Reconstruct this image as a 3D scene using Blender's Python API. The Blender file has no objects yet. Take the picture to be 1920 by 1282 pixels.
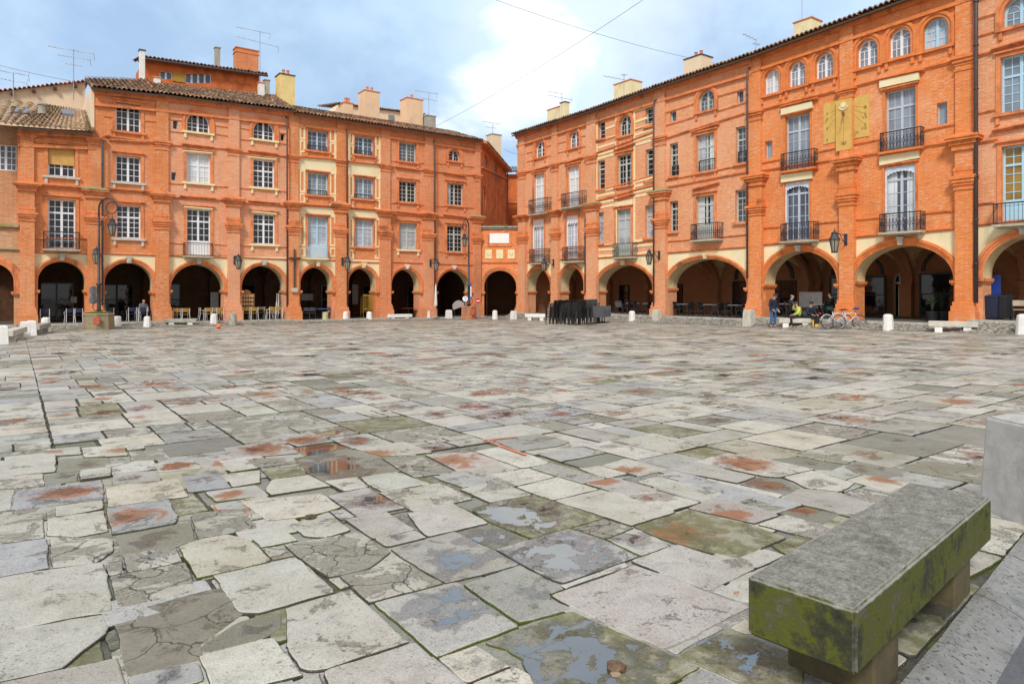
import bpy, bmesh, math, random
from mathutils import Vector, Matrix, noise
from mathutils.geometry import tessellate_polygon
RN = random.Random(11)
F, CX, HY, EYE = 1280.0, 960.0, 545.0, 1.7
PI = math.pi
SC = bpy.context.scene
COL = SC.collection
def gz(X, Y): return (0.011 if X > 0 else 0.004)*X - 0.010*Y
def gpt(px, py, h=0.0):
    a = (px-CX)/F
    b = 0.011 if a > 0 else 0.004
    Y = (EYE-h)/((py-HY)/F + b*a - 0.010)
    return Vector((a*Y, Y, gz(a*Y, Y)+h))
# ------------------------------------------------------------------ mesh builder
class MB:
    def __init__(s): s.v = []; s.f = []; s.t = []; s.u = []; s.tint = False
    def add(s, vs, fs, tint=None, prm=None):
        n = len(s.v); s.v += [tuple(q) for q in vs]
        for f in fs:
            s.f.append([i+n for i in f]); s.t.append(tint); s.u.append(prm)
        if tint: s.tint = True
    def hexa(s, p, tint=None):          # 8 points: bottom 4 ccw, top 4 ccw
        s.add(p, [(3,2,1,0),(4,5,6,7),(0,1,5,4),(1,2,6,5),(2,3,7,6),(3,0,4,7)], tint)
    def box(s, x0, x1, y0, y1, z0, z1, z0b=None, z1b=None, tint=None):
        z0b = z0 if z0b is None else z0b; z1b = z1 if z1b is None else z1b
        s.hexa([(x0,y0,z0),(x1,y0,z0b),(x1,y1,z0b),(x0,y1,z0),(x0,y0,z1),(x1,y0,z1b),(x1,y1,z1b),(x0,y1,z1)], tint)
    def frus(s, cx, cy, z0, z1, a0, b0, a1, b1):
        s.hexa([(cx-a0,cy-b0,z0),(cx+a0,cy-b0,z0),(cx+a0,cy+b0,z0),(cx-a0,cy+b0,z0),
                (cx-a1,cy-b1,z1),(cx+a1,cy-b1,z1),(cx+a1,cy+b1,z1),(cx-a1,cy+b1,z1)])
    def prism(s, outer, y0, y1, holes=()):
        loops = [list(outer)]+[list(h) for h in holes]
        def area(l): return sum(l[i][0]*l[(i+1)%len(l)][1]-l[(i+1)%len(l)][0]*l[i][1] for i in range(len(l)))
        if area(loops[0]) < 0: loops[0].reverse()
        for l in loops[1:]:
            if area(l) > 0: l.reverse()
        flat = [p for l in loops for p in l]; n = len(flat)
        tris = tessellate_polygon([[Vector((p[0],p[1],0)) for p in l] for l in loops])
        vs = [(p[0],y0,p[1]) for p in flat]+[(p[0],y1,p[1]) for p in flat]
        fs = []
        for t in tris:
            a,b,c = (flat[i] for i in t)
            ar = (b[0]-a[0])*(c[1]-a[1])-(b[1]-a[1])*(c[0]-a[0])
            t = tuple(t) if ar > 0 else (t[0],t[2],t[1])
            fs.append(t); fs.append((t[2]+n,t[1]+n,t[0]+n))
        k = 0
        for l in loops:
            m = len(l)
            for i in range(m):
                j = (i+1)%m; fs.append((k+j,k+i,k+i+n,k+j+n))
            k += m
        s.add(vs, fs)
    def tube(s, pts, r, n=6, cap=True):
        pts = [Vector(p) for p in pts]; rs = r if isinstance(r,(list,tuple)) else [r]*len(pts)
        base = len(s.v); vs = []; up = None
        for i,p in enumerate(pts):
            d = (pts[min(i+1,len(pts)-1)]-pts[max(i-1,0)]).normalized()
            if up is None: up = d.orthogonal().normalized()
            else:
                up = (up-d*up.dot(d))
                up = up.normalized() if up.length > 1e-6 else d.orthogonal().normalized()
            w = d.cross(up)
            for k in range(n):
                a = 2*PI*k/n; vs.append(p+(up*math.cos(a)+w*math.sin(a))*rs[i])
        fs = []
        for i in range(len(pts)-1):
            for k in range(n):
                fs.append((i*n+k,i*n+(k+1)%n,(i+1)*n+(k+1)%n,(i+1)*n+k))
        if cap: fs += [tuple(range(n))[::-1], tuple((len(pts)-1)*n+k for k in range(n))]
        s.add(vs, fs)
    def lathe(s, prof, c=(0,0,0), n=12, ax='z'):
        vs=[]; fs=[]; m=len(prof)
        for r,z in prof:
            for k in range(n):
                a=2*PI*k/n+PI/n; x,y=r*math.cos(a),r*math.sin(a)
                vs.append((c[0]+x,c[1]+y,c[2]+z) if ax=='z' else ((c[0]+x,c[1]+z,c[2]+y) if ax=='y' else (c[0]+z,c[1]+x,c[2]+y)))
        for i in range(m-1):
            for k in range(n): fs.append((i*n+k,i*n+(k+1)%n,(i+1)*n+(k+1)%n,(i+1)*n+k))
        fs += [tuple(range(n))[::-1], tuple((m-1)*n+k for k in range(n))]
        s.add(vs,fs)
    def build(s, name, mat, parent=None, ofs=(0,0,0), smooth=False, fix=True):
        me = bpy.data.meshes.new(name)
        o3 = Vector(ofs)
        me.from_pydata([Vector(q)-o3 for q in s.v], [], s.f)
        if s.tint:
            at = me.color_attributes.new('tint','FLOAT_COLOR','CORNER')
            pr = me.color_attributes.new('prm','FLOAT_COLOR','CORNER')
            li = 0
            for k,p in enumerate(me.polygons):
                t = s.t[k] or (1,1,1); u = s.u[k]
                for _ in p.loop_indices:
                    at.data[li].color = (*t[:3],1.0)
                    pr.data[li].color = tuple(u) if u else (0,0,0,0)
                    li += 1
        if fix and not s.tint:
            bm = bmesh.new(); bm.from_mesh(me); bmesh.ops.recalc_face_normals(bm, faces=bm.faces); bm.to_mesh(me); bm.free()
        if smooth:
            for p in me.polygons: p.use_smooth = True
        me.materials.append(mat)
        ob = bpy.data.objects.new(name, me); COL.objects.link(ob)
        if parent: ob.parent = parent
        return ob
def thing(name, label, cat, loc=(0,0,0), rz=0.0, group=None):
    o = bpy.data.objects.new(name, None); COL.objects.link(o)
    o.empty_display_size = 0.2
    o.location = loc; o.rotation_euler = (0,0,rz)
    o['label'] = label; o['category'] = cat
    if group: o['group'] = group
    return o
def tag(o, label, cat, group=None):
    o['label'] = label; o['category'] = cat
    if group: o['group'] = group
    return o
def struct(o, kind='structure'):
    o['kind'] = kind; return o
def kids(o): return [c for c in COL.objects if c.parent is o]
def dup(root, loc, rz, label=None, group=None):
    def cp(o, par):
        c = o.copy(); COL.objects.link(c)
        if par: c.parent = par
        for ch in KID.get(o.name, []): cp(ch, c)
        return c
    KID = {}
    st = [root]
    while st:
        q = st.pop(); k = list(q.children); KID[q.name] = k; st += k
    c = cp(root, None)
    c.location = loc; c.rotation_euler = (0,0,rz)
    if label: c['label'] = label
    if group: c['group'] = group
    return c
# ------------------------------------------------------------------ materials
MATS = {}
def newmat(name):
    m = bpy.data.materials.new(name); m.use_nodes = True
    nt = m.node_tree; b = nt.nodes['Principled BSDF']
    return m, nt, b
def N(nt, typ, **kw):
    n = nt.nodes.new(typ)
    for k,v in kw.items():
        if k == 'inp':
            for i,val in v.items(): n.inputs[i].default_value = val
        else: setattr(n,k,v)
    return n
def L(nt,a,b): nt.links.new(a,b)
def ramp(nt, fac, stops, interp='LINEAR'):
    r = N(nt,'ShaderNodeValToRGB'); r.color_ramp.interpolation = interp
    e = r.color_ramp.elements
    while len(e) < len(stops): e.new(0.5)
    for i,(p,c) in enumerate(stops):
        e[i].position = p; e[i].color = (*c,1) if len(c)==3 else c
    L(nt,fac,r.inputs[0]); return r.outputs[0]
def gr(x): return (x,x,x)
def mix(nt, fac, a, b, mode='MIX'):
    m = N(nt,'ShaderNodeMix', data_type='RGBA', blend_type=mode)
    if isinstance(fac,(int,float)): m.inputs[0].default_value = fac
    else: L(nt,fac,m.inputs[0])
    for i,q in ((6,a),(7,b)):
        if isinstance(q,tuple): m.inputs[i].default_value = (*q[:3],1)
        else: L(nt,q,m.inputs[i])
    return m.outputs[2]
def math_(nt, op, a, b=None, c=None):
    m = N(nt,'ShaderNodeMath', operation=op)
    for i,q in enumerate((a,b,c)):
        if q is None: continue
        if isinstance(q,(int,float)): m.inputs[i].default_value = q
        else: L(nt,q,m.inputs[i])
    return m.outputs[0]
def mrange(nt, v, a, b, c=0.0, d=1.0, smooth=True):
    m = N(nt,'ShaderNodeMapRange', interpolation_type='SMOOTHSTEP' if smooth else 'LINEAR')
    L(nt,v,m.inputs[0])
    for i,q in ((1,a),(2,b),(3,c),(4,d)): m.inputs[i].default_value = q
    return m.outputs[0]
def tnoise(nt, vec, scale, detail=5, rough=0.6, dist=0.0):
    n = N(nt,'ShaderNodeTexNoise'); n.inputs['Scale'].default_value = scale; n.inputs['Detail'].default_value = detail
    n.inputs['Roughness'].default_value = rough; n.inputs['Distortion'].default_value = dist
    if vec is not None: L(nt,vec,n.inputs['Vector'])
    return n.outputs['Fac']
def objco(nt): return N(nt,'ShaderNodeTexCoord').outputs['Object']
def worldco(nt): return N(nt,'ShaderNodeNewGeometry').outputs['Position']
def scaled(nt, vec, s):
    m = N(nt,'ShaderNodeMapping'); m.inputs['Scale'].default_value = s; L(nt,vec,m.inputs['Vector']); return m.outputs[0]
def bump(nt, b, h, strength=0.4, dist=0.02):
    n = N(nt,'ShaderNodeBump'); n.inputs['Strength'].default_value = strength; n.inputs['Distance'].default_value = dist
    L(nt,h,n.inputs['Height']); L(nt,n.outputs[0],b.inputs['Normal'])
def plain(name, col, rough=0.6, metal=0.0, var=0.18, scale=6.0, grime=None, gscale=1.2, spec=0.5, bmp=0.0):
    if name in MATS: return MATS[name]
    m,nt,b = newmat(name)
    co = worldco(nt)
    n = tnoise(nt,co,scale,6,0.65)
    c = mix(nt, mrange(nt,n,0.25,0.75), tuple(x*(1-var) for x in col), tuple(min(1,x*(1+var)) for x in col))
    if grime:
        g = tnoise(nt,scaled(nt,co,(1,1,0.35)),gscale,7,0.7)
        c = mix(nt, mrange(nt,g,0.5,0.68,0,0.75), c, grime)
    L(nt,c,b.inputs['Base Color'])
    b.inputs['Roughness'].default_value = rough; b.inputs['Metallic'].default_value = metal
    b.inputs['Specular IOR Level'].default_value = spec
    if bmp: bump(nt,b,tnoise(nt,co,scale*5,4,0.7),bmp,0.01)
    MATS[name] = m; return m
def brick(name, c1, c2, mortar, pale=(0.80,0.54,0.37), pamt=0.5, dark=(0.30,0.10,0.045), w=0.36, h=0.075, ms=0.012):
    if name in MATS: return MATS[name]
    m,nt,b = newmat(name)
    co = objco(nt); wc = worldco(nt)
    sp = N(nt,'ShaderNodeSeparateXYZ'); L(nt,co,sp.inputs[0])
    cb = N(nt,'ShaderNodeCombineXYZ'); L(nt,math_(nt,'ADD',sp.outputs[0],sp.outputs[1]),cb.inputs[0]); L(nt,sp.outputs[2],cb.inputs[1])
    bt = N(nt,'ShaderNodeTexBrick'); L(nt,cb.outputs[0],bt.inputs['Vector'])
    for k,v in (('Color1',(*c1,1)),('Color2',(*c2,1)),('Mortar',(*mortar,1)),('Scale',1.0),('Mortar Size',ms),('Mortar Smooth',0.3),('Bias',0.0),('Brick Width',w),('Row Height',h)): bt.inputs[k].default_value = v
    c = bt.outputs['Color']
    # pale bricks and open joints in patches, a few burnt bricks
    fl = tnoise(nt,scaled(nt,cb.outputs[0],(2.2,8.0,1)),1.6,3,0.75)
    pt = tnoise(nt,wc,0.55,4,0.6)
    th = math_(nt,'ADD',fl,math_(nt,'MULTIPLY',pt,0.35))
    c = mix(nt, mrange(nt,th,0.67,0.83,0,pamt), c, pale)
    fd = tnoise(nt,scaled(nt,cb.outputs[0],(2.6,9.0,1)),1.3,2,0.7)
    c = mix(nt, mrange(nt,fd,0.64,0.76,0,0.45), c, dark)
    st = tnoise(nt,scaled(nt,wc,(1,1,0.3)),0.8,6,0.65)
    c = mix(nt, mrange(nt,st,0.52,0.78,0,0.42), c, tuple(x*0.55 for x in c1))
    bg_ = tnoise(nt,wc,0.23,5,0.6)
    c = mix(nt, mrange(nt,bg_,0.50,0.72,0,0.30), c, pale); c = mix(nt, mrange(nt,bg_,0.46,0.28,0,0.34), c, tuple(x*0.62 for x in c1))
    rs = tnoise(nt,scaled(nt,wc,(2.6,2.6,0.12)),1.0,5,0.7)
    c = mix(nt, mrange(nt,rs,0.58,0.74,0,0.35), c, tuple(x*0.5 for x in c2))
    L(nt,c,b.inputs['Base Color']); b.inputs['Roughness'].default_value = 0.85; b.inputs['Specular IOR Level'].default_value = 0.25
    bump(nt,b,math_(nt,'ADD',bt.outputs['Fac'],math_(nt,'MULTIPLY',fl,-1.2)),0.35,0.012)
    MATS[name] = m; return m
def glass(name, col, rough=0.06, var=0.4):
    if name in MATS: return MATS[name]
    m,nt,b = newmat(name)
    n = tnoise(nt,worldco(nt),0.9,3,0.5)
    L(nt,mix(nt,mrange(nt,n,0.3,0.7),tuple(x*(1-var) for x in col),tuple(x*(1+var) for x in col)),b.inputs['Base Color'])
    b.inputs['Roughness'].default_value = rough; b.inputs['Specular IOR Level'].default_value = 0.6
    # old panes are not flat
    bump(nt,b,tnoise(nt,worldco(nt),2.5,2,0.5),0.08,0.05)
    MATS[name] = m; return m
def tilemat(name, moss):
    if name in MATS: return MATS[name]
    m,nt,b = newmat(name)
    at = N(nt,'ShaderNodeVertexColor'); at.layer_name = 'tint'
    co = worldco(nt)
    n = tnoise(nt,co,7,6,0.7)
    c = mix(nt, mrange(nt,n,0.35,0.7,0,0.8), at.outputs[0], tuple(0.035*k for k in (1.1,1.0,0.8)))
    n2 = tnoise(nt,co,1.1,5,0.6)
    c = mix(nt, mrange(nt,n2,0.62-0.14*moss,0.75-0.1*moss,0,0.75), c, (0.16,0.14,0.045))
    L(nt,c,b.inputs['Base Color']); b.inputs['Roughness'].default_value = 0.9; b.inputs['Specular IOR Level'].default_value=0.2
    bump(nt,b,n,0.4,0.02)
    MATS[name]=m; return m
B_OR = brick('brick_orange',(0.75,0.235,0.066),(0.63,0.165,0.045),(0.66,0.34,0.17))
B_PK = brick('brick_pink',(0.78,0.325,0.165),(0.68,0.24,0.115),(0.74,0.46,0.30),pamt=0.6)
B_RD = brick('brick_red_orange',(0.73,0.225,0.075),(0.60,0.16,0.052),(0.66,0.38,0.23),pamt=0.4)
B_RS = brick('brick_rose',(0.77,0.30,0.130),(0.66,0.215,0.085),(0.73,0.42,0.24),pamt=0.65)
B_ST = brick('brick_bright',(0.80,0.235,0.055),(0.69,0.165,0.038),(0.74,0.33,0.13),pamt=0.5)
B_OLD = brick('brick_weathered',(0.60,0.25,0.11),(0.46,0.17,0.075),(0.52,0.40,0.25),pamt=0.5,pale=(0.66,0.50,0.33))
B_IN = brick('brick_gallery_shaded',(0.10,0.038,0.016),(0.07,0.026,0.012),(0.08,0.05,0.03),pamt=0.15,pale=(.3,.2,.12),dark=(.06,.03,.015))  # left gallery brick, its deep shade put into the colour
MOULD = plain('moulded_brick',(0.72,0.250,0.098),0.85,var=0.2,scale=3.5,grime=(0.28,0.10,0.05),spec=0.25,bmp=0.25)
MOULD_R = plain('moulded_brick_bright',(0.72,0.225,0.068),0.85,var=0.2,scale=3.5,grime=(0.32,0.10,0.04),spec=0.25,bmp=0.25)
RENDER_R = plain('orange_render',(0.62,0.165,0.050),0.9,var=0.25,scale=1.4,grime=(0.30,0.09,0.04),spec=0.2)
CREAM = plain('cream_plaster',(0.82,0.72,0.46),0.9,var=0.07,scale=1.2,grime=(0.70,0.60,0.37),gscale=0.9,spec=0.2)
CREAM_P = plain('cream_paint',(0.84,0.70,0.42),0.9,var=0.10,scale=3,spec=0.2)
PALE = plain('pale_render',(0.80,0.64,0.46),0.9,var=0.07,scale=1.0,grime=(0.66,0.55,0.40),gscale=0.8,spec=0.2)
PEACH = plain('peach_render',(0.80,0.56,0.36),0.9,var=0.08,scale=1.0,grime=(0.60,0.46,0.32),spec=0.2)
YELLOW = plain('yellow_render',(0.80,0.63,0.28),0.9,var=0.10,scale=1.5,grime=(0.62,0.43,0.13),spec=0.2)
CONC = plain('grey_concrete',(0.40,0.38,0.33),0.9,var=0.2,scale=2,grime=(0.16,0.16,0.13),spec=0.2)
VAULT = plain('gallery_plaster_shaded',(0.13,0.075,0.036),0.9,var=0.2,scale=1.2,grime=(0.2,0.12,0.06),spec=0.15)  # left vault plaster darkened, the gallery shade is in the colour
SOFF = plain('soffit_plaster',(0.68,0.53,0.30),0.9,var=0.12,scale=1.5,grime=(0.4,0.3,0.17),spec=0.2)
WHITE = plain('white_paint',(0.80,0.82,0.86),0.5,var=0.05)
GREYB = plain('blue_grey_paint',(0.52,0.64,0.72),0.5,var=0.06)
GREENG = plain('green_grey_paint',(0.50,0.54,0.50),0.5,var=0.06)
B_INR = brick('brick_gallery_lit',(0.50,0.18,0.07),(0.38,0.13,0.05),(0.38,0.23,0.13),pamt=0.15,pale=(.4,.25,.15),dark=(.10,.045,.02))  # lighter copy for the right galleries, their light put into the colour
VAULT_R = plain('gallery_plaster_lit',(0.56,0.37,0.19),0.9,var=0.2,scale=1.2,grime=(0.24,0.13,0.06),spec=0.15)  # right vault plaster, painted lighter to look better lit than the left
SLAB = plain('balcony_slab',(0.46,0.41,0.31),0.85,var=0.2,scale=5,grime=(0.26,0.24,0.17),spec=0.2)
SKYB = plain('sky_blue_paint',(0.42,0.66,0.82),0.5,var=0.05)
GREY = plain('grey_paint',(0.50,0.54,0.60),0.5,var=0.05)
IRON = plain('wrought_iron',(0.035,0.035,0.045),0.5,var=0.3,scale=12,spec=0.5)
IRON_R = plain('rusty_iron',(0.10,0.055,0.04),0.7,var=0.4,scale=8)
PIPE = plain('brown_pipe',(0.075,0.05,0.05),0.5,var=0.2,scale=4)
GALV = plain('galvanised_metal',(0.42,0.43,0.45),0.4,metal=0.6,var=0.15)
WOODD = plain('dark_eave_wood',(0.07,0.045,0.03),0.85,var=0.3)
STONE = plain('pale_stone',(0.55,0.52,0.45),0.85,var=0.15,scale=5,grime=(0.42,0.39,0.32),spec=0.25,bmp=0.3)
STONE_W = plain('white_stone',(0.78,0.77,0.74),0.8,var=0.09,scale=5,grime=(0.58,0.57,0.53),spec=0.25,bmp=0.3)
STONE_G = plain('grey_stone',(0.36,0.35,0.30),0.85,var=0.25,scale=5,grime=(0.17,0.17,0.12),spec=0.25,bmp=0.4)
STONE_M = plain('mossy_coping',(0.34,0.28,0.15),0.9,var=0.3,scale=5,grime=(0.26,0.24,0.05),spec=0.2,bmp=0.4)
MARBLE = plain('white_marble',(0.86,0.86,0.85),0.5,var=0.04,scale=2)
SHOP = plain('shopfront_dark',(0.018,0.016,0.016),0.5,var=0.5,scale=2)
SHOPG = glass('shop_glass',(0.012,0.013,0.016),0.05)
G_DK = glass('dark_pane',(0.014,0.016,0.024))
G_BL = glass('blue_pane',(0.075,0.095,0.14))  # blue-grey sky reflection put into the base colour
G_CU = glass('curtained_pane',(0.42,0.46,0.52),0.15,0.25)
G_WH = glass('white_curtain_pane',(0.62,0.66,0.68),0.2,0.15)
G_SK = glass('painted_sky_pane',(0.22,0.27,0.33),0.08,0.25)  # stronger sky reflection painted into the pane colour
G_YE = glass('amber_pane',(0.30,0.17,0.02),0.15,0.3)
G_RD = glass('red_lit_pane',(0.16,0.035,0.012),0.12,0.6)  # red light from indoors put into the pane colour
POT = plain('terracotta_pot',(0.70,0.30,0.15),0.8,var=0.12)
SUND = plain('sundial_paint',(0.66,0.42,0.12),0.85,var=0.10,scale=2.5,grime=(0.55,0.33,0.09),spec=0.2)
DARKP = plain('dark_marking_paint',(0.05,0.035,0.03),0.8)
FADED = plain('faded_marking_paint',(0.26,0.15,0.05),0.8)
TILE = tilemat('roof_tiles',0.35)
TILE_M = tilemat('mossy_roof_tiles',0.95)
FR = {'w':WHITE,'g':GREYB,'n':GREENG,'s':SKYB,'y':GREY}
PN = {'d':G_DK,'b':G_BL,'c':G_CU,'w':G_WH,'s':G_SK,'y':G_YE,'r':G_RD}
# ------------------------------------------------------------------ facade frame
class Fac:
    def __init__(s, P, d):
        s.P = Vector(P); s.d = Vector(d).normalized(); s.n = Vector((s.d.y,-s.d.x)); s.ang = math.atan2(s.d.y,s.d.x)
    def S(s, px, o=0.0):
        a = (px-CX)/F; Q = s.P+s.n*o
        t = (a*Q.y-Q.x)/(s.d.x-a*s.d.y)
        return t, Q.y+s.d.y*t
    def sz(s, px, py, o=0.0):
        t,Y = s.S(px,o); return t, EYE+(HY-py)/F*Y
    def w(s, t, o, z):
        q = s.P+s.d*t+s.n*o; return Vector((q.x,q.y,z))
    def wp(s, px, py, o=0.0):
        t,z = s.sz(px,py,o); return s.w(t,o,z)
FL = Fac(((902-CX)/F*57,57), (1759/F,1.0))
FR_ = Fac(((970-CX)/F*57,57), (950/F,-1.0))
pA = Vector(((901-CX)/F*56.9,56.9)); pB = Vector(((972-CX)/F*56.9,56.9))
FK = Fac(pA, (1.0,0.0))
_t,_y = FL.S(37)
pc = FL.P+FL.d*_t
FW = Fac(pc, (0.90,0.43))
def arcpts(sc, zc, a, b, n=28, a0=PI, a1=0.0):
    return [(sc+a*math.cos(a0+(a1-a0)*i/n), zc+b*math.sin(a0+(a1-a0)*i/n)) for i in range(n+1)]
class Bld:
    """one house of the arcade: everything is kept in its facade's frame"""
    def __init__(B, fac, name, label, px0, px1, ybase, wall, mould=None, group='arcaded brick houses around the square', loc_o=0.0):
        B.fac=fac; B.wall=wall; B.mould=mould or MOULD
        B.px0,B.px1=px0,px1
        s0,z0=fac.sz(px0,ybase[0],0.35); s1,z1=fac.sz(px1,ybase[1],0.35)
        B.s0,_=fac.S(px0,0); B.s1,_=fac.S(px1,0); B.zb=(z0+z1)/2
        B.ofs=Vector((B.s0,0,B.zb))
        B.root=thing(name,label,'building',fac.w(B.s0,0,B.zb),fac.ang,group)
        B.holes=[]
    def bld(B,mb,name,mat,par=None,smooth=False):
        return mb.build(name,mat,par or B.root,B.ofs,smooth)
    def S(B,px,o=0): return B.fac.S(px,o)[0]
    def sz(B,px,py,o=0): return B.fac.sz(px,py,o)
    def outline(B,ytop):
        """upper wall outline from string course to eaves"""
        return ytop
    # -- openings
    def win(B,x0,x1,y0,y1,arch=False,cols=2,rows=4,tr=0.0,pane='d',fr='w',rec=0.24,sur=True,sill=True,inner=True,double=True,sillmat=None,head=False,label=None,st=0.17):
        s0=min(B.S(x0,0),B.S(x0,-rec)); s1=max(B.S(x1,0),B.S(x1,-rec)); xm=(x0+x1)/2
        zt=max(B.sz(xm,y0,0)[1],B.sz(xm,y0,-rec)[1]); zb=min(B.sz(xm,y1,0)[1],B.sz(xm,y1,-rec)[1])
        W=s1-s0; H=zt-zb; sc=(s0+s1)/2
        if arch:
            r=W/2; zc=zt-r; 
            hole=[(s0,zb),(s1,zb)]+arcpts(sc,zc,r,r,16,0.0,PI)
        else: hole=[(s0,zb),(s1,zb),(s1,zt),(s0,zt)]
        B.holes.append(hole)
        f=MB(); yf0,yf1=rec-0.03,rec+0.05; fw=min(0.075,W*0.10); mw=0.032
        def hw(z):     # half width available at height z
            if not arch or z<zc: return W/2
            q=(W/2)**2-(z-zc)**2; return math.sqrt(q) if q>0 else 0
        if arch:
            f.prism(hole,yf0,yf1,[[(s0+fw,zb+fw),(s1-fw,zb+fw)]+arcpts(sc,zc,r-fw,r-fw,16,0.0,PI)])
        else:
            f.prism(hole,yf0,yf1,[[(s0+fw,zb+fw),(s1-fw,zb+fw),(s1-fw,zt-fw),(s0+fw,zt-fw)]])
        y0m,y1m=yf0+0.014,yf1-0.02
        if double: f.box(sc-0.06,sc+0.06,yf0-0.012,yf1-0.004,zb+fw,zt-fw*0.9)
        leaves=[(s0+fw,sc-0.06),(sc+0.06,s1-fw)] if double else [(s0+fw,s1-fw)]
        ztr=None
        if tr>0:
            ztr=zt-H*tr; h=hw(ztr)-fw*0.5; f.box(sc-h,sc+h,yf0-0.006,yf1-0.008,ztr-0.05,ztr+0.05)
        for a,b in leaves:
            for c in range(1,cols):
                x=a+(b-a)*c/cols
                top=zt-fw*0.9
                if arch:
                    q=r*r-(x-sc)**2; top=zc+math.sqrt(max(q,0.0001))-fw*0.9
                    if inner: top=min(top,zc)
                f.box(x-mw/2,x+mw/2,y0m,y1m,zb+fw,top)
        if arch:
            for k in range(1,rows):
                z=zb+fw+(zc-zb-fw)*k/(rows-1); h=hw(z)-fw*0.6
                f.box(sc-h,sc+h,y0m+0.003,y1m-0.003,z-mw/2,z+mw/2)
            if inner:
                for cc,rr in (((sc-r*0.5),r*0.42),((sc+r*0.5),r*0.42)):
                    f.prism(arcpts(cc,zc,rr,rr*1.15,10,PI,0)+arcpts(cc,zc,rr-mw,rr*1.15-mw,10,0,PI),y0m+0.005,y1m-0.005)
        else:
            if tr>0:
                nt_=max(1,round(rows*tr)); nb=rows-nt_
                zs=[ztr+(zt-fw-ztr)*k/nt_ for k in range(1,nt_)]+[zb+fw+(ztr-zb-fw)*k/nb for k in range(1,nb)]
            else: zs=[zb+fw+(H-2*fw)*k/rows for k in range(1,rows)]
            for z in zs: f.box(s0+fw*0.6,s1-fw*0.6,y0m+0.003,y1m-0.003,z-mw/2,z+mw/2)
        wo=B.bld(f,'window',FR[fr])
        if label: wo['label']=label
        p=MB()
        ins=[(a,b) for a,b in hole]
        p.prism([(sc+(a-sc)*0.985,(zb+zt)/2+(b-(zb+zt)/2)*0.99) for a,b in ins],rec+0.012,rec+0.024)
        B.bld(p,'pane',PN[pane],wo)
        if not arch and W>0.75 and pane in 'dbs' and RN.random()<0.24:
            side=RN.choice((0,1,2)); cw=RN.uniform(.16,.34)*W; ch=RN.uniform(.0,.25)*H
            for k in ((0,),(1,),(0,1))[side]:
                xa=s0+fw if k==0 else s1-fw-cw
                cu=MB(); cu.box(xa,xa+cw,rec+.004,rec+.009,zb+ch*0+fw,zt-fw); B.bld(cu,'curtain',RN.choice((G_CU,G_WH,G_CU)),wo)
        if sur:
            q=MB(); t=st; pr=-0.045
            if arch:
                for (t0,t1,p_) in ((0.0,0.13,-0.05),(0.13,0.27,-0.10)):
                    q.prism([(s0-t1,zb)]+arcpts(sc,zc,r+t1,r+t1,20)+[(s1+t1,zb),(s1+t0,zb)]+arcpts(sc,zc,r+t0,r+t0,20,0.0,PI)+[(s0-t0,zb)],p_,0.02)
            else:
                q.prism([(s0-t,zb-0.02),(s0-t,zt+t),(s1+t,zt+t),(s1+t,zb-0.02),(s1,zb-0.02),(s1,zt),(s0,zt),(s0,zb-0.02)],pr,0.02)
                q.box(s0-t-0.06,s1+t+0.06,-0.14,0.02,zt+t+0.002,zt+t+0.075)
            B.bld(q,'surround',B.mould,wo)
        if sill:
            q=MB(); e=0.26 if sur else 0.1
            q.box(s0-e,s1+e,-0.15,rec-0.04,zb-0.13,zb-0.001)
            if sur:
                for x in (s0-e+0.1,s1+e-0.24): q.box(x,x+0.14,-0.09,0.02,zb-0.46,zb-0.132)
            B.bld(q,'sill',sillmat or B.mould,wo)
        B.last=(s0,s1,zb,zt)
        return wo
    def slot(B,x0,x1,y0,y1,fr='g',pane='b'):
        return B.win(x0,x1,y0,y1,cols=1,rows=1,fr=fr,pane=pane,sur=False,sill=False,double=False,rec=0.2)
    def balcony(B,x0,x1,yr,ys,style='scroll',o=0.55,slab=True,mat=None,slabmat=None):
        sA,sB=B.S(x0,o),B.S(x1,o); xm=(x0+x1)/2
        zr=B.sz(xm,yr,o)[1]; zs=B.sz(xm,ys,o)[1]
        if slab:
            q=MB(); q.box(sA-0.04,sB+0.04,-o-0.06,0.0,zs-0.10,zs); q.box(sA+0.1,sB-0.1,-o+0.14,0.0,zs-0.16,zs-0.101)
            par=B.bld(q,'balcony',slabmat or SLAB)
        else: par=B.root
        q=MB(); y=-o+0.03; h=zr-zs
        for (a,b) in (((sA,y),(sB,y)),((sA,y),(sA,0.0)),((sB,y),(sB,0.0))):
            q.tube([(a[0],a[1],zr),(b[0],b[1],zr)],0.028,6); q.tube([(a[0],a[1],zs+0.07),(b[0],b[1],zs+0.07)],0.018,4)
            if h>0.5: q.tube([(a[0],a[1],zr-0.12),(b[0],b[1],zr-0.12)],0.012,4)
            ln=abs(b[0]-a[0])+abs(b[1]-a[1])
            stp=0.15 if style!='arches' else 0.14
            n=max(2,int(ln/stp))
            for k in range(n+1):
                u=k/n; x=a[0]+(b[0]-a[0])*u; yy=a[1]+(b[1]-a[1])*u
                q.tube([(x,yy,zs+0.02),(x,yy,zr)],0.010 if 0<k<n else 0.022,4)
                if style in('scroll','lattice') and k<n:
                    dx,dy=(b[0]-a[0])/ln,(b[1]-a[1])/ln; w=ln/n
                    cx,cy=x+dx*w/2,yy+dy*w/2
                    for zc,rr in ((zs+h*0.30,0.42),(zs+h*0.62,0.42),(zs+h*0.46,0.26)):
                        pts=[(cx+dx*w*rr*math.cos(t*PI/4),cy+dy*w*rr*math.cos(t*PI/4),zc+min(w*0.9,h*0.17)*math.sin(t*PI/4)) for t in range(9)]
                        q.tube(pts,0.009,4)
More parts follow.
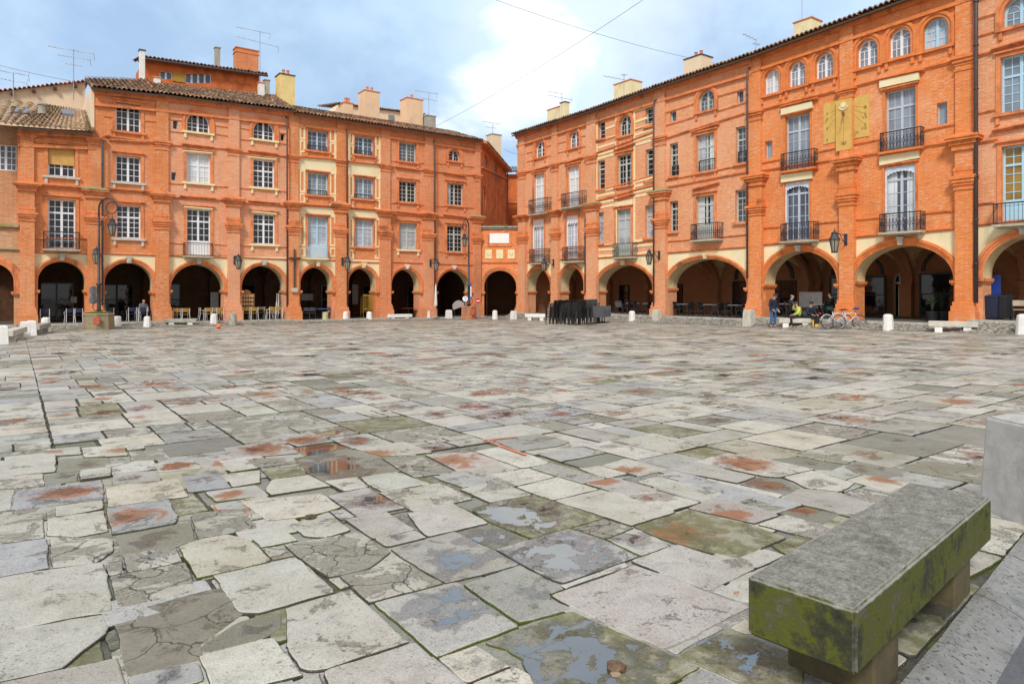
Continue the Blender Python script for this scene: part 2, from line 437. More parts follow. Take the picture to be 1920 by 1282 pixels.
        if style=='diamond':
            for k in range(8):
                x=sA+(sB-sA)*k/8; w=(sB-sA)/8
                q.tube([(x,y,zs+0.1),(x+w,y,zs+h*0.5),(x,y,zr)],0.01,4); q.tube([(x+w,y,zs+0.1),(x,y,zs+h*0.5),(x+w,y,zr)],0.01,4)
        B.bld(q,'railing',mat or IRON,par)
    def band(B,x0,y0,x1,y1,h=0.12,pr=0.10,name='string_course',mat=None,steps=2):
        """moulded string course, its top edge at the given pixels"""
        a,za=B.sz(x0,y0,pr); b,zb=B.sz(x1,y1,pr); q=MB()
        for k in range(steps):
            p=pr*(1-k*0.45); t=h/steps
            q.box(a,b,-p,0.02,za-t*(k+1),za-t*k-0.001*(k>0),zb-t*(k+1),zb-t*k-0.001*(k>0))
        return B.bld(q,name,mat or B.mould)
    def panel(B,x0,x1,y0,y1,mat=None,pr=0.012,name='painted_panel',y0b=None,y1b=None):
        a=B.S(x0); b=B.S(x1); q=MB()
        y0b=y0 if y0b is None else y0b; y1b=y1 if y1b is None else y1b
        q.box(a,b,-pr,0.01,B.sz(x0,y1)[1],B.sz(x0,y0)[1],B.sz(x1,y1b)[1],B.sz(x1,y0b)[1])
        return B.bld(q,name,mat or CREAM)
    def frame(B,x0,x1,y0,y1,w=0.11,pr=0.015,y0b=None,y1b=None,name='painted_frame',mat=None):
        a=B.S(x0); b=B.S(x1); q=MB()
        y0b=y0 if y0b is None else y0b; y1b=y1 if y1b is None else y1b
        A0,A1=B.sz(x0,y1)[1],B.sz(x0,y0)[1]; B0,B1=B.sz(x1,y1b)[1],B.sz(x1,y0b)[1]
        q.prism([(a,A0),(b,B0),(b,B1),(a,A1)],-pr,0.01,[[(a+w,A0+w),(b-w,B0+w),(b-w,B1-w),(a+w,A1-w)]])
        return B.bld(q,name,mat or CREAM_P)
    def pil(B,x0,x1,ytop,cap,ledge,mold,base,o=0.30,ou=0.14,mat=None,coping=None,ledgex=None):
        """giant pilaster: plinth, shaft, moulding, console with coping, upper shaft, capital"""
        m=mat or B.wall
        a,b=B.S(x0,o),B.S(x1,o); xm=(x0+x1)/2; Z=lambda y,oo: B.sz(xm,y,oo)[1]
        zbt=Z(base[0],o+0.12); zl0,zl1=Z(ledge[1],o+0.3),Z(ledge[0],o+0.3)
        q=MB(); 
        q.box(a,b,-o,0.01,zbt,zl0+0.05)                        # lower shaft
        au,bu=B.S(x0+1,ou),B.S(x1-1,ou)
        q.box(au,bu,-ou,0.012,zl1-0.02,Z(ytop,ou))             # upper shaft
        root=B.bld(q,'pilaster',m)
        g=MB(); zg=B.zb-0.25; e=0.16
        g.box(a-e*0.45,b+e*0.45,-o-0.08,0.0,zbt-0.18,zbt)
        g.box(a-e*0.75,b+e*0.75,-o-0.13,0.0,zbt-0.42,zbt-0.181)
        g.box(a-e,b+e,-o-0.22,0.0,zg,zbt-0.421)
        B.bld(g,'plinth',m,root)
        g=MB(); z0,z1=Z(mold[1],o+0.1),Z(mold[0],o+0.1); H=z1-z0
        g.box(a-0.05,b+0.05,-o-0.05,0.0,z1-H*0.17,z1)
        g.box(a-0.03,b+0.03,-o-0.03,0.0,z0+H*0.62,z1-H*0.17-0.002)
        g.box(a-0.16,b+0.16,-o-0.16,0.0,z0+H*0.47,z0+H*0.62-0.002)
        g.box(a-0.11,b+0.11,-o-0.11,0.0,z0+H*0.32,z0+H*0.47-0.002)
        g.box(a-0.06,b+0.06,-o-0.06,0.0,z0+H*0.20,z0+H*0.32-0.002)
        g.box(a-0.05,b+0.05,-o-0.05,0.0,z0,z0+H*0.09)
        B.bld(g,'collar',B.mould,root); g=MB(); H=zl1-zl0       # console
        g.box(a-0.10,b+0.10,-o-0.10,0.0,zl0,zl0+H*0.30)
        g.box(a-0.18,b+0.18,-o-0.18,0.0,zl0+H*0.302,zl0+H*0.52)
        g.box(a-0.30,b+0.30,-o-0.30,0.0,zl0+H*0.522,zl0+H*0.66)
        B.bld(g,'console',B.mould,root); g=MB()
        z0,z1=Z(cap[1],ou+0.1),Z(cap[0],ou+0.1); h=z1-z0
        g.box(au-0.05,bu+0.05,-ou-0.04,0.0,z0,z0+h*0.16)
        g.box(au-0.04,bu+0.04,-ou-0.03,0.0,z0+h*0.36,z0+h*0.55)
        g.box(au-0.10,bu+0.10,-ou-0.09,0.0,z0+h*0.552,z0+h*0.78)
        g.box(au-0.17,bu+0.17,-ou-0.15,0.0,z0+h*0.782,z1)
        B.bld(g,'capital',B.mould,root)
        g=MB(); t=zl0+H*0.662
        g.hexa([(a-0.34,-o-0.34,t),(b+0.34,-o-0.34,t),(b+0.34,0,t),(a-0.34,0,t),(a-0.34,-o-0.34,t+0.06),(b+0.34,-o-0.34,t+0.06),(b+0.34,0,t+0.06),(a-0.34,0,t+0.06)])
        g.hexa([(a-0.32,-o-0.32,t+0.061),(b+0.32,-o-0.32,t+0.061),(b+0.32,0.0,t+0.061),(a-0.32,0.0,t+0.061),(a-0.02,-ou-0.02,zl1),(b+0.02,-ou-0.02,zl1),(b+0.02,0.0,zl1),(a-0.02,0.0,zl1)])
        B.bld(g,'coping',coping or B.mould,root)
    def pipe(B,x,y0,y1,o=0.34,r=0.055,mat=None):
        s,z0=B.sz(x,y0,o); z1=B.sz(x,y1,o)[1]; q=MB()
        q.tube([(s,-0.1,z0+0.12),(s,-o*0.7,z0+0.08),(s,-o,z0-0.15),(s,-o,z1)],r,8)
        zz=z0-1.5
        while zz>z1+0.5:
            q.tube([(s,-o,zz),(s,-o,zz+0.05)],r*1.35,8); zz-=1.9
        B.bld(q,'drainpipe',mat or PIPE,None,True)
    def arch(B,xo0,xo1,ytop,yimp,key=None,outer=0.25,cream=True,thick=0.95):
        """arcade opening; stores the opening outline, builds archivolt, soffit, imposts, keystone"""
        s0=min(B.S(xo0,0),B.S(xo0,-0.5)) ; s1=max(B.S(xo1,0),B.S(xo1,-0.5))
        s0=B.S(xo0,0) if s0<B.S(xo0,0)-0.4 else s0
        s0=B.S(xo0,0.0); s1=B.S(xo1,0.0)
        xm=(xo0+xo1)/2; zt=B.sz(xm,ytop,0)[1]; zi=B.sz(xm,yimp,0)[1]
        a=(s1-s0)/2; sc=(s0+s1)/2; rise=zt-zi
        if rise>=a: zc=zt-a; b=a
        else: zc=zi+0.12; b=zt-zc
        A=dict(s0=s0,s1=s1,sc=sc,zc=zc,a=a,b=b,zi=zi,zt=zt,thick=thick)
        op=[(s0,zi)]+arcpts(sc,zc,a,b)+[(s1,zi)]; A['op']=op
        q=MB(); W=outer
        for (t0,t1,p) in ((0.0,W*0.30,0.05),(W*0.30,W*0.62,0.09),(W*0.62,W,0.14)):
            q.prism([(s0-t1,zi+0.02)]+arcpts(sc,zc,a+t1,b+t1,30)+[(s1+t1,zi+0.02),(s1+t0,zi+0.02)]+arcpts(sc,zc,a+t0,b+t0,30,0,PI)+[(s0-t0,zi+0.02)],-p,0.015)
        B.bld(q,'archivolt',B.mould)
        q=MB(); A1=[(s0,zi)]+arcpts(sc,zc,a,b)+[(s1,zi)]; A2=[(s0+0.012,zi)]+arcpts(sc,zc,a-0.012,b-0.012)+[(s1-0.012,zi)]
        n=len(A2)
        q.add([(x,0.06,z) for x,z in A2]+[(x,thick,z) for x,z in A2],[(i,i+1,i+1+n,i+n) for i in range(n-1)])
        B.bld(q,'soffit',SOFF)
        for (x0,x1) in ((s0-W*0.8,s0+0.10),(s1-0.10,s1+W*0.8)):
            q=MB()
            q.box(x0,x1,-0.20,thick+0.05,zi-0.12,zi+0.015); q.box(x0+0.04,x1-0.04,-0.15,thick+0.02,zi-0.2,zi-0.121)
            B.bld(q,'impost',B.mould)
        if key:
            k0,k1=B.S(key[0],0.22),B.S(key[1],0.22); km=(key[0]+key[1])/2
            kz1=B.sz(km,key[2],0.22)[1]; kz0=B.sz(km,key[3],0.22)[1]; q=MB()
            t=(k1-k0)*0.12
            q.hexa([(k0+t,-0.22,kz0),(k1-t,-0.22,kz0),(k1-t,0.3,kz0),(k0+t,0.3,kz0),(k0,-0.22,kz1),(k1,-0.22,kz1),(k1,0.3,kz1),(k0,0.3,kz1)])
            q.box(k0-0.02,k1+0.02,-0.25,0.1,kz1-0.10,kz1+0.002)
            q.lathe([((k1-k0)*0.28,-0.03),((k1-k0)*0.2,0.0),(0.01,0.03)],((k0+k1)/2,-0.235,(kz0+kz1)/2),8,'y')
            B.bld(q,'keystone',key[4] if len(key)>4 else STONE)
        B.arches.append(A)
        return A
    arches=None
    def arcade(B,bays,ystr,cream=True,depth=5.2):
        """spandrels, jambs and the vaulted gallery; bays=[(x_left,x_right,archargs)]"""
        B.arches=[]
        (xa,ya),(xb,yb)=ystr
        sa,za=B.sz(xa,ya,0); sb,zb_=B.sz(xb,yb,0)
        zs=lambda s: za+(zb_-za)*(s-sa)/(sb-sa)
        B.zstr=zs
        for (x0,x1,args) in bays:
            A=B.arch(**args); p0,p1=B.S(x0),B.S(x1)
            q=MB()
            q.prism([(p0,A['zi']),(p0,zs(p0)),(p1,zs(p1)),(p1,A['zi'])]+A['op'][::-1],0.0,A['thick']-0.01)
            B.bld(q,'spandrel',CREAM if cream else B.wall)
            zl=B.zb-0.3
            for (x0,x1) in ((p0,A['s0']),(A['s1'],p1)):
                q=MB(); q.box(x0,x1,0.002,A['thick']-0.02,zl,A['zi']); B.bld(q,'jamb',B.wall)
            B.gallery(p0,p1,A,depth)
    def gallery(B,p0,p1,A,depth):
        th=A['thick']; y0,y1=th,th+depth; n=14; q=MB(); a=(p1-p0)/2; d=depth/2; sc=(p0+p1)/2; yc=(y0+y1)/2
        zi=A['zi']; rise=min(A['zt']-zi+0.55,2.6)
        vs=[];fs=[]
        for i in range(n+1):
            u=-1+2*i/n
            for j in range(n+1):
                v=-1+2*j/n
                h=max(math.sqrt(max(0,1-u*u)),math.sqrt(max(0,1-v*v)))
                vs.append((sc+a*u,yc+d*v,zi+0.05+rise*h))
        for i in range(n):
            for j in range(n): k=i*(n+1)+j; fs.append((k,k+1,k+n+2,k+n+1))
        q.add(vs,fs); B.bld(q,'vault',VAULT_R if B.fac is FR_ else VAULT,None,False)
        # transverse rib and half pier at the left side of the bay, rear pier
        q=MB(); zl=B.zb-0.2
        for x in (p0,p1):
            e=0.30 if x==p0 else -0.30
            x0,x1=min(x,x+e),max(x,x+e)
            rb=[(y0,zi)]+[(yc+d*math.cos(PI-PI*t/16),zi+rise*math.sin(PI*t/16)) for t in range(17)]+[(y1,zi)]
            r2=[(y0+0.28,zi)]+[(yc+(d-0.28)*math.cos(PI-PI*t/16),zi+(rise-0.28)*math.sin(PI*t/16)) for t in range(17)]+[(y1-0.28,zi)]
            vs=[(x0,y,z) for y,z in rb]+[(x1,y,z) for y,z in rb]+[(x0,y,z) for y,z in r2]+[(x1,y,z) for y,z in r2]
            m=len(rb); fs=[]
            for i in range(m-1):
                fs+= [(2*m+i,2*m+i+1,3*m+i+1,3*m+i),(i,2*m+i,2*m+i+1,i+1)[::-1],(m+i,3*m+i,3*m+i+1,m+i+1)]
            q.add(vs,fs)
            q.box(x0,x1,y1-0.42,y1+0.01,zl,zi); q.box(x0-0.05,x1+0.05,y1-0.47,y1+0.01,zi-0.16,zi+0.001)
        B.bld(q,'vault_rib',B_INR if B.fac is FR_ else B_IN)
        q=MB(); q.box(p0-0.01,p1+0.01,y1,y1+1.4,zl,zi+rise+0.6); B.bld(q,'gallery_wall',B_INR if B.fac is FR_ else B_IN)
    def shop(B,bay,kind=0):
        """door / shop front in the rear wall of the gallery"""
        A=B.arches[bay]; y=A['thick']+5.2; w=A['a']*0.80; sc=A['sc']; zb=B.zb; h=A['zi']-zb+0.5
        q=MB(); x0,x1=sc-w,sc+w; t=0.09
        if kind==2: x1=sc+0.1; x0=sc-w*0.9
        q.prism([(x0,zb),(x1,zb),(x1,zb+h),(x0,zb+h)],y-0.10,y+0.05,[[(x0+t,zb+t),(sc-t/2-0.02,zb+t),(sc-t/2-0.02,zb+h-t),(x0+t,zb+h-t)],[(sc+t/2,zb+t),(x1-t,zb+t),(x1-t,zb+h-t),(sc+t/2,zb+h-t)]] if kind!=2 else [[(x0+t,zb+t),(x1-t,zb+t),(x1-t,zb+h-t),(x0+t,zb+h-t)]])
        q.box(x0+t,x1-t,y-0.085,y+0.03,zb+h*0.52,zb+h*0.52+0.06)
        if kind==1: q.prism(arcpts(sc,zb+h+0.1,w*0.95,w*0.8,14)+arcpts(sc,zb+h+0.1,w*0.85,w*0.7,14,0,PI),y-0.09,y+0.02)
        d=B.bld(q,'shop_front',plain('shop_frame_grey',(0.16,0.17,0.18),0.6) if kind==0 else SHOP)
        g=MB(); g.box(x0+t*0.5,x1-t*0.5,y-0.04,y-0.01,zb+0.05,zb+h-t*0.5); B.bld(g,'glass',SHOPG,d)
    def wallup(B,yeave,low=None,pad=True):
        """upper wall with its window holes, from the string course to the eaves, plus the house body behind"""
        (xa,ya),(xb,yb)=yeave
        a,za=B.sz(xa,ya,0.0); b,zb_=B.sz(xb,yb,0.0)
        ze=lambda s: za+(zb_-za)*(s-a)/(b-a)
        B.zeave=ze; zs=B.zstr
        q=MB(); q.prism([(B.s0,zs(B.s0)),(B.s1,zs(B.s1)),(B.s1,ze(B.s1)),(B.s0,ze(B.s0))],0.0,0.5,B.holes)
        B.bld(q,'wall',B.wall)
        q=MB(); e=0.03
        q.box(B.s0+e,B.s1-e,0.53,8.5,zs(B.s0)+0.05,ze(B.s0)-0.1,zs(B.s1)+0.05,ze(B.s1)-0.1)
        B.bld(q,'rear_wall',B.wall)
    def cornice(B,h=0.55,mat=None):
        ze=B.zeave; q=MB()
        for k,(p,t0,t1) in enumerate(((0.34,0.10,0.22),(0.26,0.222,0.34),(0.20,0.342,0.46),(0.12,0.95,1.05),(0.17,1.052,1.14))):
            q.box(B.s0,B.s1,-p,0.012,ze(B.s0)-t1,ze(B.s0)-t0,ze(B.s1)-t1,ze(B.s1)-t0)
        B.bld(q,'cornice',mat or B.mould)
    def roof(B,eave,back_o=-5.0,ytop=None,slope=0.30,over=0.65,tile=None,s_ext=(0,0),gutter=False):
        (xa,ya),(xb,yb)=eave
        a,za=B.sz(xa,ya,over); b,zb_=B.sz(xb,yb,over)
        a+=s_ext[0]; b+=s_ext[1]
        if ytop:
            za2=B.sz(xa,ytop[0],back_o)[1]; zb2=B.sz(xb,ytop[1],back_o)[1]
        else: za2=za+slope*(over-back_o); zb2=zb_+slope*(over-back_o)
        q=MB(); tiled(q,(a,-over,za),(b,-over,zb_),(b,-back_o,zb2),(a,-back_o,za2))
        r=B.bld(q,'roof',tile or TILE)
        q=MB(); t=0.10
        q.hexa([(a,-over+0.06,za-0.2),(b,-over+0.06,zb_-0.2),(b,0.05,zb_-0.02),(a,0.05,za-0.02),(a,-over+0.06,za-0.10),(b,-over+0.06,zb_-0.10),(b,0.05,zb_+0.10),(a,0.05,za+0.10)])
        for i in range(0):
            x=a+(b-a)*(i+0.5)/k; z=za+(zb_-za)*(i+0.5)/k
            q.hexa([(x-0.05,-over+0.1,z-0.30),(x+0.05,-over+0.1,z-0.30),(x+0.05,0,z-0.2),(x-0.05,0,z-0.2),(x-0.05,-over+0.1,z-0.201),(x+0.05,-over+0.1,z-0.201),(x+0.05,0,z-0.03),(x-0.05,0,z-0.03)])
        B.bld(q,'eave',WOODD,r)
        # closing slab under the tiles
        q=MB(); q.hexa([(a,0.0,za+0.02),(b,0.0,zb_+0.02),(b,-back_o,zb2-0.2),(a,-back_o,za2-0.2),(a,0.0,za+0.1),(b,0.0,zb_+0.1),(b,-back_o,zb2-0.06),(a,-back_o,za2-0.06)])
        B.bld(q,'roof_deck',WOODD,r)
        B.rf=r
        if gutter:
            q=MB(); q.tube([(a,-over-0.02,za-0.06),(b,-over-0.02,zb_-0.06)],0.07,8); B.bld(q,'gutter',PIPE,r,True)
        return r
    def chim(B,x0,x1,y0,y1,o=-4.0,mat=None,pots=0,depth=0.62,cap=True,capmat=None,drop=1.6,band=False,par=None):
        a,b=B.S(x0,o),B.S(x1,o); xm=(x0+x1)/2
        zt=B.sz(xm,y0,o)[1]; zb=B.sz(xm,y1,o)[1]-drop; q=MB()
        w=b-a; d=min(depth,max(0.4,w)); 
        q.box(a,b,-o,-o+d,zb,zt)
        c=B.bld(q,'chimney',mat or PEACH,par or B.root)
        if cap:
            g=MB(); g.box(a-0.05,b+0.05,-o-0.05,-o+d+0.05,zt+0.001,zt+0.07)
            if band: g.box(a-0.04,b+0.04,-o-0.04,-o+d+0.04,zt-0.32,zt-0.22)
            B.bld(g,'chimney_cap',capmat or MOULD,c)
        for k in range(pots):
            x=a+w*(0.5 if pots==1 else 0.38+0.3*k); g=MB()
            g.lathe([(0.12,0.071),(0.11,0.3),(0.10,0.46),(0.13,0.48),(0.13,0.52),(0.085,0.53)],(x,-o+d/2,zt),10)
            B.bld(g,'chimney_pot',POT,c,True)
        return c
TILEC=[(0.42,0.20,0.11),(0.34,0.17,0.10),(0.48,0.30,0.19),(0.28,0.16,0.10),(0.52,0.36,0.24),(0.38,0.25,0.16),(0.22,0.15,0.11)]
def tiled(q,A,B_,C,D,pitch=0.25,course=0.38,bulge=0.085,tint=None):
    A,B_,C,D=(Vector(p) for p in (A,B_,C,D))
    n=max(2,int((B_-A).length/pitch)); m=max(1,int(((D-A).length+(C-B_).length)/2/course))
    nrm=((B_-A).cross(D-A)).normalized()
    if nrm.z<0: nrm=-nrm
    prof=((0.0,-0.55),(0.14,0.0),(0.30,0.8),(0.5,1.0),(0.70,0.8),(0.86,0.0),(1.0,-0.55))
    for j in range(m):
        v0,v1=j/m-0.06*(j>0)/m,(j+1)/m
        for i in range(n):
            c=tint or RN.choice(TILEC); f=RN.uniform(0.75,1.2); c=tuple(x*f for x in c)
            dv=RN.uniform(-0.06,0.06)/m if j>0 else RN.uniform(-0.03,0.03)/m; dh=RN.uniform(-0.012,0.012)
            vs=[]
            for v,dz in ((v0+dv,0.035),(v1,0.0)):
                for u,h in prof:
                    uu=(i+u)/n
                    p=(A*(1-uu)+B_*uu)*(1-v)+(D*(1-uu)+C*uu)*v
                    vs.append(p+nrm*(bulge*h+dz+dh))
            k=len(prof)
            q.add(vs,[(t,t+1,t+1+k,t+k) for t in range(k-1)],c)
            if j==0:   # closed tile ends at the eave, pale with mortar
                e=[(A*(1-(i+u)/n)+B_*((i+u)/n))+nrm*(bulge*h+0.035+dh)+(A-D).normalized()*(-dv*m*course) for u,h in prof]
                lo=[p-nrm*0.05*(1 if h>0.5 else 0.6) for p,(u,h) in zip(e,prof)]
                q.add(e+lo,[(t,t+k,t+1+k,t+1) for t in range(k-1)],tuple(min(1,x*1.5+0.05) for x in c) if RN.random()<0.75 else c)
# ================================================================== LEFT RANGE
K=lambda a,b,c,d,m=STONE:(a,b,c,d,m)
# ---- low corner house
B=Bld(FL,'corner_house','low brick house with a mossy hipped roof and an ochre blind upstairs',33,178,(607,606),B_OR)
B.win(90,140,272,331,cols=2,rows=4,pane='d',sillmat=STONE,label='window half covered by an ochre blind')
w=B.last; q=MB(); q.box(w[0]+0.02,w[1]-0.02,0.10,0.13,w[2]+(w[3]-w[2])*0.36,w[3]-0.02); B.bld(q,'window_blind',plain('ochre_blind',(0.60,0.34,0.10),0.8,var=0.12,scale=2))
B.win(90,141,375,466,cols=2,rows=7,tr=0.27,pane='d',sill=False)
B.balcony(82,149,435,467,'lattice')
B.arcade([(37,178,dict(xo0=71,xo1=160,ytop=490,yimp=544,key=K(111,122,475,488)))],((37,471),(178,473)))
B.wallup(((33,238),(178,246))); B.shop(0,0)
B.band(37,471,178,474,0.10,0.09); B.band(68,342,163,350,0.25,0.22,steps=3); B.band(66,260,165,268,0.2,0.12)
B.panel(66,163,446,448,mat=MOULD,pr=0.07,name='string_course')
B.pil(37,65,240,(253,262),(339,357),(388,414),(577,605),coping=MOULD)
B.pil(164,193,252,(258,271),(348,371),(396,420),(578,605),coping=STONE_M)
B.cornice()
ov=0.65
e0=B.fac.sz(33,235,ov); e1=B.fac.sz(174,246,ov); r1=B.fac.sz(161,208,-4.2); r0=B.fac.sz(86,197,-4.2)
q=MB(); tiled(q,(e0[0],-ov,e0[1]),(e1[0]+.2,-ov,e1[1]),(r1[0],4.2,r1[1]),(r0[0],4.2,r0[1]))
fl=B.fac.sz(-60,222,1.2); 
tiled(q,(fl[0],-1.2,fl[1]-0.0),(e0[0],-ov,e0[1]),(r0[0],4.2,r0[1]),(r0[0]-4.5,3.4,r0[1]-0.25))
B.rf=B.bld(q,'roof',TILE_M)
q=MB(); q.hexa([(e0[0],-ov+.05,e0[1]-.2),(e1[0],-ov+.05,e1[1]-.2),(e1[0],0,e1[1]-.05),(e0[0],0,e0[1]-.05),(e0[0],-ov+.05,e0[1]-.1),(e1[0],-ov+.05,e1[1]-.1),(e1[0],0,e1[1]+.08),(e0[0],0,e0[1]+.08)])
B.bld(q,'eave',WOODD,B.rf)
for (x0,x1,y0,y1,o) in ((117,138,211,217,-1.9),(20,56,208,213,-1.6)):
    a,z=B.fac.sz(x0,y1,o); b,_=B.fac.sz(x1,y1,o); z2=z+0.45; q=MB()
    q.hexa([(a,-o,z),(b,-o,z),(b,-o+.9,z2),(a,-o+.9,z2),(a,-o,z+.16),(b,-o,z+.16),(b,-o+.9,z2+.16),(a,-o+.9,z2+.16)])
    B.bld(q,'skylight',plain('skylight_grey',(0.16,0.17,0.2),0.25))
q=MB(); s,z=B.fac.sz(79,214,-2.0); q.lathe([(0.22,0),(0.2,0.5),(0.26,0.52),(0.26,0.6)],(s,2.0,z),10); B.bld(q,'vent_pipe',CONC)
B.pipe(192,262,572)
LOWH=B
# ---- second house : one bay
B=Bld(FL,'brick_house','narrow orange brick house, one bay of three stacked small paned windows',176,304,(604,602),B_OR)
B.win(217,263,197,247,rows=4); B.win(217,263,294,342,rows=4,sillmat=STONE); B.win(218,263,386,447,rows=6,tr=0.36,sillmat=STONE,label='window with one upper casement open')
B.arcade([(180,305,dict(xo0=196,xo1=286,ytop=492,yimp=546,key=K(237,248,481,493)))],((176,473),(305,477)))
B.wallup(((176,163),(304,177))); B.shop(0,1)
B.band(195,474,292,477,0.10,0.09); B.band(197,351,290,358,0.22,0.18,steps=3); B.band(195,252,292,265,0.16,0.12); B.band(205,260,275,264,0.16,0.14,name='ledge')
B.band(195,217,217,219,0.08,0.05); B.band(264,225,292,227,0.08,0.05)
B.pil(292,317,176,(263,281),(357,378),(401,430),(570,603))
B.cornice()
B.roof(((172,161),(300,174)),back_o=-4.5,ytop=(147,153))
# white plastered end wall above the low house
q=MB(); s0,z0=B.sz(174,246,0); q.box(B.s0-0.12,B.s0+0.02,-0.05,8.0,B.sz(174,262,0)[1],B.sz(174,158,0)[1]); B.bld(q,'end_wall',PALE)
B.chim(262,272,95,150,-4.4,STONE_W,0,0.5,capmat=IRON)
HB=B
# ---- third house : two bays
B=Bld(FL,'brick_house','pinkish brick house with two arched attic windows and an oblong brown tile roof',304,541,(602,600),B_PK)
for a in ((350,392,213,248),(475,513,228,262)): B.win(*a,arch=True,cols=2,rows=3,inner=False,sillmat=CREAM_P)
B.win(349.5,393,289,343,rows=5,tr=0.4,pane='w',sillmat=CREAM_P,label='window with white blinds drawn'); B.win(475,513,301,352,rows=5,tr=0.4,sillmat=CREAM_P)
B.win(350,393.5,393,480,rows=7,tr=0.26,sill=False); w=B.last
q=MB(); q.box(w[0]+.08,w[1]-.08,0.19,0.23,w[2],w[2]+1.0); B.bld(q,'door_panel',WHITE)
B.win(475,514,402,458,rows=5,tr=0.33,sillmat=CREAM_P)
for a in ((324.5,332,227,242),(321.5,329,324,338),(526,532,252,264)): B.slot(*a,pane='d')
B.balcony(347,399,456,480,'plain',mat=IRON_R)
B.arcade([(305,440,dict(xo0=319.5,xo1=420,ytop=496,yimp=544,key=K(368,378.5,485,495))),(440,550,dict(xo0=453,xo1=534,ytop=498,yimp=545,key=K(491.5,501,488,497)))],((304,477),(550,482)))
B.wallup(((304,177),(541,206))); B.shop(0,2); B.shop(1,1)
for (x0,x1,d) in ((317,428,0),(450,539,3.5)):
    B.band(x0,478+d,x1,481.5+d,0.10,0.09)
    B.band(x0,368+d*3,x1,374+d*3,0.13,0.10); B.band(x0,270+d*4,x1,278+d*4,0.11,0.09)
B.band(338,366,405,371,0.16,0.2,name='ledge',steps=3); B.band(466,375,526,380,0.16,0.2,name='ledge',steps=3)
B.band(341,268,402,275,0.16,0.2,name='ledge',steps=3); B.band(466,281,522,288,0.16,0.2,name='ledge',steps=3)
for (a,b,c,d) in ((317,223,346,226),(395,233,427,238),(317,245,344,248),(396,249,427,254),(450,239,471,243),(516,247,536,250),(450,260,473,263),(516,266,536,270),(317,455,346,456),(400,457,427,459),(450,460,473,461),(516,462,538,463),(317,343,347,345),(396,348,427,350),(450,352,472,354),(516,357,538,359)): B.band(a,b,c,d,0.08,0.05)
for (x0,x1,y) in ((344,399,281),(469,519,293),(345,399,386),(471,519,395)): B.band(x0,y,x1,y+5,0.14,0.12,name='lintel',mat=CREAM_P)
B.pil(428,450,190,(278,292),(367,386),(408,436),(570,601))
B.pipe(538.5,222,575)
B.cornice()
B.roof(((299,173),(556,205)),back_o=-4.5,ytop=(158,186))
B.chim(289,301,146,161,-3.8,STONE_W,0,0.4,capmat=MOULD,drop=.8)
B.chim(486,496,156,180,-3.2,STONE_W,0,0.4,capmat=MOULD,drop=1)
B.chim(496.5,506,151,184,-4.5,CONC,0,0.5,capmat=CONC)
B.chim(525,553,141,196,-4.2,YELLOW,2,1.2,capmat=IRON)
# rear attic storey of the third house
q=MB(); o=-6.0
a,za=B.sz(270,112,o); b,zb=B.sz(486,141,o); zl=B.sz(380,170,o)[1]-1.5
f=[]
for (x0,x1,y0,y1) in ((299,323,136,149),(347,396,140,156)):
    f.append([(B.S(x0,o),B.sz(x0,y1,o)[1]),(B.S(x1,o),B.sz(x1,y1,o)[1]),(B.S(x1,o),B.sz(x1,y0,o)[1]),(B.S(x0,o),B.sz(x0,y0,o)[1])])
q.prism([(a,zl),(b,zl),(b,zb),(a,za)],-o,-o+4.0,f); B.bld(q,'attic_wall',RENDER_R)
for h,nl in zip(f,(2,4)):
    q=MB(); t=.07; x0,x1=h[0][0],h[1][0]; z0=min(h[0][1],h[1][1]); z1=max(h[2][1],h[3][1])
    hs=[[(x0+(x1-x0)*k/nl+t,z0+t),(x0+(x1-x0)*(k+1)/nl-t,z0+t),(x0+(x1-x0)*(k+1)/nl-t,z1-t),(x0+(x1-x0)*k/nl+t,z1-t)] for k in range(nl)]
    q.prism([(x0,z0),(x1,z0),(x1,z1),(x0,z1)],-o+.05,-o+.12,hs)
    w=B.bld(q,'attic_window',GREYB); q=MB(); q.box(x0+.03,x1-.03,-o+.14,-o+.16,z0+.03,z1-.03); B.bld(q,'pane',G_BL,w)
q=MB(); q.box(B.S(323.5,o),B.S(346,o),-o-.06,-o,B.sz(335,154,o)[1],B.sz(335,138,o)[1]); B.bld(q,'shutter',plain('ochre_shutter',(0.40,0.24,0.03),0.7))
q=MB(); e=0.5; tiled(q,(a-.3,-o-e,za+.05),(b+.5,-o-e,zb+.05),(b+.5,-o+4,zb+.9),(a-.3,-o+4,za+.9)); r=B.bld(q,'attic_roof',TILE)
q=MB(); q.tube([(a-.3,-o-e,za-.1),(b+.5,-o-e,zb-.1)],.09,8); q.hexa([(a-.3,-o-e+.05,za-.05),(b+.5,-o-e+.05,zb-.05),(b+.5,-o+.02,zb-.02),(a-.3,-o+.02,za-.02),(a-.3,-o-e+.05,za+.02),(b+.5,-o-e+.05,zb+.02),(b+.5,-o+.02,zb+.1),(a-.3,-o+.02,za+.1)])
B.bld(q,'gutter',PIPE,r)
B.chim(404,413,90,127,-7.5,CONC,0,0.4,capmat=CONC)
B.chim(443,485,93,137,-6.5,B_RD,0,0.9,capmat=MOULD,band=True)
H3=B
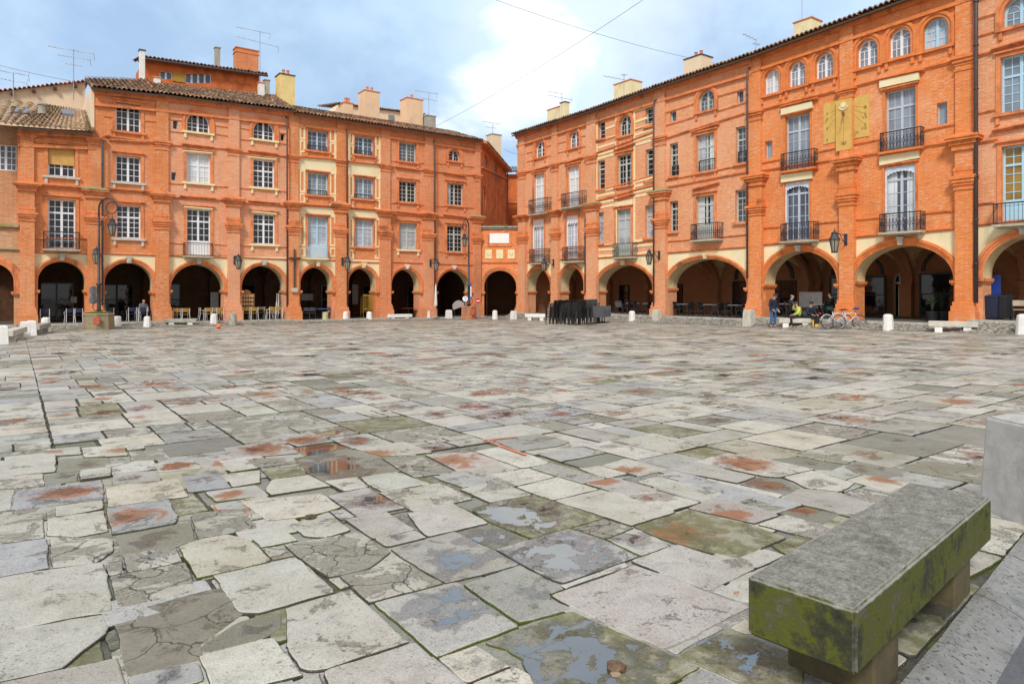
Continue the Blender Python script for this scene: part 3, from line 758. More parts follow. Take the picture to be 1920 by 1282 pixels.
# ---- fourth house : cream framed panels
B=Bld(FL,'brick_house','brick house with cream painted frames and panels round its two columns of windows',541,724,(600,596),B_OR)
B.win(577,613,247,283,st=.10,rows=4,pane='b',fr='g',sillmat=MOULD); B.win(665,698,258,291,st=.10,rows=4,pane='b',fr='g')
B.win(577,613,326,366,st=.10,rows=4,pane='s',fr='g'); B.win(665,698,335,373,st=.10,rows=4,pane='s',fr='g')
B.win(577,613,407,484,st=.10,rows=7,tr=0.22,pane='c',fr='s',sill=False); w=B.last
q=MB(); q.box(w[0]+.07,w[1]-.07,0.19,0.23,w[2],w[2]+0.95); B.bld(q,'door_panel',GREYB)
B.win(665,698,413,463,st=.10,rows=6,tr=0.3,pane='c',fr='g')
B.balcony(575,615,465,484,'diamond',o=0.35,mat=GREYB,slabmat=CREAM_P)
for (x0,x1,yr,ys) in ((577,613,274,283),(665,698,283,291),(577,613,357,367),(665,698,365,374)): B.balcony(x0,x1,yr,ys,'plain',o=0.10,slab=False)
B.arcade([(550,641,dict(xo0=563,xo1=622.5,ytop=501,yimp=545,key=K(593,601,489,499,CREAM_P))),(641,724,dict(xo0=653,xo1=704.5,ytop=503,yimp=546,key=K(679,687,493,502,CREAM_P)))],((541,482),(724,489)))
B.wallup(((541,204),(724,230))); B.shop(0,2); B.shop(1,0)
for (x0,x1,d) in ((560,631,0),(653,714,9)):
    xm=(x0+x1)/2; k=1-0.12*(d>0)
    B.frame(x0,x1,234+d*1.2,299+d*.9,w=0.18,pr=.025,y0b=240+d*1.2,y1b=306+d*.9)
    for (u0,u1) in ((0.0,0.19),(0.80,1.0)):
        p0,p1=x0+(x1-x0)*u0+1,x0+(x1-x0)*u1-1; s=6*(u0)
        B.frame(p0,p1,237+d*1.2+s,262+d+s,w=0.13,pr=0.03); B.frame(p0,p1,263+d+s,286+d+s,w=0.13,pr=0.03)
        B.frame(p0,p1,319+d*1.1+s,361+d*.9+s,w=0.13,pr=0.03); B.frame(p0,p1,362+d*.9+s,381+d*.9+s,w=0.13,pr=0.03)
        B.frame(p0,p1,403+d*.6+s*.5,462+d*.3,w=0.13,pr=0.03); B.frame(p0,p1,464+d*.4,482+d*.4,w=0.13,pr=0.03)
    B.panel(x0,x1,296+d*1.15,318+d*1.1,y0b=302+d*1.15,y1b=325+d*1.1); B.panel(x0,x1,387+d*.65,402+d*.6,y0b=391+d*.65,y1b=407+d*.6)
    B.band(x0,292+d*1.1,x1,298+d*1.1,0.14,0.18,steps=3); B.band(x0,381+d*.7,x1,386+d*.7,0.17,0.2,steps=3); B.band(x0,485+d*.5,x1,487+d*.5,0.09,0.09)
B.pil(541,561,206,(290,304),(375,392),(412,440),(572,601),coping=MOULD)
B.pil(631,650,225,(299,311),(377,398),(419,444),(572,597),coping=MOULD)
B.pipe(651.5,246,575)
B.cornice()
B.roof(((555,209),(724,234.5)),back_o=-4.5,slope=0.33)
B.chim(645,662,194,224,-5.5,PEACH,2,1.0,capmat=MOULD); B.chim(684,712,172,226,-5.0,PEACH,2,1.3,capmat=MOULD)
H4=B
# ---- fifth house at the street corner
B=Bld(FL,'brick_house','plain brick house at the street corner with green grey window frames',724,902,(596,594),B_RD)
B.win(748,778,269,303,rows=5,pane='b',fr='n'); B.win(748,778,341,379,rows=5,pane='d',fr='n'); B.win(748,779,419,468,rows=6,tr=0.3,pane='c',fr='n',sillmat=CREAM_P)
B.win(841,860,282,302,arch=True,cols=2,rows=2,pane='d',fr='n'); B.win(838,866,345,385,rows=5,pane='d',fr='n',label='window with one white curtained casement'); B.win(838,865.5,424,472,rows=6,tr=0.33,pane='d',fr='n')
B.arcade([(724,805,dict(xo0=734,xo1=786,ytop=505,yimp=546,key=K(762,768,496,504,STONE_W))),(805,902,dict(xo0=818,xo1=883,ytop=507,yimp=547,key=K(850,856,498,505,STONE_W)))],((724,489),(902,496)),cream=False)
B.wallup(((724,231),(902,260))); B.shop(0,2); B.shop(1,2)
for (x0,x1,d) in ((733,797,0),(816,890,7)):
    B.band(x0,490+d*.45,x1,492.5+d*.5,0.09,0.09); B.band(x0,311+d*1.4,x1,319+d*1.3,0.11,0.09); B.band(x0,399+d*.7,x1,404+d*.7,0.13,0.1)
    B.band(x0,467+d*.6,x1,469+d*.6,0.07,0.05); B.band(x0,380+d*.8,x1,384+d*.8,0.07,0.05); B.band(x0,301+d*.6,x1,306+d,0.07,0.05)
B.band(742,311,787,318,0.16,0.2,name='ledge',steps=3); B.band(742,395,787,400,0.18,0.2,name='ledge',steps=3)
B.band(832,322,874,329,0.16,0.2,name='ledge',steps=3); B.band(832,401,875,406,0.18,0.2,name='ledge',steps=3)
B.pil(714,733,236,(308,322),(391,405),(423,448),(570,594),coping=MOULD)
B.pil(796,814,248,(317,330),(396,411),(429,451),(568,592),coping=MOULD)
B.pil(890,902,262,(327,340),(402,417),(436,457),(568,592),coping=STONE_M)
B.pipe(815.5,266,568)
B.cornice()
B.roof(((724,234.5),(907,263)),back_o=-4.5,slope=0.33)
B.chim(763.5,793,186,243,-5.0,PEACH,1,1.3,capmat=MOULD); B.chim(801,817,218,247,-4.5,CONC,0,0.9,capmat=CONC)
B.chim(923,940,253,276,-4.5,PALE,0,1.0,capmat=CONC,drop=3.0)
H5=B
# side wall along the street behind the gateway
fs=Fac((B.fac.P.x,B.fac.P.y),(0.329,0.945))
def swall(B,f,x0,x1,y0a,y0b,y1,name,th,mat,holes=()):
    a,za=f.sz(x0,y0a); b,zb_=f.sz(x1,y0b); c=f.sz(x0,y1)[1]
    q=MB(); tr=lambda s,o,z: tuple(f.w(s,o,z))
    return a,b,za,zb_,c
def fbuild(f,B,fn,name,mat,par=None):
    """build in another vertical plane f, then bring the points into house B's frame"""
    q=MB(); fn(q); inv=Matrix.Rotation(-B.fac.ang,4,'Z')
    org=B.fac.w(B.s0,0,B.zb)
    q.v=[tuple(inv@(f.w(x,-y,z)-org)) for x,y,z in q.v]
    return q.build(name,mat,par or B.root)
a,za=fs.sz(902.5,267); b,zb=fs.sz(950,322); zl=B.zb+5.5
hol=[]
for (x0,x1,y0,y1,ar) in ((908,913.5,290,315,1),(926,930,299,323,1),(905,911,348,392,0)):
    s0,s1=fs.S(x0)[0],fs.S(x1)[0]; z0,z1=fs.sz(x0,y1)[1],fs.sz(x0,y0)[1]; s1=max(s1,s0+0.8)
    hol.append(([(s0,z0),(s1,z0)]+(arcpts((s0+s1)/2,z1-(s1-s0)/2,(s1-s0)/2,(s1-s0)/2,12,0,PI) if ar else [(s1,z1),(s0,z1)])))
fbuild(fs,B,lambda q:q.prism([(a,zl),(b,zl),(b,zb),(a,za)],0.0,0.4,hol),'side_wall',RENDER_R)
for h in hol:
    xs=[p[0] for p in h]; zz=[p[1] for p in h]; c=((min(xs)+max(xs))/2,(min(zz)+max(zz))/2)
    ins=[(c[0]+(x-c[0])*.82,c[1]+(z-c[1])*.93) for x,z in h]
    def fn(q):
        q.prism(h,0.22,0.28,[ins]); x0,x1=min(xs),max(xs)
        q.box(c[0]-.04,c[0]+.04,.2,.27,min(zz),max(zz)-.02)
        for k in range(1,5): z=min(zz)+(max(zz)-min(zz))*k/5; q.box(x0+.05,x1-.05,.225,.265,z-.02,z+.02)
    w=fbuild(fs,B,fn,'window',WHITE); fbuild(fs,B,lambda q:q.prism(ins,0.24,0.26),'pane',G_BL,w)
fbuild(fs,B,lambda q:(q.box(a,b,-.12,.01,fs.sz(903,313)[1]-.1,fs.sz(903,313)[1]),q.hexa([(a,-.5,za-.12),(b,-.5,zb-.12),(b,0,zb-.05),(a,0,za-.05),(a,-.5,za),(b,-.5,zb),(b,0,zb+.1),(a,0,za+.1)])),'string_course',MOULD)
fbuild(fs,B,lambda q:tiled(q,(a,-.55,za+.02),(b,-.55,zb+.02),(b,3.5,zb+1.0),(a,3.5,za+1.0)),'street_roof',TILE)
def fn(q):
    s=b-.1; q.tube([(s,-.12,fs.sz(950,318)[1]),(s,-.12,zl)],.06,8)
fbuild(fs,B,fn,'drainpipe',PIPE)
# ---- gateway between the two ranges
G=Bld(FK,'street_gateway','brick archway over the side street with a large white stone plaque and three small ones',901,972,(594,594),B_ST,mould=MOULD)
G.arches=[]
G.arcade([(901,972,dict(xo0=907.5,xo1=968,ytop=507,yimp=547,outer=0.34))],((901,492),(972,492)),cream=False,depth=4.0)
G.holes=[]; a,za=G.sz(901,427); b,_=G.sz(972,427); q=MB(); q.box(a,b,0,1.0,G.zstr(0),za); G.bld(q,'wall',G.wall)
G.band(902,491,972,491,0.12,0.1); q=MB(); q.box(a-.05,b+.05,-.25,1.2,za,za+.12); q.box(a,b,-.14,.02,za-.13,za-.002); G.bld(q,'coping',STONE_G)
q=MB(); 
for k in range(26):
    x=RN.uniform(G.S(921),G.S(952)); r=RN.uniform(.08,.2); q.lathe([(r,0),(r*.9,r*.4),(r*.4,r*.8)],(x,RN.uniform(-.2,.2),za+.12),7)
G.bld(q,'moss_cushion',plain('moss_green',(0.10,0.12,0.02),0.95,var=0.4,scale=9))
G.frame(914,959,433,462,w=0.18,pr=0.07,name='plaque_surround',mat=MOULD)
G.panel(918,954.5,437,456,mat=MARBLE,pr=0.05,name='plaque')
for k,(x0,x1) in enumerate(((910,922),(930.5,943.5),(952,965))):
    p=G.panel(x0,x1,468,485,mat=CREAM_P,pr=0.05,name='plaque')
    if k!=1:
        q=MB(); s,z=G.sz((x0+x1)/2,476.5,.06); r=.13
        q.tube([(s-r,-.06,z+r),(s-r,-.06,z-r*.3),(s,-.06,z-r*1.2),(s+r,-.06,z-r*.3),(s+r,-.06,z+r)],.018,5); G.bld(q,'relief',STONE_G,p)
# passage behind the arch
def passage(q):
    A=G.arches[0]
    for (x,d) in ((A['s0']-0.2,0.3),(A['s1']-0.1,0.3)): q.box(x,x+d,4.9,16,G.zb-.2,G.zb+5.2)
    q.box(A['s0']-.2,A['s1']+.2,15.8,16.2,G.zb-.2,G.zb+5.2)
q=MB(); passage(q); G.bld(q,'passage_wall',B_RD)
# street house seen over the gateway
S=thing('street_house','dark orange side street house whose tiled eave shows above the gateway','building',(0.2,66,-0.7))
q=MB(); q.box(-2.5,3.6,0,6,0,(545-327)/F*66+2.4); q.build('wall',RENDER_R,S)
q=MB(); z=(545-322)/F*66+2.4; tiled(q,(-2.6,-.5,z),(3.6,-.5,z+.1),(3.6,6,z+1.6),(-2.6,6,z+1.5)); q.build('roof',TILE,S)
q=MB(); q.tube([(-2.6,-.55,z-.08),(3.6,-.55,z+.02)],.09,8); q.tube([(-2.2,-.12,z-.2),(-2.2,-.12,0)],.07,8); q.build('gutter',PIPE,S)
q=MB(); q.box(-2.5,3.6,-.08,.0,(545-381)/F*66+2.4,(545-378)/F*66+2.4); q.build('string_course',MOULD,S)
# rear houses showing above the roofs
R=thing('rear_house','beige gabled party wall with an orange tile verge behind the low mossy roof','building',tuple(FL.w(FL.S(160,-7)[0],-7,0)),FL.ang)
so=FL.S(160,-7)[0]
zr=FL.sz(160,153,-7)[1]; s1=FL.S(-40,-7)[0]-so; zl=FL.sz(-40,177,-7)[1]
q=MB(); q.prism([(s1,5),(0,5),(0,zr),(s1,zl)],0,6); q.build('wall',PALE,R)
q=MB(); tiled(q,(s1,-.35,zl+.0),(0.2,-.35,zr+.0),(0.2,6,zr+.45),(s1,6,zl+.45),tint=(0.62,0.20,0.07)); q.build('roof',TILE,R)
q=MB()
for k in range(5): x=s1+(0-s1)*(k+.5)/5; z=zl+(zr-zl)*(k+.5)/5; q.box(x-.09,x+.09,-.32,.02,z-.36,z-.2)
q.build('rafter',WOODD,R)
R=thing('rear_house','pale peach rendered house with shuttered windows rising behind the roofs','building',tuple(FL.w(FL.S(625,-9)[0],-9,0)),FL.ang)
so=FL.S(625,-9)[0]; X=lambda px:FL.S(px,-9)[0]-so; Zq=lambda px,py:FL.sz(px,py,-9)[1]
q=MB(); q.prism([(X(626),9),(X(795),9),(X(795),Zq(795,216)),(X(662),Zq(662,200)),(X(634),Zq(634,196)),(X(626),Zq(626,212))],0,5); q.build('wall',PALE,R)
q=MB(); tiled(q,(X(632),-.25,Zq(632,195)),(X(796),-.25,Zq(796,215.5)),(X(796),5,Zq(796,215)+.9),(X(632),5,Zq(632,195)+.9)); q.build('roof',TILE,R)
for (x0,x1,y0,y1) in ((679,685,208,221),(728,738.5,215,232)):
    q=MB(); q.box(X(x0),X(x1),-.08,.02,Zq(x0,y1),Zq(x0,y0)); 
    for k in range(8): z=Zq(x0,y1)+(Zq(x0,y0)-Zq(x0,y1))*(k+.5)/8; q.box(X(x0)+.05,X(x1)-.05,-.11,-.081,z-.03,z+.03)
    q.build('shutter',plain('grey_shutter',(0.30,0.33,0.35),0.7),R)
# west corner gateway at the left edge
W=Bld(FW,'street_gateway','mossy capped brick archway cut by the edge of the view beside the low corner house',-70,37,(612,607),B_OLD)
a,za=W.sz(-70,423); b,_=W.sz(37,428)
W.arcade([(-70,37,dict(xo0=-60,xo1=26,ytop=493,yimp=547,outer=0.4))],((-70,462),(37,466)),cream=False,depth=4.0)
q=MB(); q.box(a,b,0,1.0,W.zstr(0),za); W.bld(q,'wall',B_OLD); q=MB(); q.box(a,b,-.2,1.2,za,za+.14); W.bld(q,'coping',STONE_M); W.band(-70,462,37,466,.14,.14,mat=STONE_M)
# wall of the low house turning into the side street over that gateway
V=Fac(pc,(0.45,-0.89)) if False else FW
vo=-1.3
q=MB(); s0=FW.S(-60,vo)[0]; s1=FW.S(37,0)[0]+.3
z0=za; z1=FW.sz(20,236,vo)[1]; h=[(FW.S(-12,vo)[0],FW.sz(15,320,vo)[1]),(FW.S(35,vo)[0]-.1,FW.sz(15,320,vo)[1]),(FW.S(35,vo)[0]-.1,FW.sz(15,271,vo)[1]),(FW.S(-12,vo)[0],FW.sz(15,271,vo)[1])]
def fn(q): q.prism([(s0,z0-.5),(s1,z0-.5),(s1,z1),(s0,z1)],-vo,-vo+.4,[h])
fbuild(FW,LOWH,fn,'side_wall',B_OLD)
def fn(q):
    x0,x1,a0,a1=h[0][0],h[1][0],h[0][1],h[2][1]; t=.08; xm=(x0+x1)/2
    q.prism(h,-vo+.2,-vo+.26,[[(x0+t,a0+t),(xm-.06,a0+t),(xm-.06,a1-t),(x0+t,a1-t)],[(xm+.06,a0+t),(x1-t,a0+t),(x1-t,a1-t),(xm+.06,a1-t)]])
    for k in range(1,4): z=a0+(a1-a0)*k/4; q.box(x0+t,x1-t,-vo+.21,-vo+.25,z-.02,z+.02)
    for u in (.25,.75): x=x0+(x1-x0)*u; q.box(x-.02,x+.02,-vo+.205,-vo+.245,a0,a1)
w=fbuild(FW,LOWH,fn,'window',WHITE); fbuild(FW,LOWH,lambda q:q.box(h[0][0]+.02,h[1][0]-.02,-vo+.23,-vo+.245,h[0][1],h[2][1]),'pane',G_BL,w)
# ================================================================== RIGHT RANGE
PR=dict(mould=MOULD)
B=Bld(FR_,'brick_house','narrow rose brick house of two bays with tall white windows and four wrought iron balconies',970,1106,(589,588),B_RS)
B.win(1008,1021.5,265,294.5,arch=True,cols=2,rows=3,fr='w'); B.win(1071.5,1086,246,276.5,arch=True,cols=2,rows=3,fr='w')
B.win(1005.5,1021,327,398,rows=6,tr=.28,pane='w',sill=False); B.win(1068.5,1086,313,386,rows=6,tr=.28,pane='w',sill=False)
for (x0,x1,y0,y1) in ((1000.5,1020,412,490),(1064,1084,404.5,486)):
    B.win(x0+2,x1,y0,y1,rows=7,tr=.2,pane='c',sill=False); w=B.last
    q=MB(); n=10; pts=[(w[0],w[3]),(w[0],w[3]-.75)]+[(w[0]+(w[1]-w[0])*i/n,w[3]-.55-.12*(i%2)) for i in range(1,n)]+[(w[1],w[3]-.75),(w[1],w[3])]
    q.prism(pts,0.08,0.11); q.box(w[0],w[0]+.1,0.07,0.12,w[2]+1.0,w[3]-.75); q.box(w[1]-.1,w[1],0.07,0.12,w[2]+1.0,w[3]-.75); B.bld(q,'lambrequin',WHITE)
for a in ((991,1026,373,400),(1052,1092,361,387),(992,1021,467,493),(1054,1087,463,490)): B.balcony(*a,'scroll',mat=IRON if a[2]<400 else IRON_R)
B.arcade([(972,1038,dict(xo0=988,xo1=1032,ytop=504,yimp=546)),(1038,1107,dict(xo0=1049.5,xo1=1095,ytop=501,yimp=546))],((970,491.5),(1107,485)))
B.wallup(((970,251),(1106,205)));B.shop(0,2);B.shop(1,2)
for (x0,x1,d) in ((987,1032,0),(1046,1097,1)):
    k=(x0-987); f=lambda y,m: y-m*k
    B.band(x0,491-.09*k,x1,489.5-.09*k,.10,.09)
    B.band(x0,f(321,.27),x1,f(309,.27),.13,.1); B.band(x0,f(404,.2),x1,f(394,.2),.14,.1)
    B.band(x0,f(287,.31),x0+17,f(282,.31),.08,.05); B.band(x0+35,f(275,.31),x1,f(272,.31),.08,.05)
    B.band(x0,f(303,.29),x0+17,f(299,.29),.08,.05); B.band(x0+35,f(294,.29),x1,f(291,.29),.08,.05)
    B.band(x0,f(472,.08),x1,f(468,.08),.08,.05); B.band(x0,f(386,.2),x0+6,f(384,.2),.08,.05)
B.band(996,320,1026,310,.16,.2,name='ledge',steps=3); B.band(1057,305,1090,294,.16,.2,name='ledge',steps=3)
B.pil(971,984,252,(321,336),(400,413),(434,456),(568,590))
B.pil(1033,1045,232,(306,322),(391,404),(427,449),(567,589))
B.pipe(1097,408,548)
B.cornice()
B.roof(((958,252),(1106,205)),back_o=-5.0,slope=.22)
B.chim(1026,1049,204,228,-3.5,CREAM,0,1.0,capmat=MOULD,drop=2.5); B.chim(1050,1059,193,219,-3.2,CREAM,0,.5,capmat=IRON,drop=2.5)
R1=B
B=Bld(FR_,'brick_house','brick house with cream bands, a central window flanked by narrow ones on each floor',1106,1232,(588,590),B_RS)
B.win(1126,1134.5,229,260,cols=1,rows=4,fr='n',sur=False,double=False); B.win(1165,1184,218,253.5,arch=True,cols=2,rows=3,fr='n'); B.win(1214.5,1224,204,236,cols=1,rows=4,fr='n',sur=False,double=False)
B.win(1125,1134,302,354,cols=1,rows=6,tr=.3,fr='n',sur=False,double=False); B.win(1162,1184.5,291,348,rows=5,tr=.3,fr='n'); B.win(1215,1225,281,338,cols=1,rows=6,tr=.3,fr='n',sur=False,double=False)
B.win(1125,1132,399,456,cols=1,rows=6,tr=.3,fr='n',pane='c',sur=False,double=False); B.win(1160,1183,393,482,cols=1,rows=5,tr=.2,fr='n',pane='c',sill=False,label='glazed balcony door with half drawn curtains'); w=B.last
q=MB(); q.box(w[0]+.08,w[1]-.08,.19,.23,w[2],w[2]+.85); B.bld(q,'door_panel',GREENG)
B.win(1214,1225,386,446,cols=1,rows=6,tr=.3,fr='n',pane='c',sur=False,double=False)
B.balcony(1148.6,1185,456,482,'scroll',mat=plain('green_iron',(0.12,0.16,0.14),.5))
B.arcade([(1107,1235,dict(xo0=1119,xo1=1224,ytop=496.5,yimp=545,key=K(1163,1170,488,497,CREAM_P)))],((1106,484),(1235,475)))
B.wallup(((1106,205),(1232,162)));B.shop(0,2)
cp=CREAM_P
for (x0,x1,ya,yb) in ((1117,1157,226,212),(1135,1157,240,232),(1117,1157,266,252),(1117,1157,277,264),(1117,1157,290,278),(1117,1157,297,286),(1117,1157,359,349),(1117,1157,367,358),(1117,1157,380,372),(1117,1157,389,381),(1117,1156,459,457),(1117,1152,467,465),(1117,1150,478.5,477),
    (1188,1225,207,194),(1188,1213,228,219),(1188,1225,242,230),(1188,1225,252,240),(1188,1225,263,251),(1188,1225,271,260),(1188,1225,340,330),(1188,1225,348,339),(1188,1225,359,351),(1188,1225,367,360),(1188,1225,450,446),(1188,1225,460,456),(1188,1225,474,469.5)):
    B.band(x0,ya,x1,yb,.15,.03,name='painted_band',mat=cp,steps=1)
for (x0,x1,ya,yb) in ((1117.5,1120.5,222,480),(1154,1157,210,460),(1188,1191,204,455)): B.panel(x0,x1,ya,yb,mat=cp,pr=.026,name='painted_band')
B.panel(1151,1186,380,390,pr=.03,y0b=374,y1b=384)
B.band(1117,286,1225,246,.13,.1); B.band(1117,375,1225,345,.14,.1); B.band(1117,461,1150,458,.09,.08); B.band(1186,455,1225,449,.09,.08); B.band(1117,482.5,1226,475,.11,.1); B.band(1117,267,1156,254,.08,.06); B.band(1190,243,1225,231,.08,.06); B.band(1117,358,1225,328,.08,.06)
B.band(1149,281,1189,267,.16,.2,name='ledge',steps=3); B.band(1149,373,1188,362,.16,.2,name='ledge',steps=3)
B.pil(1098,1117,211,(290,307),(377,394),(416,442),(566,589),coping=STONE_M)
B.cornice(); B.roof(((1106,205),(1232,160)),back_o=-5,slope=.22)
B.chim(1151,1183,155,187,-3.5,CREAM,0,1.2,capmat=MOULD,drop=2.5)
R2=B
B=Bld(FR_,'brick_house','rose brick house of a single wide bay over one broad flattened arch',1232,1412,(590,599),B_RS)
B.slot(1260,1268,210,227); B.slot(1385.5,1394,172,192)
B.win(1313.5,1340,171,207,arch=True,cols=2,rows=3,fr='n',pane='b')
B.win(1260,1271,270,330,cols=2,rows=6,tr=.35,fr='n',sur=False,double=False); B.win(1310,1340,253,321,rows=6,tr=.33,fr='n',pane='b'); B.win(1384,1398,239,306,cols=2,rows=6,tr=.35,fr='n',pane='b',sur=False,double=False)
B.win(1260,1271,378,434,cols=2,rows=5,tr=.25,fr='n',sur=False,double=False); B.win(1309.5,1339.5,368,448,rows=6,tr=.2,fr='n',sill=False); w=B.last
q=MB(); q.box(w[0]+.08,w[1]-.08,.19,.23,w[2],w[2]+.9); B.bld(q,'door_panel',GREENG)
B.win(1383,1398,357,417,cols=2,rows=5,tr=.25,fr='n',pane='b',sur=False,double=False)
B.balcony(1295,1345,419,449,'scroll')
for a in ((1310,1340,300,320),(1384,1398,284,304),(1260,1271,311,329)): B.balcony(*a,'plain',o=.08,slab=False)
B.arcade([(1235,1412,dict(xo0=1251,xo1=1400.5,ytop=485,yimp=540,key=K(1317,1323,475,485,CREAM_P)))],((1232,474.5),(1412,460)))
B.wallup(((1232,162),(1412,104)));B.shop(0,1)
B.band(1246,473,1402,461,.11,.1); B.band(1246,258,1402,208,.13,.1); B.band(1246,350,1402,320,.13,.1); B.band(1246,338,1402,306,.09,.07); B.band(1246,452,1296,448,.09,.07); B.band(1346,444,1402,438,.09,.07)
B.band(1248,210,1299,194,.1,.06); B.band(1344,180,1400,164,.1,.06); B.band(1248,234,1299,219,.1,.06); B.band(1343,208,1400,190,.1,.06)
B.band(1294,247,1346,230,.17,.2,name='ledge',steps=3); B.band(1296,354,1346,341,.17,.2,name='ledge',steps=3)
B.pil(1225,1247,165,(255,273),(351,374),(397,428),(567,591),coping=STONE_M)
B.pipe(1225.5,190,575,o=.4); B.pipe(1401,130,522,o=.40)
B.cornice(); B.roof(((1232,160),(1412,99)),back_o=-5,slope=.22)
B.chim(1282.5,1315,108,138,-3.5,PALE,2,1.2,capmat=IRON,drop=2.5)
R3=B
B=Bld(FR_,'brick_house','tall bright orange brick house with a yellow painted sundial, cream lintels and iron balconies',1412,1826,(599,601),B_ST,mould=MOULD_R)
for a in ((1437,1462,132.5,176),(1483,1510,117,162),(1533,1562.5,101,147),(1611,1646,76,125),(1671,1708,55,107),(1735,1779,36,90)):
    B.win(*a,arch=True,cols=2,rows=3,pane='w' if a[0]==1437 else ('s' if a[0]!=1735 else 'c'),fr='w' if a[0]<1720 else 's')
B.slot(1438.5,1448,266,296,'y','s'); B.slot(1760,1776,194,233,'y','s')
for (x0,x1,y0,y1) in ((1477,1519,217,322),(1664,1717,169,284)): B.win(x0,x1,y0,y1,st=.09,cols=2,rows=5,tr=.27,pane='s',fr='y',sill=False)
for (x0,x1,y0,y1) in ((1472,1520,342,450),(1659,1719,312,436)):
    B.win(x0+4,x1-2,y0,y1,cols=2,rows=5,tr=.2,st=.09,pane='b',fr='y',sill=False,label='tall window behind a pierced lambrequin board'); w=B.last
    q=MB(); n=16; pts=[(w[0],w[3]),(w[0],w[2]+1.0),(w[0]+.09,w[2]+1.0),(w[0]+.09,w[3]-.40)]
    for i in range(1,n): u=i/n; pts.append((w[0]+.09+(w[1]-w[0]-.18)*u,w[3]-.22-.15*abs(2*u-1)**2-.06*(i%2)))
    pts+=[(w[1]-.09,w[3]-.40),(w[1]-.09,w[2]+1.0),(w[1],w[2]+1.0),(w[1],w[3])]
    q.prism(pts,.05,.08); B.bld(q,'lambrequin',plain('lambrequin_grey',(.62,.68,.76),.5))
B.balcony(1464,1526,284,317,'scroll',o=.35,slabmat=MOULD_R); B.balcony(1650,1726,244,280,'scroll',o=.35,slabmat=MOULD_R)
B.balcony(1463.6,1525,418,451,'scroll'); B.balcony(1649,1725,399,434,'scroll')
for (x0,x1,ya,yb,h) in ((1467,1525,205,191,12),(1467,1525,329,321,14),(1651.5,1725,153,137,13.5),(1651.5,1725,295,281,16)):
    B.panel(x0,x1,ya,ya+h,y0b=yb,y1b=yb+h,pr=.16,name='lintel_panel')
    B.band(x0-6,ya-5.5,x1+6,yb-8.5,.15,.24,name='ledge',steps=3)
B.arcade([(1412,1587,dict(xo0=1435,xo1=1570,ytop=471,yimp=533,outer=.33,key=K(1490,1500,460,471,STONE))),(1587,1826,dict(xo0=1604,xo1=1788,ytop=460,yimp=527,outer=.33,key=K(1681,1692,444,459,STONE)))],((1412,459.5),(1826,423)),depth=6.0)
B.wallup(((1412,101),(1826,-47)));B.shop(0,1);B.shop(1,1)
for (x0,x1) in ((1471,1522),(1657,1721)): B.panel(x0,x1,455,471,y0b=450,y1b=468,mat=B_ST,pr=.02,name='brick_panel') if x0<1600 else B.panel(x0,x1,443,458,y0b=437,y1b=455,mat=B_ST,pr=.02,name='brick_panel')
lin=lambda x,xa,ya,xb,yb: ya+(yb-ya)*(x-xa)/(xb-xa)
for (x0,x1) in ((1425,1573),(1598,1790)):
    for (xa,ya,xb,yb,h,pr) in ((1425,457,1790,426,.13,.11),(1425,204,1790,111,.14,.11),(1425,318,1790,263,.13,.1)):
        B.band(x0,lin(x0,xa,ya,xb,yb),x1,lin(x1,xa,ya,xb,yb),h,pr)
    for (xa,ya,xb,yb) in ((1425,427,1790,393),(1425,305,1790,231)):
        xm0,xm1=(1462,1527) if x0<1500 else (1648,1728)
        B.band(x0,lin(x0,xa,ya,xb,yb),xm0,lin(xm0,xa,ya,xb,yb),.10,.07); B.band(xm1,lin(xm1,xa,ya,xb,yb),x1,lin(x1,xa,ya,xb,yb),.10,.07)
B.pil(1403,1427,103,(207,226),(321,347),(373,404),(564,601),coping=MOULD_R)
B.pil(1573,1600,40,(165,184),(287,318),(345,385),(563,598),coping=MOULD_R)
B.pil(1790,1824,-40,(102,131),(245,279),(312,355),(566,602),coping=MOULD_R)
B.pipe(1830,-60,568,o=.36,r=.085)
B.cornice(); B.roof(((1412,99),(1826,-55)),back_o=-5,slope=.22)
B.chim(1488,1521.5,39,72,-3.5,CREAM,0,1.2,capmat=MOULD,drop=2.5)
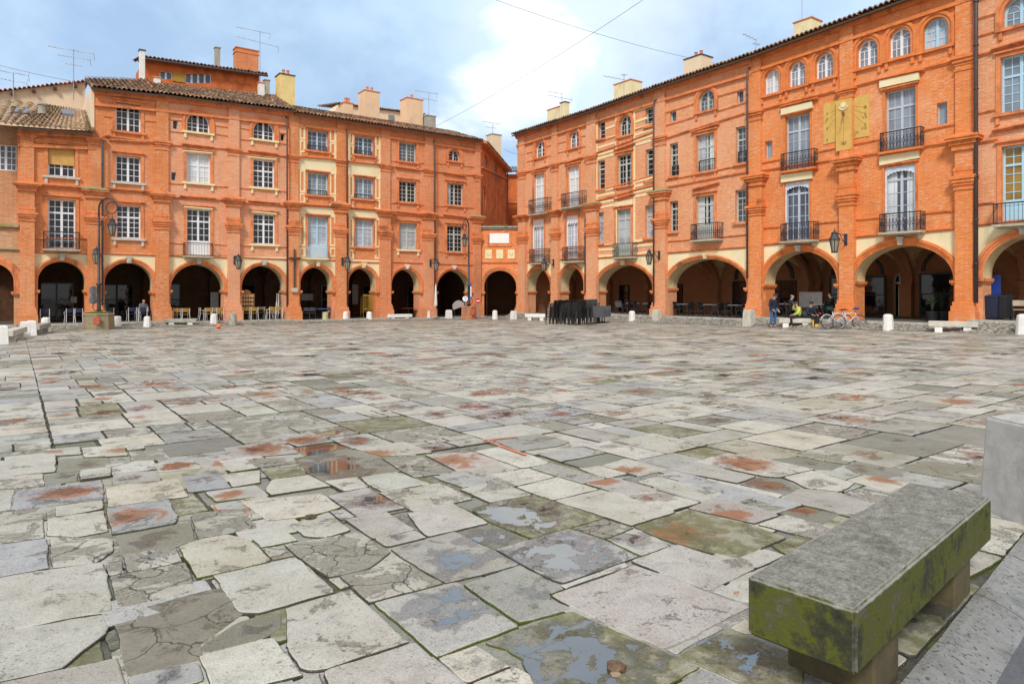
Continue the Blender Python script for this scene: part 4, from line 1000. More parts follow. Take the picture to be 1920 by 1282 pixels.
# sundial painted over the middle pilaster
A=[B.sz(1545,197,.02),B.sz(1630,180,.02)]
q=MB(); s0,s1=B.S(1544,.03),B.S(1569,.03); z0,z1=B.sz(1556,269,.03)[1],B.sz(1556,194,.03)[1]; t0,t1=B.S(1597,.03),B.S(1630,.03)
q.prism([(s0,z0-.02),(s1,z0+.05),(s1,z1+.05),(s0,z1-.02)],-.035,.01); 
c0,c1=B.S(1568,.16),B.S(1596,.16); zc0=B.sz(1582,282,.16)[1]; zc1=B.sz(1582,186,.16)[1]
q.box(t0,t1,-.0352,.01,z0+.02,z1+.02)
q.box(c0-.02,c1+.02,-.165,.01,zc0,zc1)
sd=B.bld(q,'sundial',SUND); sd['label']='yellow painted sundial with dark hour lines across wall and pilaster'
q=MB(); cx,cz=(c0+c1)/2,zc1-.35
for ang in (-78,-62,-44,-24,0,22,42,60,76):
    r=math.radians(ang); dx,dz=math.sin(r),-math.cos(r)
    l0,l1=.55,(1.95 if abs(ang)<15 else 2.2)
    tip=(cx+dx*l1,cz+dz*l1)
    inside=c0<cx+dx*l1<c1
    y=-.168 if inside else -.038
    xa=cx+dx*l0 if inside else (c0-.04 if dx<0 else c1+.04)
    za=cz+dz*l0 if inside else cz+(xa-cx)*dz/dx
    if not inside and not(s0<tip[0]<t1): tip=((s0+.2 if dx<0 else t1-.2),cz+((s0+.2 if dx<0 else t1-.2)-cx)*dz/dx)
    if tip[1]>z1-.1 or za>z1: continue
    if tip[1]<z0+.25 and not inside: continue
    q.tube([(xa,y,za),(tip[0],y,tip[1])],.006,4)
    q.hexa([(tip[0]-.04,y-.004,tip[1]-.05),(tip[0]+.04,y-.004,tip[1]-.05),(tip[0]+.04,y,tip[1]-.05),(tip[0]-.04,y,tip[1]-.05),(tip[0]-.015,y-.004,tip[1]+.1),(tip[0]+.015,y-.004,tip[1]+.1),(tip[0]+.015,y,tip[1]+.1),(tip[0]-.015,y,tip[1]+.1)])
q.tube([(cx-.05,-.17,cz-.35),(cx+.1,-.55,cz-.9)],.02,5); q.hexa([(cx-.1,-.175,cz-.45),(cx+.16,-.4,cz-.6),(cx+.16,-.38,cz-.62),(cx-.1,-.15,cz-.47),(cx-.1,-.175,cz-.28),(cx+.16,-.4,cz-.38),(cx+.16,-.38,cz-.4),(cx-.1,-.15,cz-.3)])
B.bld(q,'hour_line',FADED,sd)
def txt(body,size,mat,name,parent,s,y,z,ofs,rot=0.0):
    cu=bpy.data.curves.new(name,'FONT'); cu.body=body; cu.size=size; cu.align_x='CENTER'; cu.align_y='CENTER'; cu.extrude=.003
    ob=bpy.data.objects.new(name,cu); COL.objects.link(ob)
    dg=bpy.context.evaluated_depsgraph_get(); me=bpy.data.meshes.new_from_object(ob.evaluated_get(dg)); bpy.data.objects.remove(ob)
    me.materials.clear(); me.materials.append(mat)
    o=bpy.data.objects.new(name,me); COL.objects.link(o); o.parent=parent
    o.location=Vector((s,y,z))-Vector(ofs); o.rotation_euler=(PI/2,0,rot); return o
for (b,px,py) in (('VI',1622,202),('VII',1621,220),('VIII',1620,241),('IX',1606,249),('I',1548,229),('XI',1600,254),('II',1551,263)):
    txt(b,.22,FADED,'hour_numeral',sd,B.S(px,.04),-.042,B.sz(px,py,.04)[1],B.ofs)
txt('XII',.26,FADED,'hour_numeral',sd,cx,-.172,zc0+.35,B.ofs)
q=MB(); q.lathe([(.14,-.05),(.14,.0),(.08,.02),(.08,.05)],(cx,-.17,cz+.05),12,'y')
for k in range(7): a=PI*(.1+.8*k/6); q.lathe([(.06,-.03),(.035,.03)],(cx+.19*math.cos(a+PI),-.18,cz-.02+.19*math.sin(a+PI)*.8),7,'y')
B.bld(q,'medallion',CREAM_P,sd)
R4=B
B=Bld(FR_,'brick_house','brick house at the right edge with sky blue windows and a large plain balcony',1826,2080,(601,604),B_RS)
B.win(1885,1945,-6,46,arch=True,cols=2,rows=3,pane='s',fr='s'); B.win(1880,1950,103,207,rows=6,tr=.35,pane='s',fr='s'); B.win(1882,1955,272,412,rows=8,tr=.25,pane='y',fr='s',sill=False)
w=B.last; q=MB(); q.box(w[0]+.08,w[1]-.08,.18,.23,w[2],w[2]+.9); B.bld(q,'door_panel',SKYB)
B.balcony(1862,1975,378,418,'arches')
B.arcade([(1826,2080,dict(xo0=1843,xo1=2040,ytop=440,yimp=521,outer=.33,key=K(1909,1925,424,439,STONE)))],((1826,420),(2080,396)),depth=6.0)
B.wallup(((1826,-47),(2080,-160)));B.shop(0,1)
B.band(1832,419,2080,396,.12,.1); B.band(1832,381,1863,378,.1,.07); B.band(1832,265,1870,258,.13,.1); B.band(1858,243,1960,222,.18,.22,name='ledge',steps=3); B.band(1832,211,1866,204,.1,.07); B.band(1832,102,1866,92,.13,.1); B.band(1857,91,1960,62,.18,.22,name='ledge',steps=3); B.band(1832,34,1870,22,.1,.06); B.band(1832,67,1870,56,.1,.06)
B.cornice(); B.roof(((1826,-55),(2080,-170)),back_o=-5,slope=.22)
R5=B

# end walls that close the galleries at the side street
for B,x in ((H5,'b'),(R1,'a'),(LOWH,'a')):
    A=B.arches[0]; q=MB(); s=B.s1 if x=='b' else B.s0
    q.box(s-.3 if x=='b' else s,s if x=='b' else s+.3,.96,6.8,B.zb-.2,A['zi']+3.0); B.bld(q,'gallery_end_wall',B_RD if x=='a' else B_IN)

# arched shop doors with pale frames at the back of the sundial house gallery
def shopdoor(B,x0,x1,yt,yl,off):
    y=-off; a,b=B.S(x0,off),B.S(x1,off); xm=(x0+x1)/2; zt=B.sz(xm,yt,off)[1]; zl=B.sz(xm,yl,off)[1]; zb=B.zb; r=(b-a)/2; c=(a+b)/2; t=.13
    rise=zt-zl
    q=MB(); q.prism([(a-t,zb),(a-t,zl)]+arcpts(c,zl,r+t,rise+t,14)+[(b+t,zl),(b+t,zb),(b,zb),(b,zl)]+arcpts(c,zl,r,rise,14,0,PI)+[(a,zl),(a,zb)],y-.06,y+.02)
    d=B.bld(q,'shop_door',plain('door_surround',(.40,.30,.16),.8)); q=MB(); q.prism([(a+.01,zb),(b-.01,zb),(b-.01,zl)]+arcpts(c,zl,r-.01,rise-.01,14,0,PI)+[(a+.01,zl)],y-.03,y-.005); B.bld(q,'glass',SHOPG,d)
    q=MB(); q.box(a,b,y-.05,y-.031,zl-.06,zl+.03); q.box(c-.03,c+.03,y-.045,y-.0305,zb,zl-.061); B.bld(q,'transom',CREAM_P,d)
dp=-(.95+6.0-.02)
for (x0,x1) in ((1454,1474),(1511,1530)): shopdoor(R4,x0,x1,510,528,dp)
shopdoor(R4,1680,1692,516,530,dp)
# ================================================================== GROUND
struct_root=None
def sheetmat():
    m,nt,b=newmat('joint_dirt'); co=worldco(nt)
    n=tnoise(nt,co,9,7,0.7); n2=tnoise(nt,co,1.3,5,0.6); n3=tnoise(nt,co,70,3,0.6)
    c=ramp(nt,n,[(0.3,(0.040,0.039,0.030)),(0.5,(0.085,0.083,0.066)),(0.72,(0.17,0.165,0.14))])
    c=mix(nt,mrange(nt,math_(nt,'ADD',n2,math_(nt,'MULTIPLY',n3,0.25)),0.64,0.74,0,0.85),c,(0.10,0.115,0.014))
    L(nt,c,b.inputs['Base Color']); b.inputs['Roughness'].default_value=0.9; bump(nt,b,math_(nt,'ADD',n,n3),0.8,0.02); return m
DIRT=sheetmat()
q=MB(); q.add([(-400,-300,-6),(400,-300,-6),(400,600,-6),(-400,600,-6)],[(0,1,2,3)]); struct(q.build('ground',plain('earth',(.2,.19,.16),.9)))
GA,GB=gpt(1695,1281),gpt(1920,1005); GD=Vector((GB.x-GA.x,GB.y-GA.y)).normalized(); GN=Vector((GD.y,-GD.x))
_k=GA.y-GA.x*GD.y/GD.x
q=MB(); zb_=lambda x,y:(x,y,gz(x,y)-.026)
q.add([zb_(-60,-12),zb_(0,-12),zb_(0,75),zb_(-60,75)],[(0,1,2,3)])
_e=Vector((GA.x,GA.y))+GD*60
q.add([zb_(0,_k),zb_(_e.x,_e.y),zb_(60,75),zb_(0,75)],[(0,1,2,3)]); struct(q.build('paving_bed',DIRT))
# ---- paving stones
def pavemat():
    m,nt,b=newmat('paving_stone'); co=worldco(nt)
    t=N(nt,'ShaderNodeVertexColor'); t.layer_name='tint'; p=N(nt,'ShaderNodeVertexColor'); p.layer_name='prm'
    ps=N(nt,'ShaderNodeSeparateColor'); L(nt,p.outputs[0],ps.inputs[0]); ero,sta,wet=ps.outputs[0],ps.outputs[1],ps.outputs[2]; mos=p.outputs[1]
    uv=N(nt,'ShaderNodeUVMap'); uv.uv_map='st'
    n1=tnoise(nt,co,1.7,6,0.6); n2=tnoise(nt,co,8,8,0.68,0.3); n3=tnoise(nt,co,45,5,0.65); n4=tnoise(nt,co,3.4,11,0.70,0.6)
    n5=tnoise(nt,co,150,3,0.6)
    c=mix(nt,1.0,t.outputs[0],ramp(nt,n2,[(0.25,gr(0.66)),(0.5,gr(1.0)),(0.78,gr(1.22))]),'MULTIPLY')
    c=mix(nt,mrange(nt,n1,0.42,0.66,0,0.55),c,mix(nt,1.0,t.outputs[0],(0.80,0.77,0.68),'MULTIPLY'))
    # pits and lichen specks
    spk=mrange(nt,math_(nt,'ADD',n3,math_(nt,'ADD',math_(nt,'MULTIPLY',ero,0.07),math_(nt,'MULTIPLY',math_(nt,'SUBTRACT',n4,0.5),0.45))),0.60,0.69)
    c=mix(nt,math_(nt,'MULTIPLY',spk,0.62),c,(0.085,0.082,0.075))
    c=mix(nt,mrange(nt,n5,0.56,0.70,0,0.5),c,(0.07,0.07,0.065)); c=mix(nt,mrange(nt,n5,0.42,0.28,0,0.4),c,(0.66,0.65,0.61))
    n7=tnoise(nt,co,85,4,0.75); c=mix(nt,1.0,c,ramp(nt,n7,[(0.3,gr(0.72)),(0.5,gr(1.0)),(0.7,gr(1.18))]),'MULTIPLY')
    # flaked areas: layers spalled off, darker and browner below
    em=math_(nt,'ADD',n4,math_(nt,'MULTIPLY',math_(nt,'SUBTRACT',ero,0.5),0.24))
    fl=mrange(nt,em,0.55,0.625)
    c=mix(nt,math_(nt,'MULTIPLY',fl,0.72),c,mix(nt,n2,(0.12,0.105,0.08),(0.36,0.335,0.275)))
    lip=math_(nt,'MULTIPLY',mrange(nt,em,0.535,0.56),mrange(nt,em,0.60,0.565))
    c=mix(nt,math_(nt,'MULTIPLY',lip,0.55),c,(0.05,0.045,0.04))
    # cracks
    vo=N(nt,'ShaderNodeTexVoronoi',feature='DISTANCE_TO_EDGE'); vo.inputs['Scale'].default_value=2.3
    w=N(nt,'ShaderNodeVectorMath',operation='ADD'); L(nt,co,w.inputs[0])
    nn=N(nt,'ShaderNodeTexNoise'); nn.inputs['Scale'].default_value=3.5; nn.inputs['Detail'].default_value=6; L(nt,co,nn.inputs['Vector'])
    vm=N(nt,'ShaderNodeVectorMath',operation='SCALE'); L(nt,nn.outputs['Color'],vm.inputs[0]); vm.inputs['Scale'].default_value=0.35; L(nt,vm.outputs[0],w.inputs[1]); L(nt,w.outputs[0],vo.inputs['Vector'])
    cr=math_(nt,'MULTIPLY',mrange(nt,vo.outputs['Distance'],0.016,0.004),mrange(nt,math_(nt,'ADD',ero,math_(nt,'MULTIPLY',n1,0.5)),0.74,0.92))
    c=mix(nt,math_(nt,'MULTIPLY',cr,0.85),c,(0.035,0.033,0.026))
    # rusty clay left in the hollows
    ln=N(nt,'ShaderNodeVectorMath',operation='LENGTH'); L(nt,uv.outputs[0],ln.inputs[0])
    st=math_(nt,'ADD',ln.outputs['Value'],math_(nt,'MULTIPLY',math_(nt,'SUBTRACT',n4,0.5),1.9))
    st=mrange(nt,math_(nt,'ADD',math_(nt,'SUBTRACT',st,math_(nt,'MULTIPLY',sta,0.44)),math_(nt,'MULTIPLY',math_(nt,'LESS_THAN',sta,0.05),9.0)),0.15,-0.14)
    c=mix(nt,math_(nt,'MULTIPLY',st,0.85),c,mix(nt,n2,(0.21,0.062,0.016),(0.40,0.165,0.065)))
    # moss
    ms=math_(nt,'MULTIPLY',mrange(nt,math_(nt,'ADD',n2,math_(nt,'MULTIPLY',n1,0.4)),0.55,0.78),mos)
    c=mix(nt,ms,c,(0.13,0.125,0.045))
    # damp patches, with standing water in their middle
    n6=tnoise(nt,co,5.5,7,0.62,0.5)
    wf=math_(nt,'ADD',math_(nt,'ADD',math_(nt,'MULTIPLY',n1,0.45),math_(nt,'MULTIPLY',n6,0.75)),math_(nt,'MULTIPLY',math_(nt,'SUBTRACT',0.45,ln.outputs['Value']),0.30))
    wf=math_(nt,'ADD',wf,math_(nt,'MULTIPLY',math_(nt,'SUBTRACT',wet,1.0),0.30))
    dm=mrange(nt,wf,0.56,0.63); wc_=mrange(nt,wf,0.685,0.70)
    c=mix(nt,math_(nt,'MULTIPLY',dm,0.85),c,mix(nt,1.0,c,(0.52,0.52,0.54),'MULTIPLY'))
    c=mix(nt,math_(nt,'MULTIPLY',wc_,0.8),c,(0.05,0.05,0.048))
    L(nt,c,b.inputs['Base Color'])
    r=math_(nt,'ADD',math_(nt,'MULTIPLY',n2,0.25),0.46)
    r=mix(nt,dm,mixv(nt,r),gr(0.16)); r=mix(nt,wc_,r,gr(0.025)); L(nt,r,b.inputs['Roughness'])
    L(nt,mrange(nt,wc_,0,1,0.28,0.9,False),b.inputs['Specular IOR Level']); L(nt,mrange(nt,wc_,0,1,1.5,2.1,False),b.inputs['IOR'])
    h=math_(nt,'ADD',math_(nt,'ADD',math_(nt,'MULTIPLY',n2,0.9),math_(nt,'MULTIPLY',n3,0.6)),math_(nt,'MULTIPLY',n7,0.3)); h=math_(nt,'SUBTRACT',h,math_(nt,'MULTIPLY',fl,0.9)); h=math_(nt,'SUBTRACT',h,math_(nt,'MULTIPLY',cr,1.2)); h=math_(nt,'SUBTRACT',h,math_(nt,'MULTIPLY',spk,0.4))
    h=math_(nt,'MULTIPLY',h,mrange(nt,dm,0.0,1.0,1.0,0.35,False)); h=math_(nt,'MULTIPLY',h,math_(nt,'SUBTRACT',1.0,wc_))
    bump(nt,b,h,0.45,0.012)
    return m
def mixv(nt,v):
    c=N(nt,'ShaderNodeCombineColor')
    for i in range(3): L(nt,v,c.inputs[i])
    return c.outputs[0]
PAVE=pavemat()
TYP={'l':[(.50,.485,.44),(.53,.51,.465),(.48,.47,.43),(.54,.525,.48)],'g':[(.40,.395,.375),(.37,.37,.35),(.43,.42,.40)],'b':[(.385,.39,.40),(.42,.42,.42)],
 'p':[(.45,.425,.40),(.42,.395,.375),(.47,.445,.415)],'m':[(.26,.26,.23),(.29,.285,.25),(.23,.23,.20)],'y':[(.40,.385,.30),(.37,.36,.28)],'e':[(.45,.435,.385),(.48,.46,.40)],'d':[(.27,.235,.175),(.25,.22,.17)],'c':[(.54,.505,.435),(.53,.505,.445)]}
class Pave(MB):
    def __init__(s): super().__init__(); s.st=[]
PV=Pave()
def stone(poly,h,typ,ero,sta,wet,mos,near):
    """one slab: ragged outline, worn edge, sides"""
    c=sum((Vector(p) for p in poly),Vector((0,0)))/len(poly)
    col=RN.choice(TYP[typ]); f=RN.uniform(.93,1.09); col=tuple(x*f*k*RN.uniform(.98,1.02) for x,k in zip(col,(.97,.96,.935)))
    out=[]
    n=len(poly); sd=RN.uniform(0,99); uo=Vector((RN.uniform(-.4,.4),RN.uniform(-.4,.4)))*(1 if sta and wet<.8 else .4)
    R=max((Vector(p)-c).length for p in poly)
    if near:
        for i in range(n):
            a,b=Vector(poly[i]),Vector(poly[(i+1)%n]); d=(b-a); ln=d.length; k=max(2,int(ln/0.055)); nr=Vector((d.y,-d.x))/max(ln,1e-6)
            pv_=Vector(poly[i-1]); out.append(a+(c-a).normalized()*RN.uniform(.004,.016))
            for j in range(k):
                t=(j+.5)/k; pnt=a+d*t
                w=noise.noise(Vector((pnt.x*5,pnt.y*5,sd)))*0.010+noise.noise(Vector((pnt.x*22,pnt.y*22,sd)))*0.008
                out.append(pnt-nr*(w+.003 if True else 0))
    else: out=[Vector(p) for p in poly]
    tx,ty=(RN.uniform(-.006,.006),RN.uniform(-.006,.006)) if wet<1.5 else (0,0)
    Z=lambda p,dz: gz(p.x,p.y)+h+dz+(p.x-c.x)*tx+(p.y-c.y)*ty
    m=len(out); prm=(ero,sta,wet,mos)
    base=len(PV.v)
    if near:
        ins=[p+(c-p).normalized()*0.011 for p in out]
        mid_=[p+(c-p).normalized()*.004 for p in out]
        vs=[(p.x,p.y,Z(p,0)) for p in ins]+[(p.x,p.y,Z(p,-.004)) for p in mid_]+[(p.x,p.y,Z(p,-.010)) for p in out]+[(p.x,p.y,Z(p,-.04)) for p in out]
        dk=(.075,.095,.012) if RN.random()<.22 else (.060,.056,.042)
        PV.add(vs,[tuple(range(m))]+[(m+i,m+(i+1)%m,(i+1)%m,i) for i in range(m)],col,prm)
        b0=len(PV.v)-4*m
        for i in range(m):      # earth and moss caught along the arris
            for lv in (1,2):
                PV.f.append([b0+(lv+1)*m+i,b0+(lv+1)*m+(i+1)%m,b0+lv*m+(i+1)%m,b0+lv*m+i]); PV.t.append(dk); PV.u.append((.3,0,.1,0))
        PV.st+=[((p-c)/R+uo) for p in ins+mid_+out+out]
    else:
        vs=[(p.x,p.y,Z(p,0)) for p in out]+[(p.x,p.y,Z(p,-.03)) for p in out]
        PV.add(vs,[tuple(range(m))],col,prm); b0=len(PV.v)-2*m
        for i in range(m): PV.f.append([b0+m+i,b0+m+(i+1)%m,b0+(i+1)%m,b0+i]); PV.t.append((.10,.095,.078)); PV.u.append((.3,0,.1,0))
        PV.st+=[((p-c)/R+uo) for p in out+out]
ZO={'A':(0,962),'B':(400,962),'C':(800,962),'D':(1120,962),'E':(0,740),'F':(400,740),'G':(800,740),'H':(1200,740)}
HAND="""A e -60,45 300,22 300,182 -60,232|E c 315,938 755,876 782,1018 590,1052 318,1042|A b -60,232 318,192 328,408 -60,482|A e 338,196 800,168 825,278 700,362 338,412|A l -90,492 735,368 805,655 800,732 495,782 100,862 -90,905|A l -90,905 738,752 770,880 440,1148 -90,1262|A p -90,1290 500,1142 838,1068 880,1300 -90,1420|A d 785,802 1480,602 1690,562 1812,735 1450,985 1480,1078 885,1215 850,1060|A e 795,492 1358,382 1465,583 850,708|A e 955,312 1288,264 1345,372 985,428|A e 778,392 920,352 962,432 792,462|A m 895,162 1400,72 1440,190 1290,252 942,303|E b1 782,852 1238,792 1308,920 1280,985 832,1052|A l 832,186 878,168 918,268 850,288|A c 1308,242 1690,168 1838,192 1992,355 1438,482|B l 32,458 588,332 866,590 340,736 222,732|A m 1452,988 1600,880 1880,780 2080,762 2080,848 1950,918 1562,1018|B l 382,742 960,582 1008,582 1412,960 812,1152 712,1152|B l -78,1032 290,948 463,908 682,1183 102,1338 22,1278|A b 905,1232 1458,1082 1548,1218 905,1400|B p 862,1162 1490,982 1828,1280 1600,1420 960,1420|B l 482,1292 818,1182 898,1290 860,1420 400,1420|C g2 -382,682 208,532 643,848 52,1058|B e 542,242 1090,152 1298,290 1130,408 882,462|B e 962,472 1350,358 1438,386 1686,530 1222,668 1002,550|B e 348,276 520,248 588,320 422,358|B l 252,162 480,112 598,200 332,253|F l 602,972 850,892 998,1010 840,1058 702,1048|F c 232,798 800,748 943,850 642,913 422,933|F p 962,947 1288,887 1478,1008 1142,1078|G p -118,892 188,824 433,957 12,1050|F g 1168,1092 1480,1022 1598,1060 1252,1138|C g2 -288,284 200,152 328,210 468,277 682,394 270,513 102,522|C m3 215,152 450,80 738,186 500,258 300,213|G y3 442,832 800,757 1300,920 757,1072 482,958 362,860|C b3 492,272 1048,117 1288,192 1556,320 1022,508 692,388|C l 1012,530 1470,378 1478,386 1042,545|C g 292,545 690,408 1006,560 892,600 892,660 1026,715 702,797|C p 942,600 1522,391 2378,705 1775,996 1202,743|C y3 502,962 762,832 1120,747 1992,1150 1500,1420 950,1420 792,1180 740,1080 622,1000|C c2 62,1082 330,988 566,1140 262,1258|C c 262,1292 620,1148 858,1280 900,1420 200,1420|D l 268,346 580,238 1146,415 820,562|H y1 -16,984 370,865 758,957 1060,1066 722,1212 262,1113|G l 974,796 1310,718 1866,885 1532,987|G e 1074,1000 1320,933 1516,995 1280,1083|G g2 1314,1085 1530,1003 1856,1125 1610,1202|D l 864,580 1030,502 1200,540 1200,660 980,628|D l 1024,490 1110,467 1200,540 1110,518|D l 1054,340 1220,263 1366,310 1150,402|H y 974,1110 1180,1063 1360,1110 1110,1188|D y2 642,1087 950,913 1000,893 1500,1080 1500,1300 1000,1300 782,1165|D l 534,1010 860,848 962,890 640,1073|D c 904,820 1100,733 1300,860 1160,900|D g 544,1290 770,1168 1006,1290 900,1420|H c 894,980 1090,908 1500,1020 1250,1083|H p1 384,850 580,783 1046,910 880,967|H e 764,810 820,788 1066,850 990,867|H m1 1014,870 1060,833 1250,843 1466,890 1340,957|H p 1034,790 1220,708 1480,733 1736,820 1590,887|H l 414,660 510,633 1056,750 970,792|H l 4,650 150,618 636,755 480,792|H g 164,605 260,578 496,630 390,657|H p 254,560 420,518 846,610 720,652|H l4 430,500 650,443 800,453 1276,560 1040,612 950,607|H m 824,455 920,433 1150,458 1500,523 1410,557 1290,557|H m 1524,520 1650,473 2000,515 2000,640 1650,587|H e 1134,450 1280,408 1646,470 1530,512|H m2 724,650 860,618 1060,628 1216,700 1080,747|H l 1054,620 1280,573 1586,660 1480,722 1230,692|H l 1294,570 1430,553 1646,590 1500,637|H l1 1524,640 1680,598 2000,665 1830,720|G l 704,690 980,623 1281,715 960,787|G l 514,600 760,558 946,620 690,677|G l 284,710 540,658 776,750 490,802|G b 74,610 280,593 526,640 280,687|G p1 14,450 350,433 676,550 340,612|G g 794,550 930,518 1316,625 1170,657|G p1 1194,660 1400,628 1696,710 1510,752|G l 354,430 550,393 766,450 906,515 690,547|G g 504,335 850,293 1056,350 970,382 700,417|G l 1164,550 1300,538 1486,590 1340,622|G l1 1334,530 1500,483 1826,570 1580,647|F m2 644,480 1000,398 1200,453 1376,570 840,637 724,580|F y 374,555 620,523 716,585 450,627|F c 454,640 740,598 856,680 450,742 412,715|F p2 874,760 1140,703 1416,850 1080,912|F l 844,650 1060,618 1146,690 950,722|F l 1084,630 1360,583 1596,665 1280,717|F e 1244,480 1500,453 1786,575 1530,612|F c 1274,735 1690,663 1926,780 1500,867|F l1 1054,390 1430,358 1616,430 1280,462|F g4 94,400 480,338 616,435 180,472|F g4 494,330 720,283 886,350 640,382|F m6 554,400 880,368 1026,395 700,477 600,470|F e 264,485 600,473 696,500 340,542|E b 1374,615 1630,588 1706,690 1435,722|E c 814,690 1360,633 1436,755 832,827|E b4 150,722 773,643 806,775 124,852|E l 444,840 800,783 813,838 440,912|E l5 624,580 808,553 808,613 622,638|E g 844,590 1150,573 1186,635 842,677|E l4 1154,520 1440,493 1486,550 1190,577|E g1 1474,500 1740,468 1836,545 1530,577|E m 454,480 800,468 808,528 452,577|E l -60,502 438,462 438,568 -60,612|E e -60,618 300,597 308,678 -60,712|E m 324,600 600,578 618,630 322,677|E l -60,722 128,708 108,848 -60,876|E l1 634,400 910,373 936,450 652,467|E l 924,365 1040,353 1066,400 942,417|E e 954,430 1200,408 1256,480 962,497|E m 1254,420 1680,388 1736,450 1292,477|E l1 374,410 610,388 618,438 370,452|E l 1684,600 1930,573 1930,653 1720,687|F g1 -36,732 318,683 396,750 44,792|E b 1634,820 1810,793 1846,840 1652,852|E e 1404,960 1470,893 1800,863 1900,1000 1452,1077|F b 854,880 980,868 1046,920 952,942"""
HP=[]; HD=[]
def clip(P,a,d,n,off):
    # keep the side of the line a + t d towards n, beyond off
    R=[]; f=lambda p:(p[0]-a[0])*n[0]+(p[1]-a[1])*n[1]-off
    for i in range(len(P)):
        p,q_=P[i],P[(i+1)%len(P)]; fp,fq=f(p),f(q_)
        if fp>=0: R.append(p)
        if (fp>=0)!=(fq>=0):
            t=fp/(fp-fq); R.append((p[0]+(q_[0]-p[0])*t,p[1]+(q_[1]-p[1])*t))
    return R
def butt(P,Q,gap=.007):
    # trim slab P where it runs under its neighbour Q, along the edge of Q that parts them best
    best=None
    for i in range(len(Q)):
        a,b=Vector(Q[i]),Vector(Q[(i+1)%len(Q)]); d=b-a
        if d.length<.08: continue
        d.normalize(); n=Vector((d.y,-d.x))
        pen=max(0,-min((Vector(p)-a).dot(n) for p in P))
        if best is None or pen<best[0]: best=(pen,a,d,n)
    if best and 0<best[0]<.16:
        R=clip(P,best[1],best[2],best[3],gap)
        if len(R)>=3: return R
    return P
def grow(P,e):
    n=len(P); R=[]
    for i in range(n):
        a,b,c=Vector(P[i-1]),Vector(P[i]),Vector(P[(i+1)%n]); d1=(b-a).normalized(); d2=(c-b).normalized()
        n1=Vector((d1.y,-d1.x)); n2=Vector((d2.y,-d2.x)); m=(n1+n2); m=m.normalized() if m.length>.1 else n1
        k=min(2.0,1/max(.3,m.dot(n1))); r=b+m*e*k; R.append((r.x,r.y))
    return R
for rec in HAND.split('|'):
    z,t,*pts=rec.split(); k=int(t[1]) if len(t)>1 else 0; t=t[0]; ox,oy=ZO[z]
    P=[]
    for p in pts:
        x,y=p.split(','); w=gpt(ox+float(x)*.25,oy+float(y)*.25); P.append((w.x,w.y))
    ar=sum(P[i][0]*P[(i+1)%len(P)][1]-P[(i+1)%len(P)][0]*P[i][1] for i in range(len(P)))
    if ar<0: P.reverse()
    HD.append((grow(P,.030),t,k))
def area2(P): return abs(sum(P[i][0]*P[(i+1)%len(P)][1]-P[(i+1)%len(P)][0]*P[i][1] for i in range(len(P))))/2
for P,t,k in HD:
    for Q in HP:
        if min(p[0] for p in P)>max(p[0] for p in Q) or max(p[0] for p in P)<min(p[0] for p in Q) or min(p[1] for p in P)>max(p[1] for p in Q) or max(p[1] for p in P)<min(p[1] for p in Q): continue
        P=butt(P,Q)
    P=[p for i,p in enumerate(P) if math.hypot(p[0]-P[i-1][0],p[1]-P[i-1][1])>.012]
    if len(P)<3 or area2(P)<.004: continue
    HP.append(P)
    ero={'e':.74,'d':.92,'l':.30,'c':.42,'g':.22,'b':.35,'p':.2,'y':.45,'m':.1}[t]+RN.uniform(-.14,.14)
    sta={1:.8,4:1.0}.get(k,0.0); wet={2:1.08,3:1.2,4:.9,6:1.9}.get(k,.6 if t in 'bgm' else .3)
    stone(P,{5:.02}.get(k,-.004 if t in 'm' else (.0 if t=='d' else .004))+RN.uniform(-.002,.002),t,ero,sta,wet,.8 if t=='y' else (.35 if t=='m' else .08),True)
def inside(p,P):
    r=False; j=len(P)-1
    for i in range(len(P)):
        if (P[i][1]>p[1])!=(P[j][1]>p[1]) and p[0]<(P[j][0]-P[i][0])*(p[1]-P[i][1])/(P[j][1]-P[i][1])+P[i][0]: r=not r
        j=i
    return r
HB_=[(min(p[0] for p in P),max(p[0] for p in P),min(p[1] for p in P),max(p[1] for p in P),P) for P in HP]
U=FL.d; V=Vector((-U.y,U.x))                     # rows follow the square's sides
def okp(p):
    if p.y<1.6 or abs(p.x)>p.y*.86+2.0: return False
    if (p-FL.P).dot(FL.n)<2.0 or (p-FR_.P).dot(FR_.n)<1.5: return False
    if (p-Vector((GA.x,GA.y))).dot(GN)>-0.02: return False
    for a,b,c,d,P in HB_:
        if a<=p.x<=b and c<=p.y<=d and inside(p,P): return 2
    return 1
CELLS=[]
def split(u0,u1,v0,v1):
    du,dv=u1-u0,v1-v0; m,n=max(du,dv),min(du,dv)
    c_=U*((u0+u1)/2)+V*((v0+v1)/2); r_=m*.75
    if c_.y<-r_ or (c_-FL.P).dot(FL.n)<2-r_ or (c_-FR_.P).dot(FR_.n)<2-r_: return
    if m<RN.uniform(.55,1.45) and m/n<2.3: CELLS.append((u0,u1,v0,v1)); return
    k=RN.uniform(.36,.64)
    if (du>dv)==(RN.random()<.93): x=u0+du*k; split(u0,x,v0,v1); split(x,u1,v0,v1)
    else: x=v0+dv*k; split(u0,u1,v0,x); split(u0,u1,x,v1)
